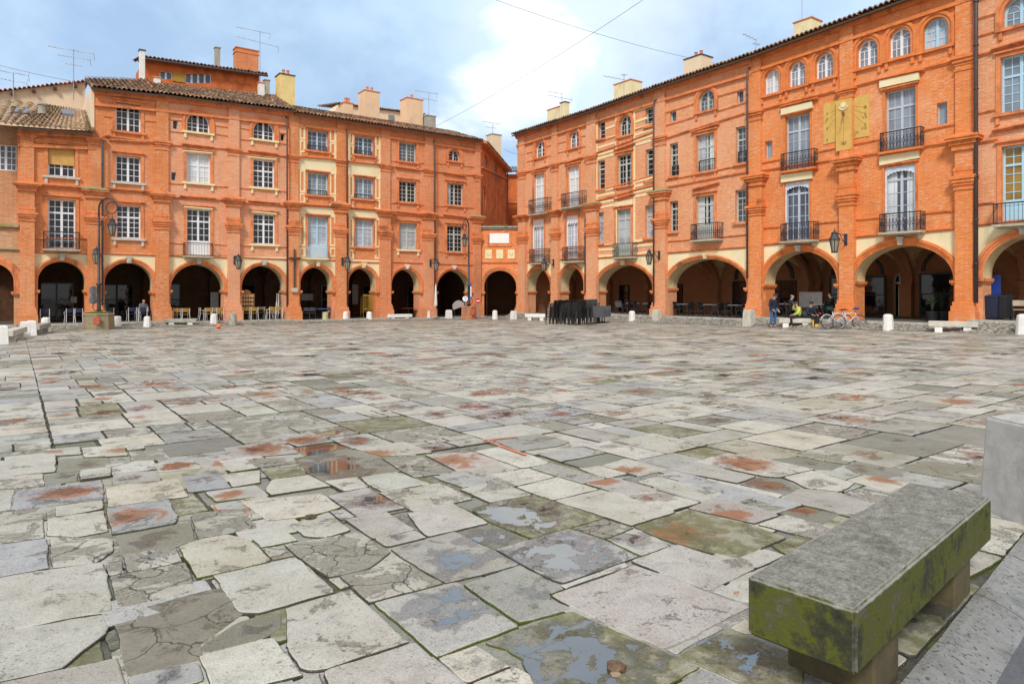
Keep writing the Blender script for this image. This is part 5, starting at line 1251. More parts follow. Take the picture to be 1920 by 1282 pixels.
# strips first, so that no joint runs right across the square
u=-48.0
while u<62:
    w_=RN.uniform(3.2,5.5); v=-45.0+RN.uniform(-3,0)
    while v<62:
        l_=RN.uniform(3.5,6.5); o_=RN.uniform(0,0)
        split(u,u+w_,v,v+l_); v+=l_
    u+=w_
for (u0,u1,v0,v1) in CELLS:
    pc_=U*((u0+u1)/2)+V*((v0+v1)/2)
    ok_=okp(pc_)
    if not ok_: continue
    near=pc_.length<15; g=RN.uniform(.006,.013) if near else RN.uniform(.005,.011)
    j=lambda: RN.uniform(-.007,.007)
    P=[U*(x+j())+V*(y+j()) for x,y in ((u0+g,v0+g),(u1-g,v0+g),(u1-g,v1-g),(u0+g,v1-g))]
    P=[p-GN*max(0.0,(p-Vector((GA.x,GA.y))).dot(GN)+.012) for p in P]
    P=[(p.x,p.y) for p in P]
    t=RN.choices('lgbpmyec',(44,16,8,9,4,2,10,7))[0]
    ero=min(1,max(0,{'e':.75,'m':.1}.get(t,.32)+RN.gauss(0,.15)))
    left=pc_.x<-2 and pc_.y<26
    sta=(RN.uniform(.55,1) if RN.random()<(.10 if left else .036) else 0)
    wet=RN.choices((.05,.55,1.0),(55,30,15))[0]
    if ok_==2: t=RN.choice('megmy')
    stone(P,RN.uniform(-.003,.004)-(.004 if t=='m' else 0)-(.011 if ok_==2 else 0),t,ero,sta,wet,.8 if t=='y' else (.4 if RN.random()<.15 else .05),near)
pv=PV.build('paving',PAVE)
ul=pv.data.uv_layers.new(name='st')
for lp in pv.data.loops: ul.data[lp.index].uv=PV.st[lp.vertex_index]
struct(pv)
# ---- standing water
WATER,nt_,b_=newmat('rain_water'); b_.inputs['Base Color'].default_value=(.045,.045,.045,1); b_.inputs['Roughness'].default_value=.03; b_.inputs['IOR'].default_value=2.6
CLAY,nt_,b_=newmat('clay_water'); b_.inputs['Base Color'].default_value=(.23,.075,.012,1); b_.inputs['Roughness'].default_value=.08
def puddle(z,pts,mat=None,h=.0155):
    ox,oy=ZO[z]; P=[]
    raw=[tuple(map(float,p.split(','))) for p in pts.split()]
    n=len(raw)
    for i in range(n):
        a,b=raw[i],raw[(i+1)%n]; ln=math.hypot(a[0]-b[0],a[1]-b[1]); k=max(1,int(ln/9))
        for j in range(k):
            t=j/k; x,y=a[0]+(b[0]-a[0])*t,a[1]+(b[1]-a[1])*t
            x+=noise.noise(Vector((x*.05,y*.05,3)))*14+noise.noise(Vector((x*.2,y*.2,5)))*5; y+=noise.noise(Vector((x*.05,y*.05,8)))*7+noise.noise(Vector((x*.2,y*.2,1)))*3
            w=gpt(ox+x*.25,oy+y*.25,h); P.append((w.x,w.y,w.z))
    q=MB(); q.add(P,[tuple(range(len(P)))]); o=q.build('puddle',mat or WATER); 
    if o.data.polygons[0].normal.z<0: o.data.flip_normals()
    struct(o)
# orange survey paint on one slab
ORP=plain('orange_marking_paint',(.62,.20,.10),.7)
def stripe(pts,w=.022,z='G'):
    ox,oy=ZO[z]; P=[gpt(ox+x*.25,oy+y*.25,.019) for x,y in pts]; q=MB()
    for a,b in zip(P,P[1:]):
        d=(b-a).normalized(); n=Vector((-d.y,d.x,0))*w; q.add([a-n-d*w,b-n+d*w,b+n+d*w,a+n-d*w],[(0,1,2,3)])
    o=q.build('painted_marking',ORP); struct(o)
stripe([(670,312),(430,335)]); stripe([(460,345),(735,445)])
# ---- gutter in dressed stone at the right foreground
q=Pave(); 
def gutmat():
    m,nt,b=newmat('gutter_stone'); co=worldco(nt); t=N(nt,'ShaderNodeVertexColor'); t.layer_name='tint'
    n1=tnoise(nt,co,2.5,6,.6,.4); n2=tnoise(nt,co,16,6,.7); n3=tnoise(nt,scaled(nt,co,(1,1,1)),38,3,.6)
    c=mix(nt,1.0,t.outputs[0],ramp(nt,n2,[(.25,gr(.72)),(.75,gr(1.2))]),'MULTIPLY')
    c=mix(nt,mrange(nt,n3,.58,.64,0,.85),c,(.05,.047,.042)); c=mix(nt,mrange(nt,n1,.5,.66,0,.6),c,(.13,.125,.10))
    p=N(nt,'ShaderNodeVertexColor'); p.layer_name='prm'; ps=N(nt,'ShaderNodeSeparateColor'); L(nt,p.outputs[0],ps.inputs[0])
    wt=mrange(nt,math_(nt,'ADD',ps.outputs[2],math_(nt,'MULTIPLY',math_(nt,'SUBTRACT',n1,.5),1.3)),.45,.56)
    c=mix(nt,math_(nt,'MULTIPLY',wt,.8),c,(.06,.06,.062)); L(nt,c,b.inputs['Base Color'])
    L(nt,mrange(nt,wt,0,1,.45,.12),b.inputs['Roughness']); bump(nt,b,math_(nt,'ADD',n2,n3),.6,.012); return m
prof=[(0.0,.004,0),(.04,.0,0),(.14,-.035,.1),(.25,-.085,.55),(.37,-.115,1),(.50,-.105,1),(.68,-.05,.3),(.98,0,0),(1.03,.004,0)]
p0=Vector((GA.x,GA.y))-GD*3.0; s=0.0
while s<34:
    ln=RN.uniform(.75,1.15); _f=RN.uniform(.85,1.1); col=tuple(x*_f for x in (.27,.268,.255)); dz=RN.uniform(-.006,.006); k=6
    vs=[];pr=[]
    for i in range(k+1):
        b_=p0+GD*(s+.002+(ln-.004)*i/k)
        for (x,h,wv) in prof:
            r=b_+GN*(x+RN.uniform(-.003,.003)); vs.append((r.x,r.y,gz(r.x,r.y)+h+dz+.006)); 
    m=len(prof)
    for i in range(k):
        for t in range(m-1): q.add([vs[i*m+t],vs[(i+1)*m+t],vs[(i+1)*m+t+1],vs[i*m+t+1]],[(0,3,2,1)][:1],col,(0,0,(prof[t][2]+prof[t+1][2])/2,0))
    s+=ln
o=q.build('gutter',gutmat()); struct(o)
bmg=bmesh.new(); bmg.from_mesh(o.data); bmesh.ops.recalc_face_normals(bmg,faces=bmg.faces); 
if sum(f.normal.z for f in bmg.faces)<0: bmesh.ops.reverse_faces(bmg,faces=bmg.faces)
bmg.to_mesh(o.data); bmg.free()
q=MB(); e0=p0+GN*1.04; e1=e0+GD*34; e2=e1+GN*9; e3=e0+GN*9
q.add([(e.x,e.y,gz(e.x,e.y)+.012) for e in (e0,e1,e2,e3)],[(0,3,2,1)]); o=q.build('street_paving',plain('street_stone',(.33,.32,.30),.7,var=.3,scale=4,grime=(.2,.2,.18)))
if o.data.polygons[0].normal.z<0: o.data.flip_normals()
struct(o)
# ---- cobbled aprons rising to the arcades, and the gallery floors
def cobmat():
    m,nt,b=newmat('cobbles'); co=worldco(nt)
    vo=N(nt,'ShaderNodeTexVoronoi'); vo.inputs['Scale'].default_value=7.5; L(nt,co,vo.inputs['Vector'])
    n=tnoise(nt,co,1.5,5,.6)
    sc_=N(nt,'ShaderNodeSeparateColor'); L(nt,vo.outputs['Color'],sc_.inputs[0])
    c=ramp(nt,sc_.outputs[0],[(0,(.25,.24,.205)),(.6,(.33,.31,.27)),(1,(.42,.39,.34))])
    c=mix(nt,mrange(nt,vo.outputs['Distance'],.42,.65),c,(.13,.125,.10)); c=mix(nt,mrange(nt,n,.55,.7,0,.5),c,(.16,.15,.10))
    L(nt,c,b.inputs['Base Color']); b.inputs['Roughness'].default_value=.7; bump(nt,b,math_(nt,'SUBTRACT',1.0,vo.outputs['Distance']),.4,.02); return m
COB=cobmat(); FLOOR=plain('gallery_floor',(.13,.12,.105),.6,var=.25,scale=3,grime=(.12,.11,.1))  # floor darkened as well, gallery shade put into its colour
KERB=plain('kerb_stone',(.44,.42,.37),.8,var=.22,scale=4,grime=(.25,.24,.2),bmp=.3)
for B in (W,LOWH,HB,H3,H4,H5,G,R1,R2,R3,R4,R5):
    f=B.fac; a,b=B.s0,B.s1; zb=B.zb; org=B.fac.w(B.s0,0,B.zb)
    if B in(G,): o0,o1=0.35,2.3
    else: o0,o1=0.75,(1.75 if f is FR_ else 2.25)
    q=MB(); n=max(2,int((b-a)/1.5)); vs=[]
    for i in range(n+1):
        s=a+(b-a)*i/n; w1=f.w(s,o1,0); w1.z=gz(w1.x,w1.y)+.012; w0=f.w(s,o0,min(zb,zb)); w0.z=zb-.07 if zb>w1.z+.1 else zb
        vs+=[w1,w0]
    q.add(vs,[(2*i,2*i+2,2*i+3,2*i+1) for i in range(n)]); o=q.build('cobbled_apron',COB)
    if o.data.polygons[0].normal.z<0: o.data.flip_normals()
    struct(o)
    q=MB(); 
    x=a
    while x<b-.05:
        l=min(RN.uniform(.8,1.3),b-x); l=b-x if b-x-l<.3 else l
        p=[f.w(x+.006,o0+.02,0),f.w(x+l-.006,o0+.02,0),f.w(x+l-.006,o0-.3,0),f.w(x+.006,o0-.3,0)]; dz=RN.uniform(-.008,.008)
        q.hexa([(v.x,v.y,zb-.5) for v in p]+[(v.x,v.y,zb+.012+dz) for v in p]); x+=l
    struct(q.build('kerb',KERB))
    q=MB(); dpt=17 if B is G else 7.6
    p=[f.w(a,o0-.28,0),f.w(b,o0-.28,0),f.w(b,-dpt,0),f.w(a,-dpt,0)]
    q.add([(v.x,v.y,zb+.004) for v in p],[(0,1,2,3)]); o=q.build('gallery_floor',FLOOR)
    if o.data.polygons[0].normal.z<0: o.data.flip_normals()
    struct(o)
# ================================================================== SMALL THINGS
def onground(px,py): 
    p=gpt(px,py); return p
def at_fac(B,px,o):
    """point on house B's gallery floor, o metres in front of (behind, if negative) the facade at a pixel column"""
    s,_=B.fac.S(px,o); return B.fac.w(s,o,B.zb+.006)
# ---- stone bollards
def bollard_mb(kind):
    q=MB()
    if kind=='square':
        q.frus(0,0,-.1,.71,.225,.225,.190,.190); q.frus(0,0,.711,.745,.188,.188,.11,.11)
    elif kind=='octagon':
        q.lathe([(.255,-.1),(.25,.02),(.205,.66),(.19,.70),(.10,.745)],n=8)
    elif kind=='round':
        q.lathe([(.25,-.1),(.25,.0),(.225,.4),(.215,.72),(.19,.755),(.10,.77)],n=16)
    return q
BOL='stone bollards edging the square'
def bollard(px,py,label,kind='octagon',mat=STONE_W,sc=1.0,rz=None):
    p=onground(px,py); o=bollard_mb(kind).build('bollard',mat,None,(0,0,0),kind=='round')
    m=o.modifiers.new('bevel','BEVEL'); m.width=.018; m.segments=2
    o.location=p; o.scale=(sc,sc,sc); o.rotation_euler=(0,0,FL.ang if rz is None else rz)
    return tag(o,label,'bollard',BOL)
bollard(4,645,'pale square bollard at the left edge before a low stone bench','square',STONE_W,.95)
bollard(47,632,'squat white square bollard left of its twin beyond the first bench','square',STONE_W,.95)
bollard(59,629,'white square bollard close behind its twin beside a weathered bench','square',STONE_W,.95)
bollard(85.5,621,'slim white bollard in front of the navy chair under the first arch')
bollard(220,615,'short rounded white bollard right of the mossy brick lamp plinth','round',STONE_W,.92)
bollard(276,614,'white bollard in front of the seated person and navy chairs','octagon',STONE_W,.9)
bollard(401,610,'white bollard before yellow rattan chairs, next to an orange ball')
bollard(436.5,610,'grey weathered round bollard before the pilaster with a wall lantern','round',STONE_G,1.0)
bollard(610,604,'mossy yellowish bollard in front of a small blue topped table','round',plain('mossy_stone',(.46,.43,.26),.9,var=.3,scale=5,grime=(.2,.2,.05)),.95)
bollard(648,603,'white bollard before the pilaster carrying the second lantern from the cross')
bollard(692.5,602,'white bollard before the stacked yellow chairs',sc=.95)
bollard(802,599,'white bollard right of a long white bench by a closed white parasol')
bollard(841.5,598.5,'white square bollard left of the brick plinth under the thin lamp','square')
bollard(928,598.5,'white bollard in the middle of the side street gateway',sc=.95)
bollard(963,598.5,'wider white bollard by the right pier of the gateway','square',sc=.9)
bollard(1185,604,'white bollard just right of the stacked black chairs and folded tables')
bollard(1232,605,'tall grey weathered bollard before the pilaster of the mossy coping','square',STONE,1.12)
bollard(1404.5,611,'big grey weathered bollard left of the standing person','square',STONE,1.2)
bollard(1665,619,'white octagonal bollard right of the leaning bicycles')
bollard(1919,627,'tall white bollard at the right edge near the wheelie bins',sc=1.1)
bollard(1930,968,'large grey concrete bollard near the camera behind the mossy bench','square',plain('near_concrete',(.40,.39,.37),.85,var=.16,scale=7,grime=(.27,.26,.24),gscale=2.0,bmp=.35),1.02,math.radians(8))
# ---- stone benches
BEN='stone benches round the square'
def bench(px0,py0,px1,py1,label,mat=STONE_W,legmat=None,ln=2.1,w=.45):
    """by the ground points under its two ends"""
    a,b=onground(px0,py0),onground(px1,py1); d=b-a; c=(a+b)/2; rz=math.atan2(d.y,d.x); l=d.length
    t=thing('bench',label,'bench',c,rz,BEN)
    q=MB(); q.box(-l/2,l/2,-w/2,w/2,.235,.47); o=q.build('seat',mat,t); m=o.modifiers.new('bevel','BEVEL'); m.width=.02; m.segments=2
    for s in (-1,1):
        q=MB(); x=s*l*.29; q.box(x-.14,x+.14,-w*.42,w*.42,-.1,.234); o=q.build('leg',legmat or mat,t)
    return t
bench(12,641,40,633,'low pale stone bench between white bollards at the left edge',STONE)
bench(64,627.5,86,622,'dark weathered stone bench behind two white bollards',STONE_G)
bench(309,612,369,611,'grey stone bench before the arch with yellow rattan chairs',STONE_G,STONE_W)
bench(726,601,771,600,'white stone bench before the arch with the red table')
bench(846,593,858,592,'short grey stone bench half hidden behind a white square bollard',STONE_G,STONE_G)
bench(986,600.5,1025,600.5,'white stone bench left of the stacked black chairs')
bench(1459,613.5,1523,613.5,'grey stone bench on which people sit with bags',STONE,STONE_W)
bench(1741,622,1834,623.5,'long grey stone bench on white blocks before a brick plinth at the right',STONE,STONE_W)
# the mossy bench near the camera
def mossbench():
    m,nt,b=newmat('mossy_concrete'); co=objco(nt); ge=N(nt,'ShaderNodeNewGeometry'); sp=N(nt,'ShaderNodeSeparateXYZ'); L(nt,ge.outputs['Normal'],sp.inputs[0])
    n1=tnoise(nt,co,3.2,6,.6,.3); n2=tnoise(nt,co,16,7,.7); n3=tnoise(nt,co,75,4,.7); nst=tnoise(nt,scaled(nt,co,(9,9,1.2)),1.6,5,.6)
    top=mrange(nt,sp.outputs[2],.45,.8)
    side=ramp(nt,math_(nt,'ADD',math_(nt,'MULTIPLY',n1,.6),math_(nt,'MULTIPLY',n2,.4)),[(.34,(.022,.023,.012)),(.43,(.048,.048,.026)),(.49,(.095,.105,.010)),(.54,(.085,.086,.028)),(.64,(.14,.135,.11))])
    side=mix(nt,mrange(nt,nst,.62,.78,0,.35),side,(.11,.105,.075)); side=mix(nt,mrange(nt,n3,.6,.7,0,.4),side,(.05,.05,.03))
    tp=ramp(nt,math_(nt,'ADD',math_(nt,'MULTIPLY',n2,.5),math_(nt,'MULTIPLY',n3,.5)),[(.34,(.07,.07,.052)),(.43,(.14,.138,.115)),(.53,(.24,.233,.20)),(.66,(.38,.372,.335))])
    tp=mix(nt,mrange(nt,n1,.52,.68,0,.7),tp,(.040,.043,.026)); tp=mix(nt,mrange(nt,n1,.36,.28,0,.5),tp,(.12,.125,.035))
    c=mix(nt,top,side,tp)
    ed=mrange(nt,math_(nt,'ADD',ge.outputs['Pointiness'],math_(nt,'MULTIPLY',math_(nt,'SUBTRACT',n2,.5),.10)),.60,.74)
    c=mix(nt,math_(nt,'MULTIPLY',ed,.6),c,(.42,.41,.37))
    sx=N(nt,'ShaderNodeSeparateXYZ'); L(nt,co,sx.inputs[0]); dx=math_(nt,'SUBTRACT',BL/2,math_(nt,'ABSOLUTE',sx.outputs[0])); dy=math_(nt,'SUBTRACT',BW/2,math_(nt,'ABSOLUTE',sx.outputs[1])); dz=math_(nt,'SUBTRACT',.47,sx.outputs[2])
    near=math_(nt,'ADD',math_(nt,'MAXIMUM',math_(nt,'MINIMUM',dx,dy),dz),math_(nt,'MULTIPLY',math_(nt,'SUBTRACT',n2,.5),.045))
    c=mix(nt,mrange(nt,near,.020,.004,0,.85),c,(.40,.39,.355))
    vert=math_(nt,'ADD',math_(nt,'MAXIMUM',dx,dy),math_(nt,'MULTIPLY',math_(nt,'SUBTRACT',n2,.5),.04)); c=mix(nt,mrange(nt,vert,.015,.003,0,.5),c,(.30,.29,.25))
    L(nt,c,b.inputs['Base Color']); b.inputs['Roughness'].default_value=.85; b.inputs['Specular IOR Level'].default_value=.3
    bump(nt,b,math_(nt,'ADD',n2,math_(nt,'MULTIPLY',n3,.8)),.55,.01); return m
nr=Vector((1.337,2.64)); fr=Vector((2.868,4.08)); nl=Vector((1.007,2.943)); d=(fr-nr); ln=d.length; d.normalize(); wv=(nl-nr); wd=wv.length
c=(nr+fr)/2+wv/2; rz=math.atan2(d.y,d.x); zg=gz(c.x,c.y)
MB_=thing('bench','mossy dark green concrete bench slab close to the camera at the lower right','bench',(c.x,c.y,0),rz,BEN)
bm=bmesh.new(); bmesh.ops.create_cube(bm,size=1)
for v in bm.verts: v.co=Vector((v.co.x*ln,v.co.y*wd,.47-.128+v.co.z*.256))
bmesh.ops.bevel(bm,geom=list(bm.edges),offset=.012,segments=2,affect='EDGES'); bmesh.ops.subdivide_edges(bm,edges=[e for e in bm.edges if e.calc_length()>.3],cuts=40,use_grid_fill=True)
bmesh.ops.triangulate(bm,faces=[f for f in bm.faces if len(f.verts)>4])
for v in bm.verts:
    p=v.co; k=noise.noise(p*9)*.004+noise.noise(p*28)*.003; v.co=p+p.normalized()*k
me=bpy.data.meshes.new('seat'); bm.to_mesh(me); bm.free(); BL,BW=ln,wd; MOSSC=mossbench(); me.materials.append(MOSSC); o=bpy.data.objects.new('seat',me); COL.objects.link(o); o.parent=MB_
LEGM=plain('stained_leg_stone',(.095,.075,.036),.85,var=.3,scale=6,grime=(.10,.095,.035),gscale=3,bmp=.4)
for s in (-1,1):
    q=MB(); x=s*ln*.285; q.box(x-.15,x+.15,-wd*.42,wd*.42,zg-.06,.213); o=q.build('leg',LEGM,MB_); m=o.modifiers.new('bevel','BEVEL'); m.width=.012
# ---- chairs and tables
def chair_proto(kind,label,back,leg,group):
    t=thing('chair',label,'chair',(0,0,0),0,group)
    q=MB()
    if kind=='plastic':
        q.hexa([(-.23,-.22,.42),(.23,-.22,.42),(.21,.22,.40),(-.21,.22,.40),(-.23,-.22,.45),(.23,-.22,.45),(.21,.22,.43),(-.21,.22,.43)]); q.build('seat',back,t)
        q=MB()
        q.hexa([(-.22,.20,.44),(.22,.20,.44),(.22,.225,.44),(-.22,.225,.44),(-.24,.29,.80),(.24,.29,.80),(.24,.31,.80),(-.24,.31,.80)])
        q.hexa([(-.245,.27,.78),(.245,.27,.78),(.245,.31,.78),(-.245,.31,.78),(-.235,.285,.88),(.235,.285,.88),(.235,.315,.88),(-.235,.315,.88)])
        q.hexa([(-.245,.19,.46),(.245,.19,.46),(.245,.225,.46),(-.245,.225,.46),(-.245,.215,.56),(.245,.215,.56),(.245,.245,.56),(-.245,.245,.56)])
        q.build('backrest',back,t)
        for s in (-1,1):
            q=MB(); q.tube([(s*.26,-.24,.40),(s*.275,-.24,.60),(s*.275,-.18,.65),(s*.27,.10,.655),(s*.25,.27,.68)],.028,6); q.build('armrest',back,t)
    else:
        q.box(-.22,.22,-.22,.20,.43,.46); q.build('seat',back,t)
        q=MB(); n=8
        P=[(.24*math.sin(a),.20-.07*(1-math.cos(a)*1.0)) for a in [(-1+2*i/n)*1.25 for i in range(n+1)]]
        vs=[(x,y,z) for z in (.60,.84) for x,y in P]+[(x*.93,y-.02,z) for z in (.60,.84) for x,y in P]; m=n+1
        fs=[(i,i+1,m+i+1,m+i) for i in range(n)]+[(2*m+i+1,2*m+i,3*m+i,3*m+i+1) for i in range(n)]+[(m+i,m+i+1,3*m+i+1,3*m+i) for i in range(n)]+[(i+1,i,2*m+i,2*m+i+1) for i in range(n)]+[(0,m,3*m,2*m),(m-1,3*m-1,4*m-1,2*m-1)]
        q.add(vs,fs); q.build('backrest',back,t)
        for s in (-1,1):
            q=MB(); q.tube([(s*.235,-.20,.44),(s*.25,-.19,.64),(s*.24,.10,.67)],.014,6); q.build('armrest',leg,t)
    r=.017 if kind!='plastic' else .028
    for sx in (-1,1):
        q=MB(); q.tube([(sx*.21,-.20,.43),(sx*.24,-.24,0)],r,6); q.build('leg',leg,t)
        q=MB(); q.tube([(sx*.22,.20,.84 if kind!='plastic' else .44),(sx*.215,.19,.43),(sx*.235,.26,0)],r,6); q.build('leg',leg,t)
    return t
RAT=plain('yellow_rattan',(.36,.21,.03),.6,var=.2,scale=30); NAVY=plain('navy_weave',(.015,.02,.06),.6,var=.3,scale=30); DGREY=plain('slate_weave',(.05,.055,.075),.6,var=.3,scale=30)
BLK=plain('black_plastic',(.016,.016,.018),.45,var=.3,scale=3,spec=.5); ALU=plain('white_aluminium',(.75,.75,.78),.35,var=.05); TTOP=plain('grey_table_top',(.28,.30,.33),.35,var=.1)
def table_proto(label,top,leg,group,rect=False):
    t=thing('cafe_table',label,'table',(0,0,0),0,group)
    q=MB()
    if rect: q.box(-.55,.55,-.35,.35,.71,.74)
    else: q.box(-.35,.35,-.35,.35,.71,.74)
    o=q.build('table_top',top,t); m=o.modifiers.new('bevel','BEVEL'); m.width=.008
    q=MB(); q.tube([(0,0,.71),(0,0,.04)],.03,8); q.build('leg',leg,t)
    q=MB(); q.tube([(-.28,0,.02),(.28,0,.02)],.022,6); q.tube([(0,-.28,.021),(0,.28,.021)],.022,6); q.build('base',leg,t)
    return t
USED={}
def place(proto,loc,rz,label):
    if proto.name not in USED: USED[proto.name]=1; proto.location=loc; proto.rotation_euler=(0,0,rz); proto['label']=label; return proto
    return dup(proto,loc,rz,label)
cn=chair_proto('cafe','x','navy' and NAVY,ALU,'navy cafe chairs under the left arches')
cr=chair_proto('cafe','x',RAT,ALU,'yellow rattan cafe chairs under the arches')
cd=chair_proto('cafe','x',DGREY,IRON,'slate coloured cafe chairs')
cb_=chair_proto('plastic','x',BLK,BLK,'black armchairs under the right arches')
cs=chair_proto('plastic','x',BLK,BLK,'black armchairs stacked on the square')
tn=table_proto('x',TTOP,IRON,'cafe tables under the left arches'); tb=table_proto('x',TTOP,IRON,'cafe tables under the right arches')
fa=FL.ang
for px,o,r,lb in ((84,-.35,PI,'navy chair with white legs left under the arch behind a slim bollard'),(131,-.3,PI+.15,'navy chair with white legs, left of the pair under the low house arch'),(147,-.3,PI-.1,'navy chair with white legs, right of the pair under the low house arch'),
    (205,-.4,PI,'navy chair half hidden behind the lamp plinth'),(247,-.5,PI+.1,'navy chair with white legs beside the seated person'),(268,.05,PI-.1,'navy chair with white legs directly in front of the seated person')):
    place(cn,at_fac(LOWH if px<170 else HB,px,o),fa+r,lb)
for px,o,r,lb in ((324,-.9,PI,'yellow rattan chair against the left pier of the wide pink house arch'),(332,-.2,PI-.1,'yellow rattan chair second from the left pier behind the grey bench'),(347,-.1,PI+.1,'yellow rattan chair standing clear behind the right end of the grey bench'),
    (380,-1.0,PI/2,'yellow rattan chair furthest back, behind a dark table leg'),(390,-.3,PI,'yellow rattan chair left behind the white bollard with the orange ball'),(403,-.6,PI,'yellow rattan chair pushed back behind its neighbour by the right pier'),(411,-.15,PI+.1,'yellow rattan chair at the right pier of the wide pink house arch'),
    (461,-.4,PI,'yellow rattan chair next to the wooden menu shelf'),(476,-.1,PI,'yellow rattan chair with a clear white frame near the menu shelf'),(489,-1.2,PI,'yellow rattan chair deep in the second pink house arch'),(503,-.9,-PI/2,'yellow rattan chair turned sideways in the second pink house arch'),(509,-.15,PI+.1,'yellow rattan chair in the row before the white chair stack'),(522,-.1,PI-.1,'yellow rattan chair in front of the white chair stack')):
    place(cr,at_fac(H3,px,o),fa+r,lb)
for px,o,r,lb in ((573,-.3,PI,'slate chair left of a white cloth under the cream framed arch'),(584,-.3,PI,'slate chair beside its twin under the cream framed arch'),(618,-.4,PI,'slate chair against the right pier of the cream framed arch')):
    place(cd,at_fac(H4,px,o),fa+r,lb)
for px,o,B_,lb in ((139,-1.2,LOWH,'small table behind the pair of navy chairs'),(258,-1.3,HB,'small table at the seated person'),(340,-1.1,H3,'table among yellow chairs left in the wide pink house arch'),(396,-1.4,H3,'table among yellow chairs right in the wide pink house arch'),(484,-.9,H3,'table between yellow chairs in the second pink house arch'),(514,-1.4,H3,'table behind the row of yellow chairs by the white stack')):
    place(tn,at_fac(B_,px,o),fa,lb)
t=table_proto('small table with a bright blue top under the cream framed arch',plain('blue_top',(.10,.18,.55),.4),IRON,None); t.location=at_fac(H4,604,-.3); t.rotation_euler=(0,0,fa)
t=table_proto('long dark red table under the arch behind the white bench',plain('dark_red_table',(.16,.03,.03),.5),plain('dark_red_leg',(.12,.02,.02),.5),None,True); t.location=at_fac(H5,766,-.5); t.rotation_euler=(0,0,fa)
# right arches
ra=FR_.ang
for px,o,r,B_,lb in ((1160,-.6,.9,R2,'black armchair just right of the folded tables'),(1177,-.5,-PI/2,R2,'black armchair behind the white bollard'),(1196,-.6,PI/2+.1,R2,'black armchair facing left under the cream banded arch'),(1213,-.5,-PI/2,R2,'black armchair by the right pier of the cream banded arch'),
    (1273,-.5,PI/2,R3,'leftmost black armchair under the broad arch'),(1291,-.5,-PI/2-.2,R3,'black armchair right of the first table under the broad arch'),(1300,-1.2,PI,R3,'black armchair set back between the first two tables of the broad arch'),(1320,-.4,PI/2,R3,'black armchair left of the middle table under the broad arch'),(1345,-.4,-PI/2,R3,'black armchair right of the middle table under the broad arch'),(1356,-.9,PI,R3,'black armchair set back left of the last table of the broad arch'),(1371,-.4,PI/2,R3,'black armchair at the last table of the broad arch'),(1391,-.4,-PI/2-.1,R3,'black armchair by the right pier of the broad arch'),
    (1466,-1.0,PI/2,R4,'black armchair behind the standing person'),(1540,-.6,-PI/2,R4,'black armchair right of the table behind the dark clothed sitter')):
    place(cb_,at_fac(B_,px,o),ra+r,lb)
for px,o,B_,lb in ((1186,-.9,R2,'black table under the cream banded arch'),(1218,-.9,R2,'grey topped table against the right pier of the cream banded arch'),(1282,-.6,R3,'first grey topped table under the broad arch'),(1333,-.7,R3,'middle grey topped table under the broad arch'),(1380,-.6,R3,'last grey topped table under the broad arch'),(1478,-.7,R4,'grey topped table behind the standing person'),(1535,-.5,R4,'grey topped table behind the dark clothed sitter')):
    place(tb,at_fac(B_,px,o),ra,lb)
# stacked chairs on the square
x0=[1033,1048,1062,1078,1094,1108]; yb=[607.5,606.5,608.5,609.5,609,606]; rots=[-2.75,-2.95,-2.75,-2.95,-fa+.12,-fa+.05]
nm=['leftmost stack','second stack from the left','third stack from the left','fourth stack from the left','fifth stack, slats facing the camera','stack beside the folded tables']
NB=['back row stack behind the leftmost one','back row stack behind the second one','back row stack behind the third one','back row stack behind the fourth one','back row stack behind the fifth one','back row stack behind the folded tables']
for i in range(12):
    b_=onground(x0[i%6]+(6 if i>5 else 0),yb[i%6])
    if i==6: rots+=rots; nm+=NB
    if i>5: b_+=Vector((.1,.62,.02))
    for k in range(7):
        r=fa+rots[i]; off=Vector((math.sin(r),-math.cos(r),0))*(-.008*k)
        lb=('bottom black armchair standing on the stones in the ' if k==0 else ('topmost black armchair with its backrest free in the ' if k==6 else 'black plastic armchair nested within the '))+nm[i]
        place(cs,b_+off+Vector((0,0,.103*k)),r,lb)
for k in range(6):
    b_=onground(1119+3.0*k,607-.4*k)
    t=thing('folded_table','dark folded table standing on edge, frontmost of its row' if k==0 else ('grey folded table with its broad slatted top in view at the end of the row' if k==5 else 'dark folded table nested in the row beside the black chairs'),'table',b_,fa-.35,'folded tables beside the chair stacks')
    q=MB(); q.box(-.55 if k<5 else -.42,.42,-.02,.02,.40,1.10)
    if k==5:
        for j in range(6): q.box(-.40,.40,-.026,-.0205,.43+.11*j,.52+.11*j)
    q.build('table_top',plain('slate_top',(.085,.09,.105),.45,var=.15),t)
    q=MB(); q.tube([(0,.06,.9),(0,.06,.06)],.03,8); q.build('leg',BLK,t)
    q=MB(); q.tube([(-.3,.06,.03),(.3,.06,.03)],.024,6); q.tube([(0,-.22,.031),(0,.34,.031)],.024,6); q.build('base',BLK,t)
# stacks of chairs under the left arches
WST=plain('white_bright_metal',(.7,.7,.72),.35)
ck=chair_proto('cafe','x',RAT,WST,'white framed chairs stacked under the second pink house arch')
for k in range(7): place(ck,at_fac(H3,526,-.9)+Vector((0,0,.155*k)),fa+PI/2,'white framed chair at the foot of the tall stack by the pier' if k==0 else ('white framed chair on top of the tall stack by the pier' if k==6 else 'white framed chair within the tall stack by the pier'))
for j,(px,o) in enumerate(((684,-1.0),(695,-.8))):
    ck2=chair_proto('cafe','x',RAT,RAT,'yellow chairs stacked under the second cream framed arch') if j==0 else ck2
    for k in range(8): place(ck2,at_fac(H4,px,o)+Vector((0,0,.13*k)),fa+PI,(('bottom','top')[k==7]+' yellow chair of the ' if k in(0,7) else 'yellow chair within the ')+('left' if j==0 else 'right')+' stack under the second cream framed arch')
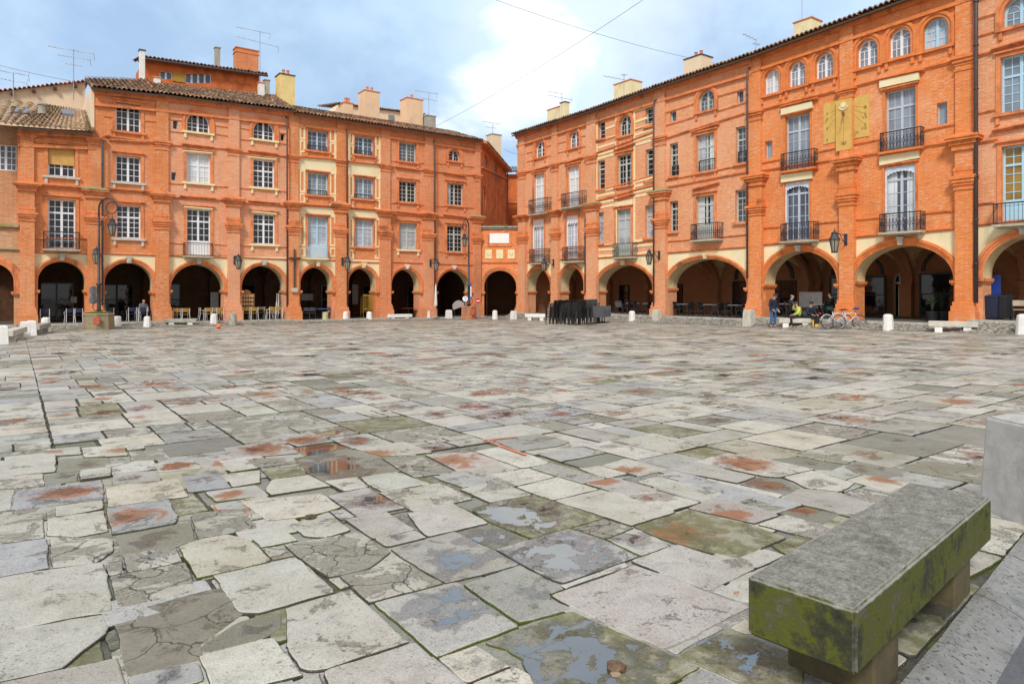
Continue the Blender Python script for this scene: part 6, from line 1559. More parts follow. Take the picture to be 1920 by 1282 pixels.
# ---- wall lanterns
LG=plain('lantern_glass',(.30,.28,.20),.15)
def lantern_head(t,c,s=1.0,top=True):
    q=MB(); x,y,z=c
    for k in range(6):
        a=PI*k/3; ca,sa=math.cos(a),math.sin(a); q.tube([(x+.10*s*ca,y+.10*s*sa,z-.46*s),(x+.19*s*ca,y+.19*s*sa,z-.02*s)],.014*s,4)
    q.lathe([(.11*s,-.50*s),(.11*s,-.45*s)],(x,y,z),6); q.lathe([(.21*s,-.03*s),(.21*s,0),(.12*s,.12*s),(.10*s,.20*s),(.13*s,.21*s),(.03*s,.30*s),(.015*s,.38*s)],(x,y,z),6)
    h=q.build('lantern_cage',IRON,t); q=MB(); q.lathe([(.09*s,-.45*s),(.175*s,-.03*s)],(x,y,z),6); q.build('lantern_glass',LG,h)
def wall_lantern(B,px,py,label,o=.32,arm=.95,s=1.2):
    f=B.fac; sx,z=f.sz(px,py,o); base=f.w(sx,o,z)
    t=thing('wall_lantern',label,'lantern',base,f.ang,'wall lanterns on the pilasters')
    q=MB(); q.box(-.07,.07,-.04,.01,-.45,.12); q.build('wall_plate',IRON,t)
    q=MB(); q.tube([(0,-.03,.05),(0,-arm*.6,.10),(0,-arm,.06),(0,-arm,-.02)],.024,6); q.tube([(0,-.03,-.38),(0,-arm*.3,-.2),(0,-arm*.55,.09)],.018,6)
    q.tube([(0,-.10-.09*math.cos(a*.7),-.36+.09*math.sin(a*.7)) for a in range(8)],.014,5); q.build('bracket',IRON,t)
    lantern_head(t,(0,-arm,-.20),s)
wall_lantern(LOWH,178,471,'black lantern on the pilaster behind the tall curled lamp post')
wall_lantern(H3,440,483,'black lantern between the two arches of the pinkish house')
wall_lantern(H4,642,486,'black lantern between the two cream framed arches')
wall_lantern(H5,807,489,'black lantern between the two arches of the street corner house')
wall_lantern(R1,1038,489,'black lantern on a bracket between the narrow arches under the balconies')
wall_lantern(R3,1236,474,'black lantern on the pilaster with the mossy coping')
wall_lantern(R4,1586,443,'large black lantern under the sundial pilaster',arm=1.1,s=1.35)
# ---- street lamps
def street_lamp(px,py,ptop,pyhead,label,crook,mats,pw,lean):
    p=onground(px,py); Y=p.y; pm=Y/F; h0=(py-ptop)*pm; H=(py-pyhead)*pm
    t=thing('street_lamp',label,'lamp post',p,0,'curled lamp posts on brick plinths')
    q=MB(); q.lathe([(pw*.62,-.1),(pw*.62,.25),(pw*.60,h0*.9),(pw*.64,h0*.92),(pw*.60,h0)],n=8); o=q.build('plinth',mats[0],t)
    q=MB(); 
    if len(mats)>2: q.lathe([(pw*.5,0),(pw*.55,.04),(pw*.3,.09)],(0,0,h0),9); q.build('moss',mats[2],o)
    q=MB(); q.box(-.02+pw*.12,pw*.12+.34,-pw*.60,-pw*.56,h0*.35,h0*.78); q.build('hatch',plain('rust_red_plate',(.42,.09,.045),.6),o)
    for k in range(4):
        q=MB(); a=PI/2*k+.4; q.tube([(math.cos(a)*(.08+.28*math.sin(u*.4)*(1-u*.05)),math.sin(a)*(.08+.28*math.sin(u*.4)*(1-u*.05)),h0+.05+.09*u) for u in range(9)],.022,6); q.build('scroll',mats[1],t)
    q=MB(); q.lathe([(.13,h0),(.13,h0+.2),(.10,h0+.25),(.095,h0+1.55),(.15,h0+1.6),(.15,h0+1.66),(.075,h0+1.7),(.065,H*.62),(.05,H*.86)],n=10); 
    r=.55; zc=H-r; sx=crook[0]; sy=crook[1]
    pts=[(0,0,H*.86)]+[(sx*(r-r*math.cos(a)),sy*(r-r*math.cos(a)),zc+r*math.sin(a)) for a in [PI*k/12 for k in range(13)]]
    e=[ (sx*(2*r-.33*(1-math.cos(a))),sy*(2*r-.33*(1-math.cos(a))),zc-.33*math.sin(a)) for a in [PI*k/10*1.7 for k in range(1,11)]]
    q.tube(pts+e,[.05]*8+[.035]*(len(pts)-8)+[.028]*len(e),7); q.tube([(0,0,H*.78),(sx*.35,sy*.35,H*.86),(sx*.62,sy*.62,zc-.25)],.02,5); q.build('post',mats[1],t,(0,0,0),True)
    hx=(sx*(1.45*r),sy*(1.45*r)); q=MB(); q.tube([(hx[0],hx[1],zc-.34),(hx[0],hx[1],zc-.72)],.012,5); q.build('chain',mats[1],t); lantern_head(t,(hx[0],hx[1],zc-.95),1.25)
    return t,p,h0
PLB=brick('plinth_brick',(.34,.25,.15),(.24,.19,.11),(.30,.27,.18),pamt=.4,pale=(.38,.34,.22)); 
street_lamp(185.5,617.5,587,372,'tall black curled street lamp on a mossy octagonal brick plinth at the left',(1,-.1),(PLB,IRON,plain('plinth_moss',(.13,.15,.018),.95,var=.4,scale=14)),1.25,0)
street_lamp(879,598.5,574,413,'thin curled street lamp on a red brick plinth near the side street gateway',(-.35,-.94),(brick('plinth_brick_red',(.50,.17,.07),(.38,.12,.05),(.42,.28,.18)),IRON),1.0,0)
# ---- signs
def disc_sign(loc,rz,label,face,mark=None,r=.3,post=None,name='traffic_sign'):
    t=thing(name,label,'sign',loc,rz)
    q=MB(); q.lathe([(r,-.012),(r,.012)],(0,0,0),24,'y'); q.build('plate',face,t)
    if mark=='bar': q=MB(); q.box(-r*.68,r*.68,-.018,-.0125,-r*.17,r*.17); q.build('bar',WHITE,t)
    if mark=='seven':
        q=MB(); q.tube([(-.08,-.016,.10),(.08,-.016,.10),(0,-.016,-.12)],.02,5); q.build('figure',DARKP,t)
    if post is not None: q=MB(); q.tube([(0,.03,r*.8),(0,.03,post)],.03,8); q.build('post',GALV,t)
    return t
RED=plain('signal_red',(.52,.02,.02),.45)
p=onground(896,600); pz=(545-564)/F*p.y+EYE; disc_sign((p.x,p.y+.3,pz),0,'small round red no entry sign with a white bar by the gateway','' or RED,'bar',.20,-(pz-gz(p.x,p.y)))
p=onground(185.5,617.5)
for k,(y,l) in enumerate(((545,'upper grey sign disc seen edge on beside the left lamp post'),(561,'lower grey sign disc seen edge on beside the left lamp post'))): disc_sign((p.x-.28,p.y-.05,EYE+(545-y)/F*p.y),1.15,l,GALV,None,.27)
p=onground(873,599); disc_sign((p.x-.02,p.y-.15,EYE+(545-560)/F*p.y),0,'round white sign with a dark figure seven beside the brick plinth',WHITE,'seven',.21,-1.0)
t=thing('street_name_sign','narrow blue vertical sign beside the thin lamp post','sign',(p.x+.42,p.y-.1,EYE+(545-549)/F*p.y)); q=MB(); q.box(-.07,.07,-.01,.01,-.45,.75); q.build('plate',plain('sign_blue',(.03,.07,.30),.4),t); q=MB(); q.box(-.04,.04,-.016,-.0105,-.3,.5); q.build('panel',WHITE,t)
t=thing('display_board','pale grey arched board leaning at the dark arch beside the white round sign','board',at_fac(H5,860,.1),fa); q=MB(); q.prism([(-.55,.55),(.5,.85),(.5,1.1)]+[(.5-.13*k,1.1+.22*math.sin(k*.4)) for k in range(1,8)]+[(-.6,.95)],-.03,.0); q.build('panel',plain('grey_canvas',(.45,.42,.42),.8),t)
for x in (-.4,.4): q=MB(); q.tube([(x,0,0),(x,0,.8)],.02,5); q.build('leg',IRON,t)
# closed parasol
t=thing('parasol','closed white parasol standing against the drainpipe of the street corner house','parasol',at_fac(H5,817,.75),fa); q=MB(); q.tube([(0,0,0),(0,0,2.7)],.03,8); q.build('pole',GALV,t); q=MB(); q.lathe([(.10,.9),(.13,1.0),(.10,1.6),(.07,2.3),(.02,2.68)],n=9); q.build('canopy',plain('parasol_cloth',(.70,.68,.66),.9),t); q=MB(); q.lathe([(.28,0),(.28,.06),(.06,.09)],n=12); q.build('base',CONC,t)
# wooden cross on the pilaster
f=FL; sx,z=f.sz(552,540,.36); zt=f.sz(552,467,.36)[1]; base=f.w(sx,.36,z); t=thing('crucifix','dark weathered wooden cross with a small figure fixed to a brick pilaster','cross',base,f.ang); h=zt-z
CW=plain('dark_cross_wood',(.10,.06,.035),.85,var=.3,scale=8); q=MB(); q.box(-.055,.055,-.06,.0,0,h); q.build('post',CW,t); q=MB(); q.box(-.42,.42,-.065,-.005,h*.74,h*.74+.10); q.build('crossbar',CW,t)
q=MB(); q.tube([(0,-.09,h*.52),(0.02,-.10,h*.62),(0,-.10,h*.72),(0,-.11,h*.77)],[.03,.045,.06,.035],6); q.tube([(-.3,-.09,h*.79),(0,-.10,h*.74),(.3,-.09,h*.79)],.02,5); q.build('figure',IRON,t)
q=MB(); q.box(-.2,.2,-.10,.05,-.28,-.002); q.build('base_block',STONE,t)
# menu shelf, tan chair, bins, plants
WD=plain('warm_wood',(.36,.17,.06),.7,var=.3,scale=10)
t=thing('display_shelf','brown wooden shelf hung with small cards beside the pier of the pinkish house','shelf',at_fac(H3,463,-.5),fa); q=MB(); q.box(-.55,.5,.0,.12,.55,1.75); q.lathe([(.3,0),(.28,.05)],(0,.06,1.73),10,'y'); q.build('board',WD,t)
for k in range(4):
    q=MB(); z=.70+.27*k; q.box(-.50,.45,-.16,-.002,z,z+.03)
    sh=q.build('shelf',WD,t)
    for j in range(5): q=MB(); x=-.42+.17*j; q.box(x,x+.12,-.10,-.08,z+.031,z+.17); q.build('card',plain('cream_card',(.62,.42,.24),.8),sh)
for s in (-.45,.4): q=MB(); q.box(s-.03,s+.03,.02,.08,0,.549); q.build('leg',WD,t)
def bin_(px,o,label,col):
    t=thing('wheelie_bin',label,'bin',at_fac(R5,px,o),ra,'dark bins under the right edge arch'); m=plain('bin_'+col[0],col[1],.5); q=MB(); q.frus(0,0,.06,.98,.24,.26,.29,.33); q.build('body',m,t); q=MB(); q.hexa([(-.31,-.35,.985),(.31,-.35,.985),(.31,.36,.985),(-.31,.36,.985),(-.29,-.33,1.03),(.29,-.33,1.03),(.29,.34,1.09),(-.29,.34,1.09)]); q.build('lid',m,t)
    for s in (-1,1): q=MB(); q.lathe([(.10,-.03),(.10,.03)],(s*.24,.27,.10),12,'x'); q.build('wheel',BLK,t)
bin_(1862,-.5,'navy wheelie bin next to the brick pier, left of its pair',('navy',(.012,.018,.05))); bin_(1879,-.6,'black wheelie bin right of the navy one',('black',(.012,.012,.016)))
t=thing('display_board','bright blue upright board behind the wheelie bins','board',at_fac(R5,1857,-1.3),ra); q=MB(); q.box(-.3,.4,-.02,.02,.5,1.95); q.build('panel',plain('cobalt_blue',(.02,.06,.32),.5),t); q=MB(); q.box(-.28,.38,-.015,.015,.02,.499); q.build('base',BLK,t)
t=chair_proto('cafe','tan chair with dark legs at the right edge beside the bins',plain('tan_weave',(.42,.34,.25),.7),IRON,None); t.location=at_fac(R5,1911,-.4); t.rotation_euler=(0,0,ra+.4)
def plant(B,px,o,label,hh,n,col):
    t=thing('potted_plant',label,'plant',at_fac(B,px,o),0,'potted plants under the sundial house arch'); q=MB(); q.lathe([(.20,0),(.27,.40),(.30,.42),(.30,.47),(.24,.47)],n=12); q.build('pot',BLK,t)
    q=MB()
    for k in range(n):
        a=RN.uniform(0,2*PI); l=RN.uniform(.5,1)*hh; r=RN.uniform(.1,.55)*hh*.6; d=Vector((math.cos(a),math.sin(a),0)); s=Vector((-d.y,d.x,0))
        prev=None
        for j in range(5):
            u=j/4; p=d*r*u*u+Vector((0,0,.45+l*(u-.25*u*u))); w=s*(.05*math.sin(PI*(.12+.86*u)))
            if prev: q.add([prev[0],prev[1],p+w,p-w],[(0,1,2,3)])
            prev=(p-w,p+w)
    q.build('foliage',plain('leaf_'+label[:5],col,.5,var=.4,scale=9),t)
plant(R4,1748,-1.2,'slender potted plant with spiky leaves under the wide sundial arch',1.3,26,(.045,.07,.03)); plant(R4,1766,-1.6,'bushy dark potted plant beside the right pier of the wide arch',1.5,60,(.02,.035,.018))
# notices in the galleries
def notice(B,px,py,o,w,h,label,mat):
    sx,z=B.fac.sz(px,py,o)
    q=MB(); q.box(-w/2,w/2,-.02,.0,-h/2,h/2); o_=q.build('notice',mat); o_.location=B.fac.w(sx,o,z); o_.rotation_euler=(0,0,B.fac.ang); tag(o_,label,'notice'); return o_
# stones lying by the pilasters
def rock(px,py,r,label,mat,sq=.55):
    p=onground(px,py); bm=bmesh.new(); bmesh.ops.create_icosphere(bm,subdivisions=2,radius=r)
    for v in bm.verts: v.co=v.co*(1+noise.noise(v.co*2/r+Vector((px,0,0)))*.35); v.co.z=v.co.z*sq+r*sq*.7
    me=bpy.data.meshes.new('stone'); bm.to_mesh(me); bm.free(); me.materials.append(mat); o=bpy.data.objects.new('stone',me); COL.objects.link(o); o.location=p; tag(o,label,'stone'); return o
rock(463,602,.28,'rounded pale stone by the plinth left of the yellow chair row',STONE); rock(574,601,.30,'rounded yellowish stone right of the cross pilaster',STONE)
rock(1156,1256,.045,'small brown stone lying in a shallow puddle on the paving',plain('wet_brown_stone',(.13,.08,.04),.5,var=.4,scale=30),.5); rock(1154,1266,.025,'chip of pale stone in front of the brown one in the puddle',plain('dull_chip',(.30,.22,.15),.7),.4)
rock(582,972,.045,'dead curled leaf coloured lump on the pale cracked slab',plain('leaf_brown',(.07,.055,.02),.6,var=.4,scale=30),.45)
bm=bmesh.new(); bmesh.ops.create_uvsphere(bm,u_segments=16,v_segments=10,radius=.13); me=bpy.data.meshes.new('ball'); bm.to_mesh(me); bm.free(); [setattr(p,'use_smooth',True) for p in me.polygons]; me.materials.append(plain('orange_rubber',(.85,.17,.02),.5)); o=bpy.data.objects.new('ball',me); COL.objects.link(o); o.location=onground(410,616)+Vector((0,0,.13)); tag(o,'small bright orange ball on the paving by a white bollard','ball')
p=gpt(1382,1115.5); q=MB(); q.tube([(-.02,0,.02),(.012,0,.02)],.0045,8); o=q.build('cigarette_end',plain('orange_filter',(.55,.22,.06),.8)); o.location=p; o.rotation_euler=(0,0,.2); tag(o,'orange cigarette end on a slab just left of the mossy bench','cigarette end')
# ---- aerials and cables
def aerial(fac,px,ytop,ybase,o,els,label,rz=0.0):
    s,z0=fac.sz(px,ybase,o); z1=fac.sz(px,ytop,o)[1]; t=thing('aerial',label,'aerial',fac.w(s,o,z0),0); H=z1-z0; Y=fac.S(px,o)[1]; pm=Y/F
    q=MB(); q.tube([(0,0,-1.0),(0,0,H)],.028,6); q.build('mast',GALV,t)
    for (y,xl,xr,tilt,n) in els:
        q=MB(); z=fac.sz(px,y,o)[1]-z0; a=Vector((xl*pm,.2*xl*pm,z-xl*pm*tilt)); b=Vector((xr*pm,.2*xr*pm,z-xr*pm*tilt)); q.tube([a,b],.018,5)
        for k in range(n):
            c=a.lerp(b,(k+.5)/n); l=.22+.10*math.sin(k); q.tube([c+Vector((-.06,l,.03)),c+Vector((.06,-l,-.03))],.010,4)
        if n>6: 
            for s_ in (-1,1): q.tube([b,b+Vector((-.15,.3,s_*.35))],.012,4)
        q.build('boom',GALV,t)
aerial(FL,138,93,160,-6,((95,-43,34,.12,14),(108,-27,28,.10,8),(122,-15,16,.12,4)),'tall triple boom aerial above the beige gabled party wall')
aerial(FL,25,137,170,-6,((137,-25,25,.12,12),(152,-25,22,.14,8)),'double aerial at the far left above the orange tile verge')
aerial(FL,487.5,60,140,-6.5,((60,-42,18,.14,12),(80,-41,33,.20,8)),'aerial with two long booms beside the big brick chimney')
aerial(FL,804,174,218,-4.5,((174,-26,16,.10,10),(187,-12,18,.12,6)),'aerial on the grey cement chimney of the left range')
aerial(FL,924,232,254,-4.8,((231,-20,16,.10,6),(240,-14,6,.08,4)),'small faint aerial above the beige chimney at the street corner')
aerial(FR_,1053.5,176,195,-3.2,((176,-26,0,.10,6),(184,-27,20,.14,8)),'aerial with two booms at the chimneys nearest the street')
aerial(FR_,1170,138,158,-3.5,((150,-40,14,.12,8),(141,-6,6,.0,3)),'single boom aerial behind the second cream chimney of the right range')
aerial(FR_,1417,74,96,-3.5,((75,-26,2,.35,4),(83,-6,8,.2,3)),'small crooked aerial beside the crown of the third right house')
s,z=FR_.sz(1502,62,-3.5); t=thing('lightning_rod','thin vertical rod above the cream chimney near the sundial house','rod',FR_.w(s,-3.6,z)); q=MB(); q.tube([(0,0,-1.2),(0,0,2.4)],.016,5); q.build('rod',GALV,t)
def cable(P,label,r=.016,sag=.35):
    a,b=P; pts=[a.lerp(b,k/24)-Vector((0,0,sag*4*(k/24)*(1-k/24))) for k in range(25)]
    q=MB(); q.tube(pts,r,5); o=q.build('overhead_cable',plain('cable_grey',(.16,.18,.22),.6)); tag(o,label,'cable')
def pt(px,py,Y): return Vector(((px-CX)/F*Y,Y,EYE+(HY-py)/F*Y))
cable((pt(815,238,60),pt(1250,-30,36)),'overhead cable rising from the grey cement chimney across the bright cloud',.013)
cable((pt(890,-14,38),pt(1345,120,52)),'overhead cable falling from the top of the sky to the right range roofs',.013)
cable((pt(-40,112,50),pt(133,152,50)),'overhead cable at the far left running to the party wall aerial',.016,.1)
cable((pt(945,280,58),pt(985,290,55)),'short slack cable across the gap above the street gateway',.014,.15)

POS=plain('white_paper',(.62,.62,.60),.6)
notice(H3,402,567,-5.6,.55,1.5,'tall white notice deep under the wide arch of the pinkish house',POS)
notice(LOWH,138,562,-5.7,.35,.4,'small pale notice on the dark wall under the low house arch',POS)
notice(H4,576,557,-3.0,.9,.5,'grey landscape board hung under the first cream framed arch',plain('grey_board',(.22,.22,.23),.6))
notice(H4,666,552,-4.5,.5,1.6,'narrow pale poster on the dark door under the second cream framed arch',plain('faded_poster',(.32,.31,.30),.6))
notice(R4,1520,562,-3.0,1.4,.9,'white placard with a dark picture behind the seated people',POS)
# ================================================================== PEOPLE, BICYCLES, BAGS
def skin(name,J,E,mat,parent=None,sub=2,root=None):
    """continuous figure grown over a jointed skeleton; J: name -> (x,y,z,r)"""
    ks=list(J); me=bpy.data.meshes.new(name); me.from_pydata([J[k][:3] for k in ks],[(ks.index(a),ks.index(b)) for a,b in E],[])
    ob=bpy.data.objects.new(name,me); COL.objects.link(ob)
    md=ob.modifiers.new('skin','SKIN'); md.use_smooth_shade=True
    lay=me.skin_vertices[0] if me.skin_vertices else None
    for i,k in enumerate(ks):
        v=J[k]; r=v[3]; r2=v[4] if len(v)>4 else r
        lay.data[i].radius=(r,r2); lay.data[i].use_root=(k==(root or ks[0]))
    ob.modifiers.new('sub','SUBSURF').levels=sub
    dg=bpy.context.evaluated_depsgraph_get(); me2=bpy.data.meshes.new_from_object(ob.evaluated_get(dg)); bpy.data.objects.remove(ob); 
    me2.name=name; me2.materials.clear(); me2.materials.append(mat)
    for p in me2.polygons: p.use_smooth=True
    o=bpy.data.objects.new(name,me2); COL.objects.link(o); o.parent=parent; return o
SKIN=plain('skin',(.52,.30,.21),.55,var=.08)
def mid(a,b,t=.5): return tuple(a[i]+(b[i]-a[i])*t for i in range(3))
def person(label,loc,rz,P,top,bottom,shoes,hair=None,hat=None,skirt=None,group=None,scale=1.0,hairlong=False):
    """P holds joint positions: pelvis, chest, neck, head, sh/el/wr and hip/kn/an/to for l and r; the figure faces -y"""
    t=thing('person',label,'person',loc,rz,group); t.scale=(scale,)*3
    J={'pelvis':(*P['pelvis'],.125,.10),'waist':(*mid(P['pelvis'],P['chest'],.45),.125,.095),'chest':(*P['chest'],.15,.105),'neck':(*P['neck'],.055)}
    hx=Vector(P['head']); nk=Vector(P['neck']); u=(hx-nk).normalized(); fw=Vector(P.get('face',(0,-1,0))).normalized()
    J['jaw']=(*(nk+u*.075+fw*.02),.062); J['skull']=(*hx,.088,.098); J['crown']=(*(hx+u*.075),.06)
    E=[('pelvis','waist'),('waist','chest'),('chest','neck'),('neck','jaw'),('jaw','skull'),('skull','crown')]
    J['nose']=(*(hx+fw*.108-u*.02),.014); E.append(('skull','nose'))
    sd=u.cross(fw).normalized()
    for s,k in ((1,'earA'),(-1,'earB')): J[k]=(*(hx+sd*s*.088-fw*.005),.02); E.append(('skull',k))
    for s in 'lr':
        J['sh'+s]=(*P['sh'+s],.065); J['el'+s]=(*P['el'+s],.046); J['wr'+s]=(*P['wr'+s],.030)
        E+= [('chest','sh'+s),('sh'+s,'el'+s),('el'+s,'wr'+s)]
        w=Vector(P['wr'+s]); d=(w-Vector(P['el'+s])).normalized(); pd=Vector(P.get('palm'+s,d)).normalized(); pl=w+pd*.075; J['pa'+s]=(*pl,.034,.02); E.append(('wr'+s,'pa'+s))
        ac=pd.cross(Vector((0,0,1))); ac=ac.normalized() if ac.length>.1 else Vector((1,0,0)); dn=Vector((0,0,-1)) if abs(pd.z)<.7 else fw
        for f in range(4):
            o_=ac*(-.027+.018*f); l=(.065,.078,.074,.056)[f]; J[f'f{f}a'+s]=(*(pl+o_+pd*.04),.0095); J[f'f{f}b'+s]=(*(pl+o_+pd*(.04+l*.45)+dn*.012),.0085); J[f'f{f}c'+s]=(*(pl+o_+pd*(.04+l*.8)+dn*.035),.0075)
            E+=[('pa'+s,f'f{f}a'+s),(f'f{f}a'+s,f'f{f}b'+s),(f'f{f}b'+s,f'f{f}c'+s)]
        J['th'+s]=(*(w+pd*.055-ac*.05),.0105); J['tk'+s]=(*(w+pd*.09-ac*.058+dn*.01),.009); E+=[('pa'+s,'th'+s),('th'+s,'tk'+s)]
        J['hi'+s]=(*P['hi'+s],.085); J['kn'+s]=(*P['kn'+s],.058); J['an'+s]=(*P['an'+s],.038); J['to'+s]=(*P['to'+s],.03)
        E+=[('pelvis','hi'+s),('hi'+s,'kn'+s),('kn'+s,'an'+s),('an'+s,'to'+s)]
    body=skin('body',J,E,SKIN,t,2)
    for s in (1,-1):
        q=MB(); e=hx+fw*.088+sd*s*.033+u*.004; q.lathe([(.004,-.012),(.011,-.006),(.012,0),(.009,.008),(.003,.012)],tuple(e),8); q.build('eye',DARKP,t,(0,0,0),True)
    # jacket
    T={'w0':(*mid(P['pelvis'],P['chest'],-.08),.165,.14),'w1':(*mid(P['pelvis'],P['chest'],.45),.158,.13),'c':(*P['chest'],.178,.135),'n':(*mid(P['chest'],P['neck'],.72),.088,.08)}
    TE=[('w0','w1'),('w1','c'),('c','n')]
    for s in 'lr':
        T['s'+s]=(*P['sh'+s],.085); T['e'+s]=(*P['el'+s],.066); T['w'+s]=(*mid(P['el'+s],P['wr'+s],.96),.048); TE+=[('c','s'+s),('s'+s,'e'+s),('e'+s,'w'+s)]
    if skirt: T['sk']=(*skirt,.19,.16); TE.insert(0,('w0','sk'))
    skin('jacket',T,TE,top,t,2,'w0')
    T={'p':(*P['pelvis'],.145,.125)}; TE=[]
    for s in 'lr':
        T['h'+s]=(*P['hi'+s],.102); T['k'+s]=(*P['kn'+s],.076); T['a'+s]=(*mid(P['kn'+s],P['an'+s],.95),.062); TE+=[('p','h'+s),('h'+s,'k'+s),('k'+s,'a'+s)]
    skin('trousers',T,TE,bottom,t,2)
    for s in 'lr':
        an,to=Vector(P['an'+s]),Vector(P['to'+s]); d=(to-an); d.z=0; d.normalize(); z0=to.z-.02
        skin('shoe',{'a':(an.x,an.y,an.z-.005,.05),'h':(an.x-d.x*.04,an.y-d.y*.04,z0+.02,.042),'m':(to.x-d.x*.06,to.y-d.y*.06,z0+.022,.045,.04),'t':(to.x+d.x*.02,to.y+d.y*.02,z0+.012,.036,.03)},[('a','h'),('h','m'),('m','t')],shoes,t,2)
    if hair:
        H={'a':(*(hx+u*.045-fw*.02),.095,.10),'b':(*(hx-fw*.055),.085),'c':(*(hx-u*.06-fw*.055),.06)}; HE=[('a','b'),('b','c')]
        if hairlong: H['d']=(*(hx-u*.19-fw*.05),.055); HE.append(('c','d'))
        skin('hair',H,HE,hair,t,2)
    if hat:
        bm=bmesh.new(); bmesh.ops.create_uvsphere(bm,u_segments=20,v_segments=12,radius=1)
        M=Matrix.Translation(hx+u*.055)@u.to_track_quat('Z','Y').to_matrix().to_4x4()
        for v in bm.verts: v.co=M@Vector((v.co.x*.118,v.co.y*.118,(v.co.z*.085 if v.co.z>0 else v.co.z*.03)))
        me=bpy.data.meshes.new('hat'); bm.to_mesh(me); bm.free(); me.materials.append(hat); [setattr(p,'use_smooth',True) for p in me.polygons]; o=bpy.data.objects.new('hat',me); COL.objects.link(o); o.parent=t
    return t
CNAVY=plain('navy_wool',(.012,.018,.04),.85,var=.25,scale=6); JEAN=plain('blue_denim',(.045,.12,.26),.85,var=.2,scale=8); BRN=plain('brown_leather',(.12,.035,.018),.5); BLKC=plain('black_cloth',(.012,.012,.015),.85,var=.3); LIME=plain('lime_jacket',(.50,.58,.12),.7,var=.12); LIMEP=plain('pale_lining',(.70,.72,.60),.7)
DHAIR=plain('dark_hair',(.02,.015,.012),.6); CAP=plain('dark_green_knit',(.035,.045,.035),.9); NCAP=plain('navy_cap',(.02,.025,.045),.85); TEAL=plain('teal_trousers',(.05,.17,.16),.85); SLATE=plain('slate_jumper',(.14,.18,.22),.85)
# standing, looking down to the right, hands in front pockets
ST=dict(pelvis=(0,0,.93),chest=(0,-.02,1.32),neck=(0,-.06,1.50),head=(0,-.13,1.63),face=(.1,-.85,-.5),shl=(.19,0,1.42),shr=(-.19,0,1.42),ell=(.27,.03,1.14),elr=(-.27,.03,1.14),wrl=(.20,-.13,.93),wrr=(-.20,-.13,.93),hil=(.09,0,.90),hir=(-.09,0,.90),knl=(.10,-.03,.49),knr=(-.10,.03,.49),anl=(.11,.02,.09),anr=(-.10,.10,.09),tol=(.13,-.13,.03),tor=(-.12,-.05,.03))
p=onground(1450,614); person('standing person in a dark navy coat, flat cap and blue jeans, head bowed',p,.55,ST,CNAVY,JEAN,BRN,hair=DHAIR,hat=NCAP,skirt=(0,0,.74))
def sit(**k):
    d=dict(pelvis=(0,.02,.56),chest=(0,-.04,.93),neck=(0,-.07,1.10),head=(0,-.11,1.23),face=(0,-1,-.35),shl=(.18,-.02,1.02),shr=(-.18,-.02,1.02),ell=(.24,-.12,.77),elr=(-.24,-.12,.77),wrl=(.14,-.34,.68),wrr=(-.14,-.34,.68),palml=(-.3,-.9,-.1),palmr=(.3,-.9,-.1),hil=(.09,-.02,.55),hir=(-.09,-.02,.55),knl=(.12,-.44,.53),knr=(-.11,-.43,.53),anl=(.12,-.40,.10),anr=(-.12,-.33,.10),tol=(.13,-.57,.03),tor=(-.12,-.50,.03)); d.update(k); return d
d_=(gpt(1523,613.5)-gpt(1459,613.5)); br=math.atan2(d_.y,d_.x)
q0=gpt(1459,613.5)+d_*.60
fz=-.03
person('seated person in a lime green jacket and dark knit cap, turned left on the bench',(q0.x,q0.y,q0.z+fz),br-PI/2+.25,sit(elr=(-.2,-.2,.95),wrr=(-.05,-.22,1.15),palmr=(.1,.1,1)),LIME,BLKC,BRN,hair=DHAIR,hat=CAP)
q1=gpt(1459,613.5)+d_*.46+Vector((.25,.75,0))
person('person in a dark jacket sitting behind the bench, facing the lime jacket',(at_fac(R4,1482,.05).x,at_fac(R4,1482,.05).y,R4.zb-.08),br+PI/2,sit(),plain('dark_grey_jacket',(.03,.03,.036),.8),BLKC,BLKC,hair=plain('greying_hair',(.25,.23,.24),.7))
q2=gpt(1459,613.5)+d_*.98
person('dark clothed person with a hood sitting at the right end of the bench',(q2.x-.05,q2.y+.1,q2.z+fz),br+.55,sit(anl=(.14,-.48,.10),tol=(.15,-.63,.03)),CNAVY,BLKC,BLKC,hair=DHAIR,hat=CNAVY)
pz=at_fac(R4,1560,-.9); person('person in teal trousers sitting half hidden behind the bicycles',pz,ra-PI/2+.3,sit(),BLKC,TEAL,BLKC,hair=DHAIR)
pz=at_fac(HB,268,-.55); person('person in a slate jumper sitting behind a navy chair under the second arch',pz,fa+.3,sit(),SLATE,BLKC,BLKC,hair=plain('brown_hair',(.09,.05,.03),.6))
# chairs under the seated café guests
place(cn,at_fac(HB,268,-.60),fa+.3,'navy chair under the seated person in the slate jumper')
place(cb_,at_fac(R4,1482,.0),br+PI/2,'black armchair under the person in the dark jacket'); place(cb_,pz*0+at_fac(R4,1560,-.95),ra-PI/2+.3,'black armchair under the person in teal trousers')
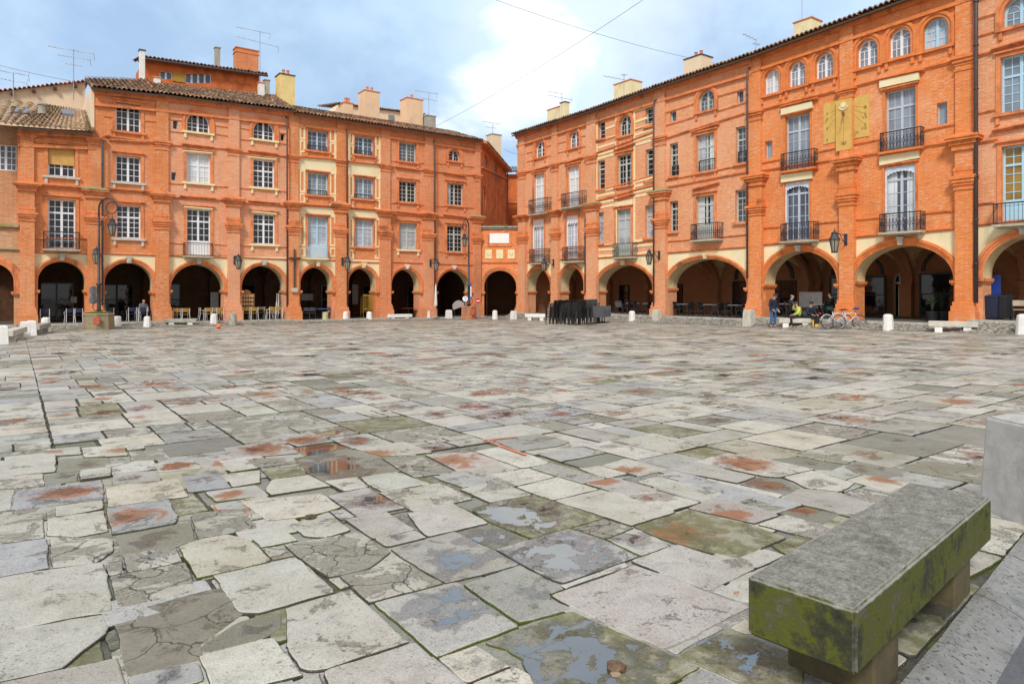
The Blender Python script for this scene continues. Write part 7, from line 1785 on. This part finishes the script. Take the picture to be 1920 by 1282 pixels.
# bags
t=thing('rucksack','black and yellow rucksack on the paving by the bench end','rucksack',gpt(1529,614.5),br)
YEL=plain('yellow_nylon',(.70,.38,.02),.6)
q=MB(); q.frus(0,0,.0,.44,.19,.13,.14,.09); o=q.build('body',BLKC,t); m=o.modifiers.new('b','BEVEL'); m.width=.04; m.segments=3
q=MB(); q.frus(-.13,-.09,.03,.40,.035,.055,.03,.04); q.build('side_panel',YEL,t); q=MB(); q.frus(.05,-.14,.03,.20,.10,.03,.09,.02); q.build('pocket',YEL,t); q=MB(); q.tube([(.1,.1,.4),(.24,.02,.3),(.30,-.02,.1),(.34,-.06,.02)],.018,5); q.build('strap',BLKC,t)
c_=gpt(1459,613.5)+d_*.80
t=thing('bag','bulky dark bag lying on the bench between the two sitters','bag',(c_.x,c_.y+.05,c_.z+.47),br)
bm=bmesh.new(); bmesh.ops.create_icosphere(bm,subdivisions=3,radius=1)
for v in bm.verts: k=1+noise.noise(v.co*1.7)*.25; v.co=Vector((v.co.x*.36*k,v.co.y*.2*k,.19+v.co.z*.20*k if v.co.z>-.8 else .01))
me=bpy.data.meshes.new('body'); bm.to_mesh(me); bm.free(); me.materials.append(plain('teal_black_bag',(.016,.026,.028),.7,var=.4)); o=bpy.data.objects.new('body',me); COL.objects.link(o); o.parent=t
q=MB(); q.tube([(.1,-.1,.36),(.22,-.18,.42),(.30,-.19,.2),(.33,-.2,-.2)],.016,5); q.build('strap',BLKC,t)
# ---- bicycles
TYRE=plain('tyre_rubber',(.018,.018,.018),.7); CHR=plain('bright_alloy',(.34,.35,.37),.4,metal=.15)
def bike(label,loc,rz,frame,lean=.12,extra=None):
    t=thing('bicycle',label,'bicycle',loc,rz,'bicycles leaning together'); t.rotation_euler=(lean,0,rz)
    R_=.335; xr,xf=-.52,.53
    for x in (xr,xf):
        q=MB(); q.tube([(x+R_*math.cos(a),0,R_+R_*math.sin(a)) for a in [2*PI*k/32 for k in range(33)]],.023,6); w=q.build('wheel',TYRE,t,(0,0,0),True)
        q=MB(); q.tube([(x+(R_-.025)*math.cos(a),0,R_+(R_-.025)*math.sin(a)) for a in [2*PI*k/32 for k in range(33)]],.011,5); q.build('rim',CHR,w)
        q=MB(); q.lathe([(.022,-.04),(.022,.04)],(x,0,R_),8,'y')
        for k in range(16): a=2*PI*k/16; q.tube([(x+.02*math.cos(a+.5),.02*(-1)**k,R_+.02*math.sin(a+.5)),(x+(R_-.03)*math.cos(a),0,R_+(R_-.03)*math.sin(a))],.0028,3)
        q.build('spokes',CHR,w)
    bb=(-.08,0,.29); st=(-.20,0,.80); hd=(.33,0,.78); hb=(.37,0,.64); ax=(xr,0,R_)
    q=MB(); q.tube([bb,st],.019,8); q.tube([(-.19,0,.74),hd],.020,8); q.tube([bb,hb],.023,8); q.tube([hd,hb],.022,8)
    for s in (-1,1): q.tube([(bb[0],s*.03,bb[2]),(ax[0],s*.05,ax[2])],.011,6); q.tube([(-.185,s*.02,.70),(ax[0],s*.05,ax[2])],.010,6); q.tube([(hb[0],s*.03,hb[2]),(.44,s*.05,.5),(xf,s*.05,R_)],.014,6)
    q.build('frame',frame,t,(0,0,0),True)
    q=MB(); q.tube([hd,(.31,0,.93)],.015,6); q.tube([(.36,-.29,.95),(.38,-.2,.96),(.31,0,.94),(.38,.2,.96),(.36,.29,.95)],.013,6); q.build('handlebar',BLK,t)
    q=MB(); q.tube([st,(-.225,0,.90)],.013,6); q.build('seat_post',CHR,t)
    q=MB(); q.hexa([(-.36,-.08,.90),(.0,-.02,.91),(.0,.02,.91),(-.36,.08,.90),(-.37,-.07,.96),(.01,-.015,.94),(.01,.015,.94),(-.37,.07,.96)]); o=q.build('saddle',BLK,t); m=o.modifiers.new('b','BEVEL'); m.width=.015; m.segments=2
    q=MB(); q.lathe([(.085,-.006),(.085,.006)],(bb[0],-.055,bb[2]),20,'y'); q.tube([bb,(bb[0],-.075,bb[2]),(bb[0]+.10,-.08,bb[2]-.13)],.01,5); q.tube([bb,(bb[0],.075,bb[2]),(bb[0]-.10,.08,bb[2]+.13)],.01,5); q.box(bb[0]+.05,bb[0]+.15,-.14,-.08,bb[2]-.145,bb[2]-.12); q.build('crank',CHR,t)
    q=MB(); q.tube([(xr+R_*1.1*math.cos(a),0,R_+R_*1.1*math.sin(a)) for a in [PI*.15+PI*.75*k/12 for k in range(13)]],.016,5); q.build('mudguard',extra or CHR,t)
    if extra: q=MB(); q.box(xr-.40,xr-.34,-.04,.04,.72,.80); q.build('rear_reflector',RED,t)
    return t
b0,b1=gpt(1576,617),gpt(1609,616.5); dd=b1-b0; br_=math.atan2(dd.y,dd.x)
c_=(b0+b1)/2
bike('silver white bicycle in front, leaning towards the brick plinth',(c_.x,c_.y,c_.z),br_,plain('silver_frame',(.66,.66,.70),.35),-.08)
c2=c_+Vector((-.36,.45,0)); bike('white bicycle with a red rear reflector behind the silver one',(c2.x,c2.y,gz(c2.x,c2.y)),br_+.12,plain('white_frame',(.72,.72,.72),.4),-.13,plain('white_guard',(.75,.75,.75),.4))
t=thing('cloth','purple cloth bundled over the handlebar of the silver bicycle','cloth',(c_.x,c_.y,c_.z),br_); q=MB(); q.tube([(.30,-.30,.97),(.38,-.15,1.0),(.36,.0,.97),(.42,.15,1.02),(.37,.28,.99)],[.02,.05,.04,.055,.02],8); q.build('fabric',plain('violet_cloth',(.10,.06,.36),.8),t)
# ------------------------------------------------------------------ camera, light
cam=bpy.data.cameras.new('camera'); co=bpy.data.objects.new('camera',cam); COL.objects.link(co)
co.location=(0,0,EYE); co.rotation_euler=(PI/2,0,0)
cam.sensor_width=36; cam.lens=36*F/1920; cam.shift_x=0; cam.shift_y=-(641-HY)/1920; cam.clip_end=3000; cam.clip_start=0.05
SC.camera=co
SUN_EL,SUN_AZ=math.radians(44),math.radians(194)     # azimuth clockwise from +Y: behind the camera, to its left
sd_=Vector((math.sin(SUN_AZ)*math.cos(SUN_EL),math.cos(SUN_AZ)*math.cos(SUN_EL),math.sin(SUN_EL)))
su=bpy.data.lights.new('sun','SUN'); su.energy=1.5; su.angle=math.radians(12); su.color=(1.0,0.97,0.92)
so_=bpy.data.objects.new('sun',su); COL.objects.link(so_); so_.rotation_euler=(-sd_).to_track_quat('-Z','Y').to_euler(); so_.location=(0,-5,40)
W_=bpy.data.worlds.new('World'); SC.world=W_; W_.use_nodes=True
nt=W_.node_tree; bg=nt.nodes['Background']
sky=N(nt,'ShaderNodeTexSky',sky_type='NISHITA'); sky.sun_disc=False; sky.sun_elevation=SUN_EL; sky.sun_rotation=SUN_AZ
sky.air_density=1.0; sky.dust_density=0.6; sky.ozone_density=1.5
tc=N(nt,'ShaderNodeTexCoord'); g=tc.outputs['Generated']
nv=N(nt,'ShaderNodeVectorMath',operation='NORMALIZE'); L(nt,g,nv.inputs[0])
sp=N(nt,'ShaderNodeSeparateXYZ'); L(nt,nv.outputs[0],sp.inputs[0])
n1=tnoise(nt,scaled(nt,nv.outputs[0],(1.0,1.0,1.7)),2.6,7,0.58,0.35)
n2=tnoise(nt,scaled(nt,nv.outputs[0],(1.0,1.0,1.5)),3.4,6,0.55,0.25)
SKY_K=3.0
c0=mix(nt,1.0,sky.outputs[0],(1.0,1.0,1.0),'MULTIPLY')
blue=mix(nt,mrange(nt,n2,0.36,0.62),(2.3,3.25,4.6),(3.4,4.5,5.8))      # grey blue bellies to pale veil
# whiter cloud added out of view, behind and overhead, to neutralise the ground's light
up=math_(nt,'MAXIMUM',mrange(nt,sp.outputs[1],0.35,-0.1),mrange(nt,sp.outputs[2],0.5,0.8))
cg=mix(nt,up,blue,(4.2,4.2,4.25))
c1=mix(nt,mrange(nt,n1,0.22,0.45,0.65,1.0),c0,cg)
# the bright break in the cloud above the side street
def spot(v,w0,w1):
    d=N(nt,'ShaderNodeVectorMath',operation='DOT_PRODUCT'); L(nt,nv.outputs[0],d.inputs[0]); d.inputs[1].default_value=Vector(v).normalized()
    q=math_(nt,'ADD',d.outputs['Value'],math_(nt,'MULTIPLY',math_(nt,'SUBTRACT',n1,0.5),0.024))
    return mrange(nt,q,w0,w1)
px=lambda x,y:((x-CX)/F,1.0,(HY-y)/F)
m1=math_(nt,'MAXIMUM',spot(px(1005,135),0.9958,1.0006),math_(nt,'MAXIMUM',spot(px(945,195),0.9955,1.0006),spot(px(890,245),0.9965,1.0012)))
m1=math_(nt,'MAXIMUM',m1,math_(nt,'MULTIPLY',spot(px(1100,20),0.975,1.004),0.35))
c2=mix(nt,m1,c1,(6.6,6.9,7.0))
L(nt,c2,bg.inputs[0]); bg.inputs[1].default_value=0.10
vs_=SC.view_settings; SC.display_settings.display_device='sRGB'; vs_.view_transform='Standard'; vs_.look='None'; vs_.exposure=0.92; vs_.gamma=1.0; vs_.use_curve_mapping=False
SC.cycles.use_denoising=True
SC.cycles.max_bounces=6; SC.cycles.diffuse_bounces=4; SC.cycles.glossy_bounces=3; SC.cycles.transmission_bounces=2
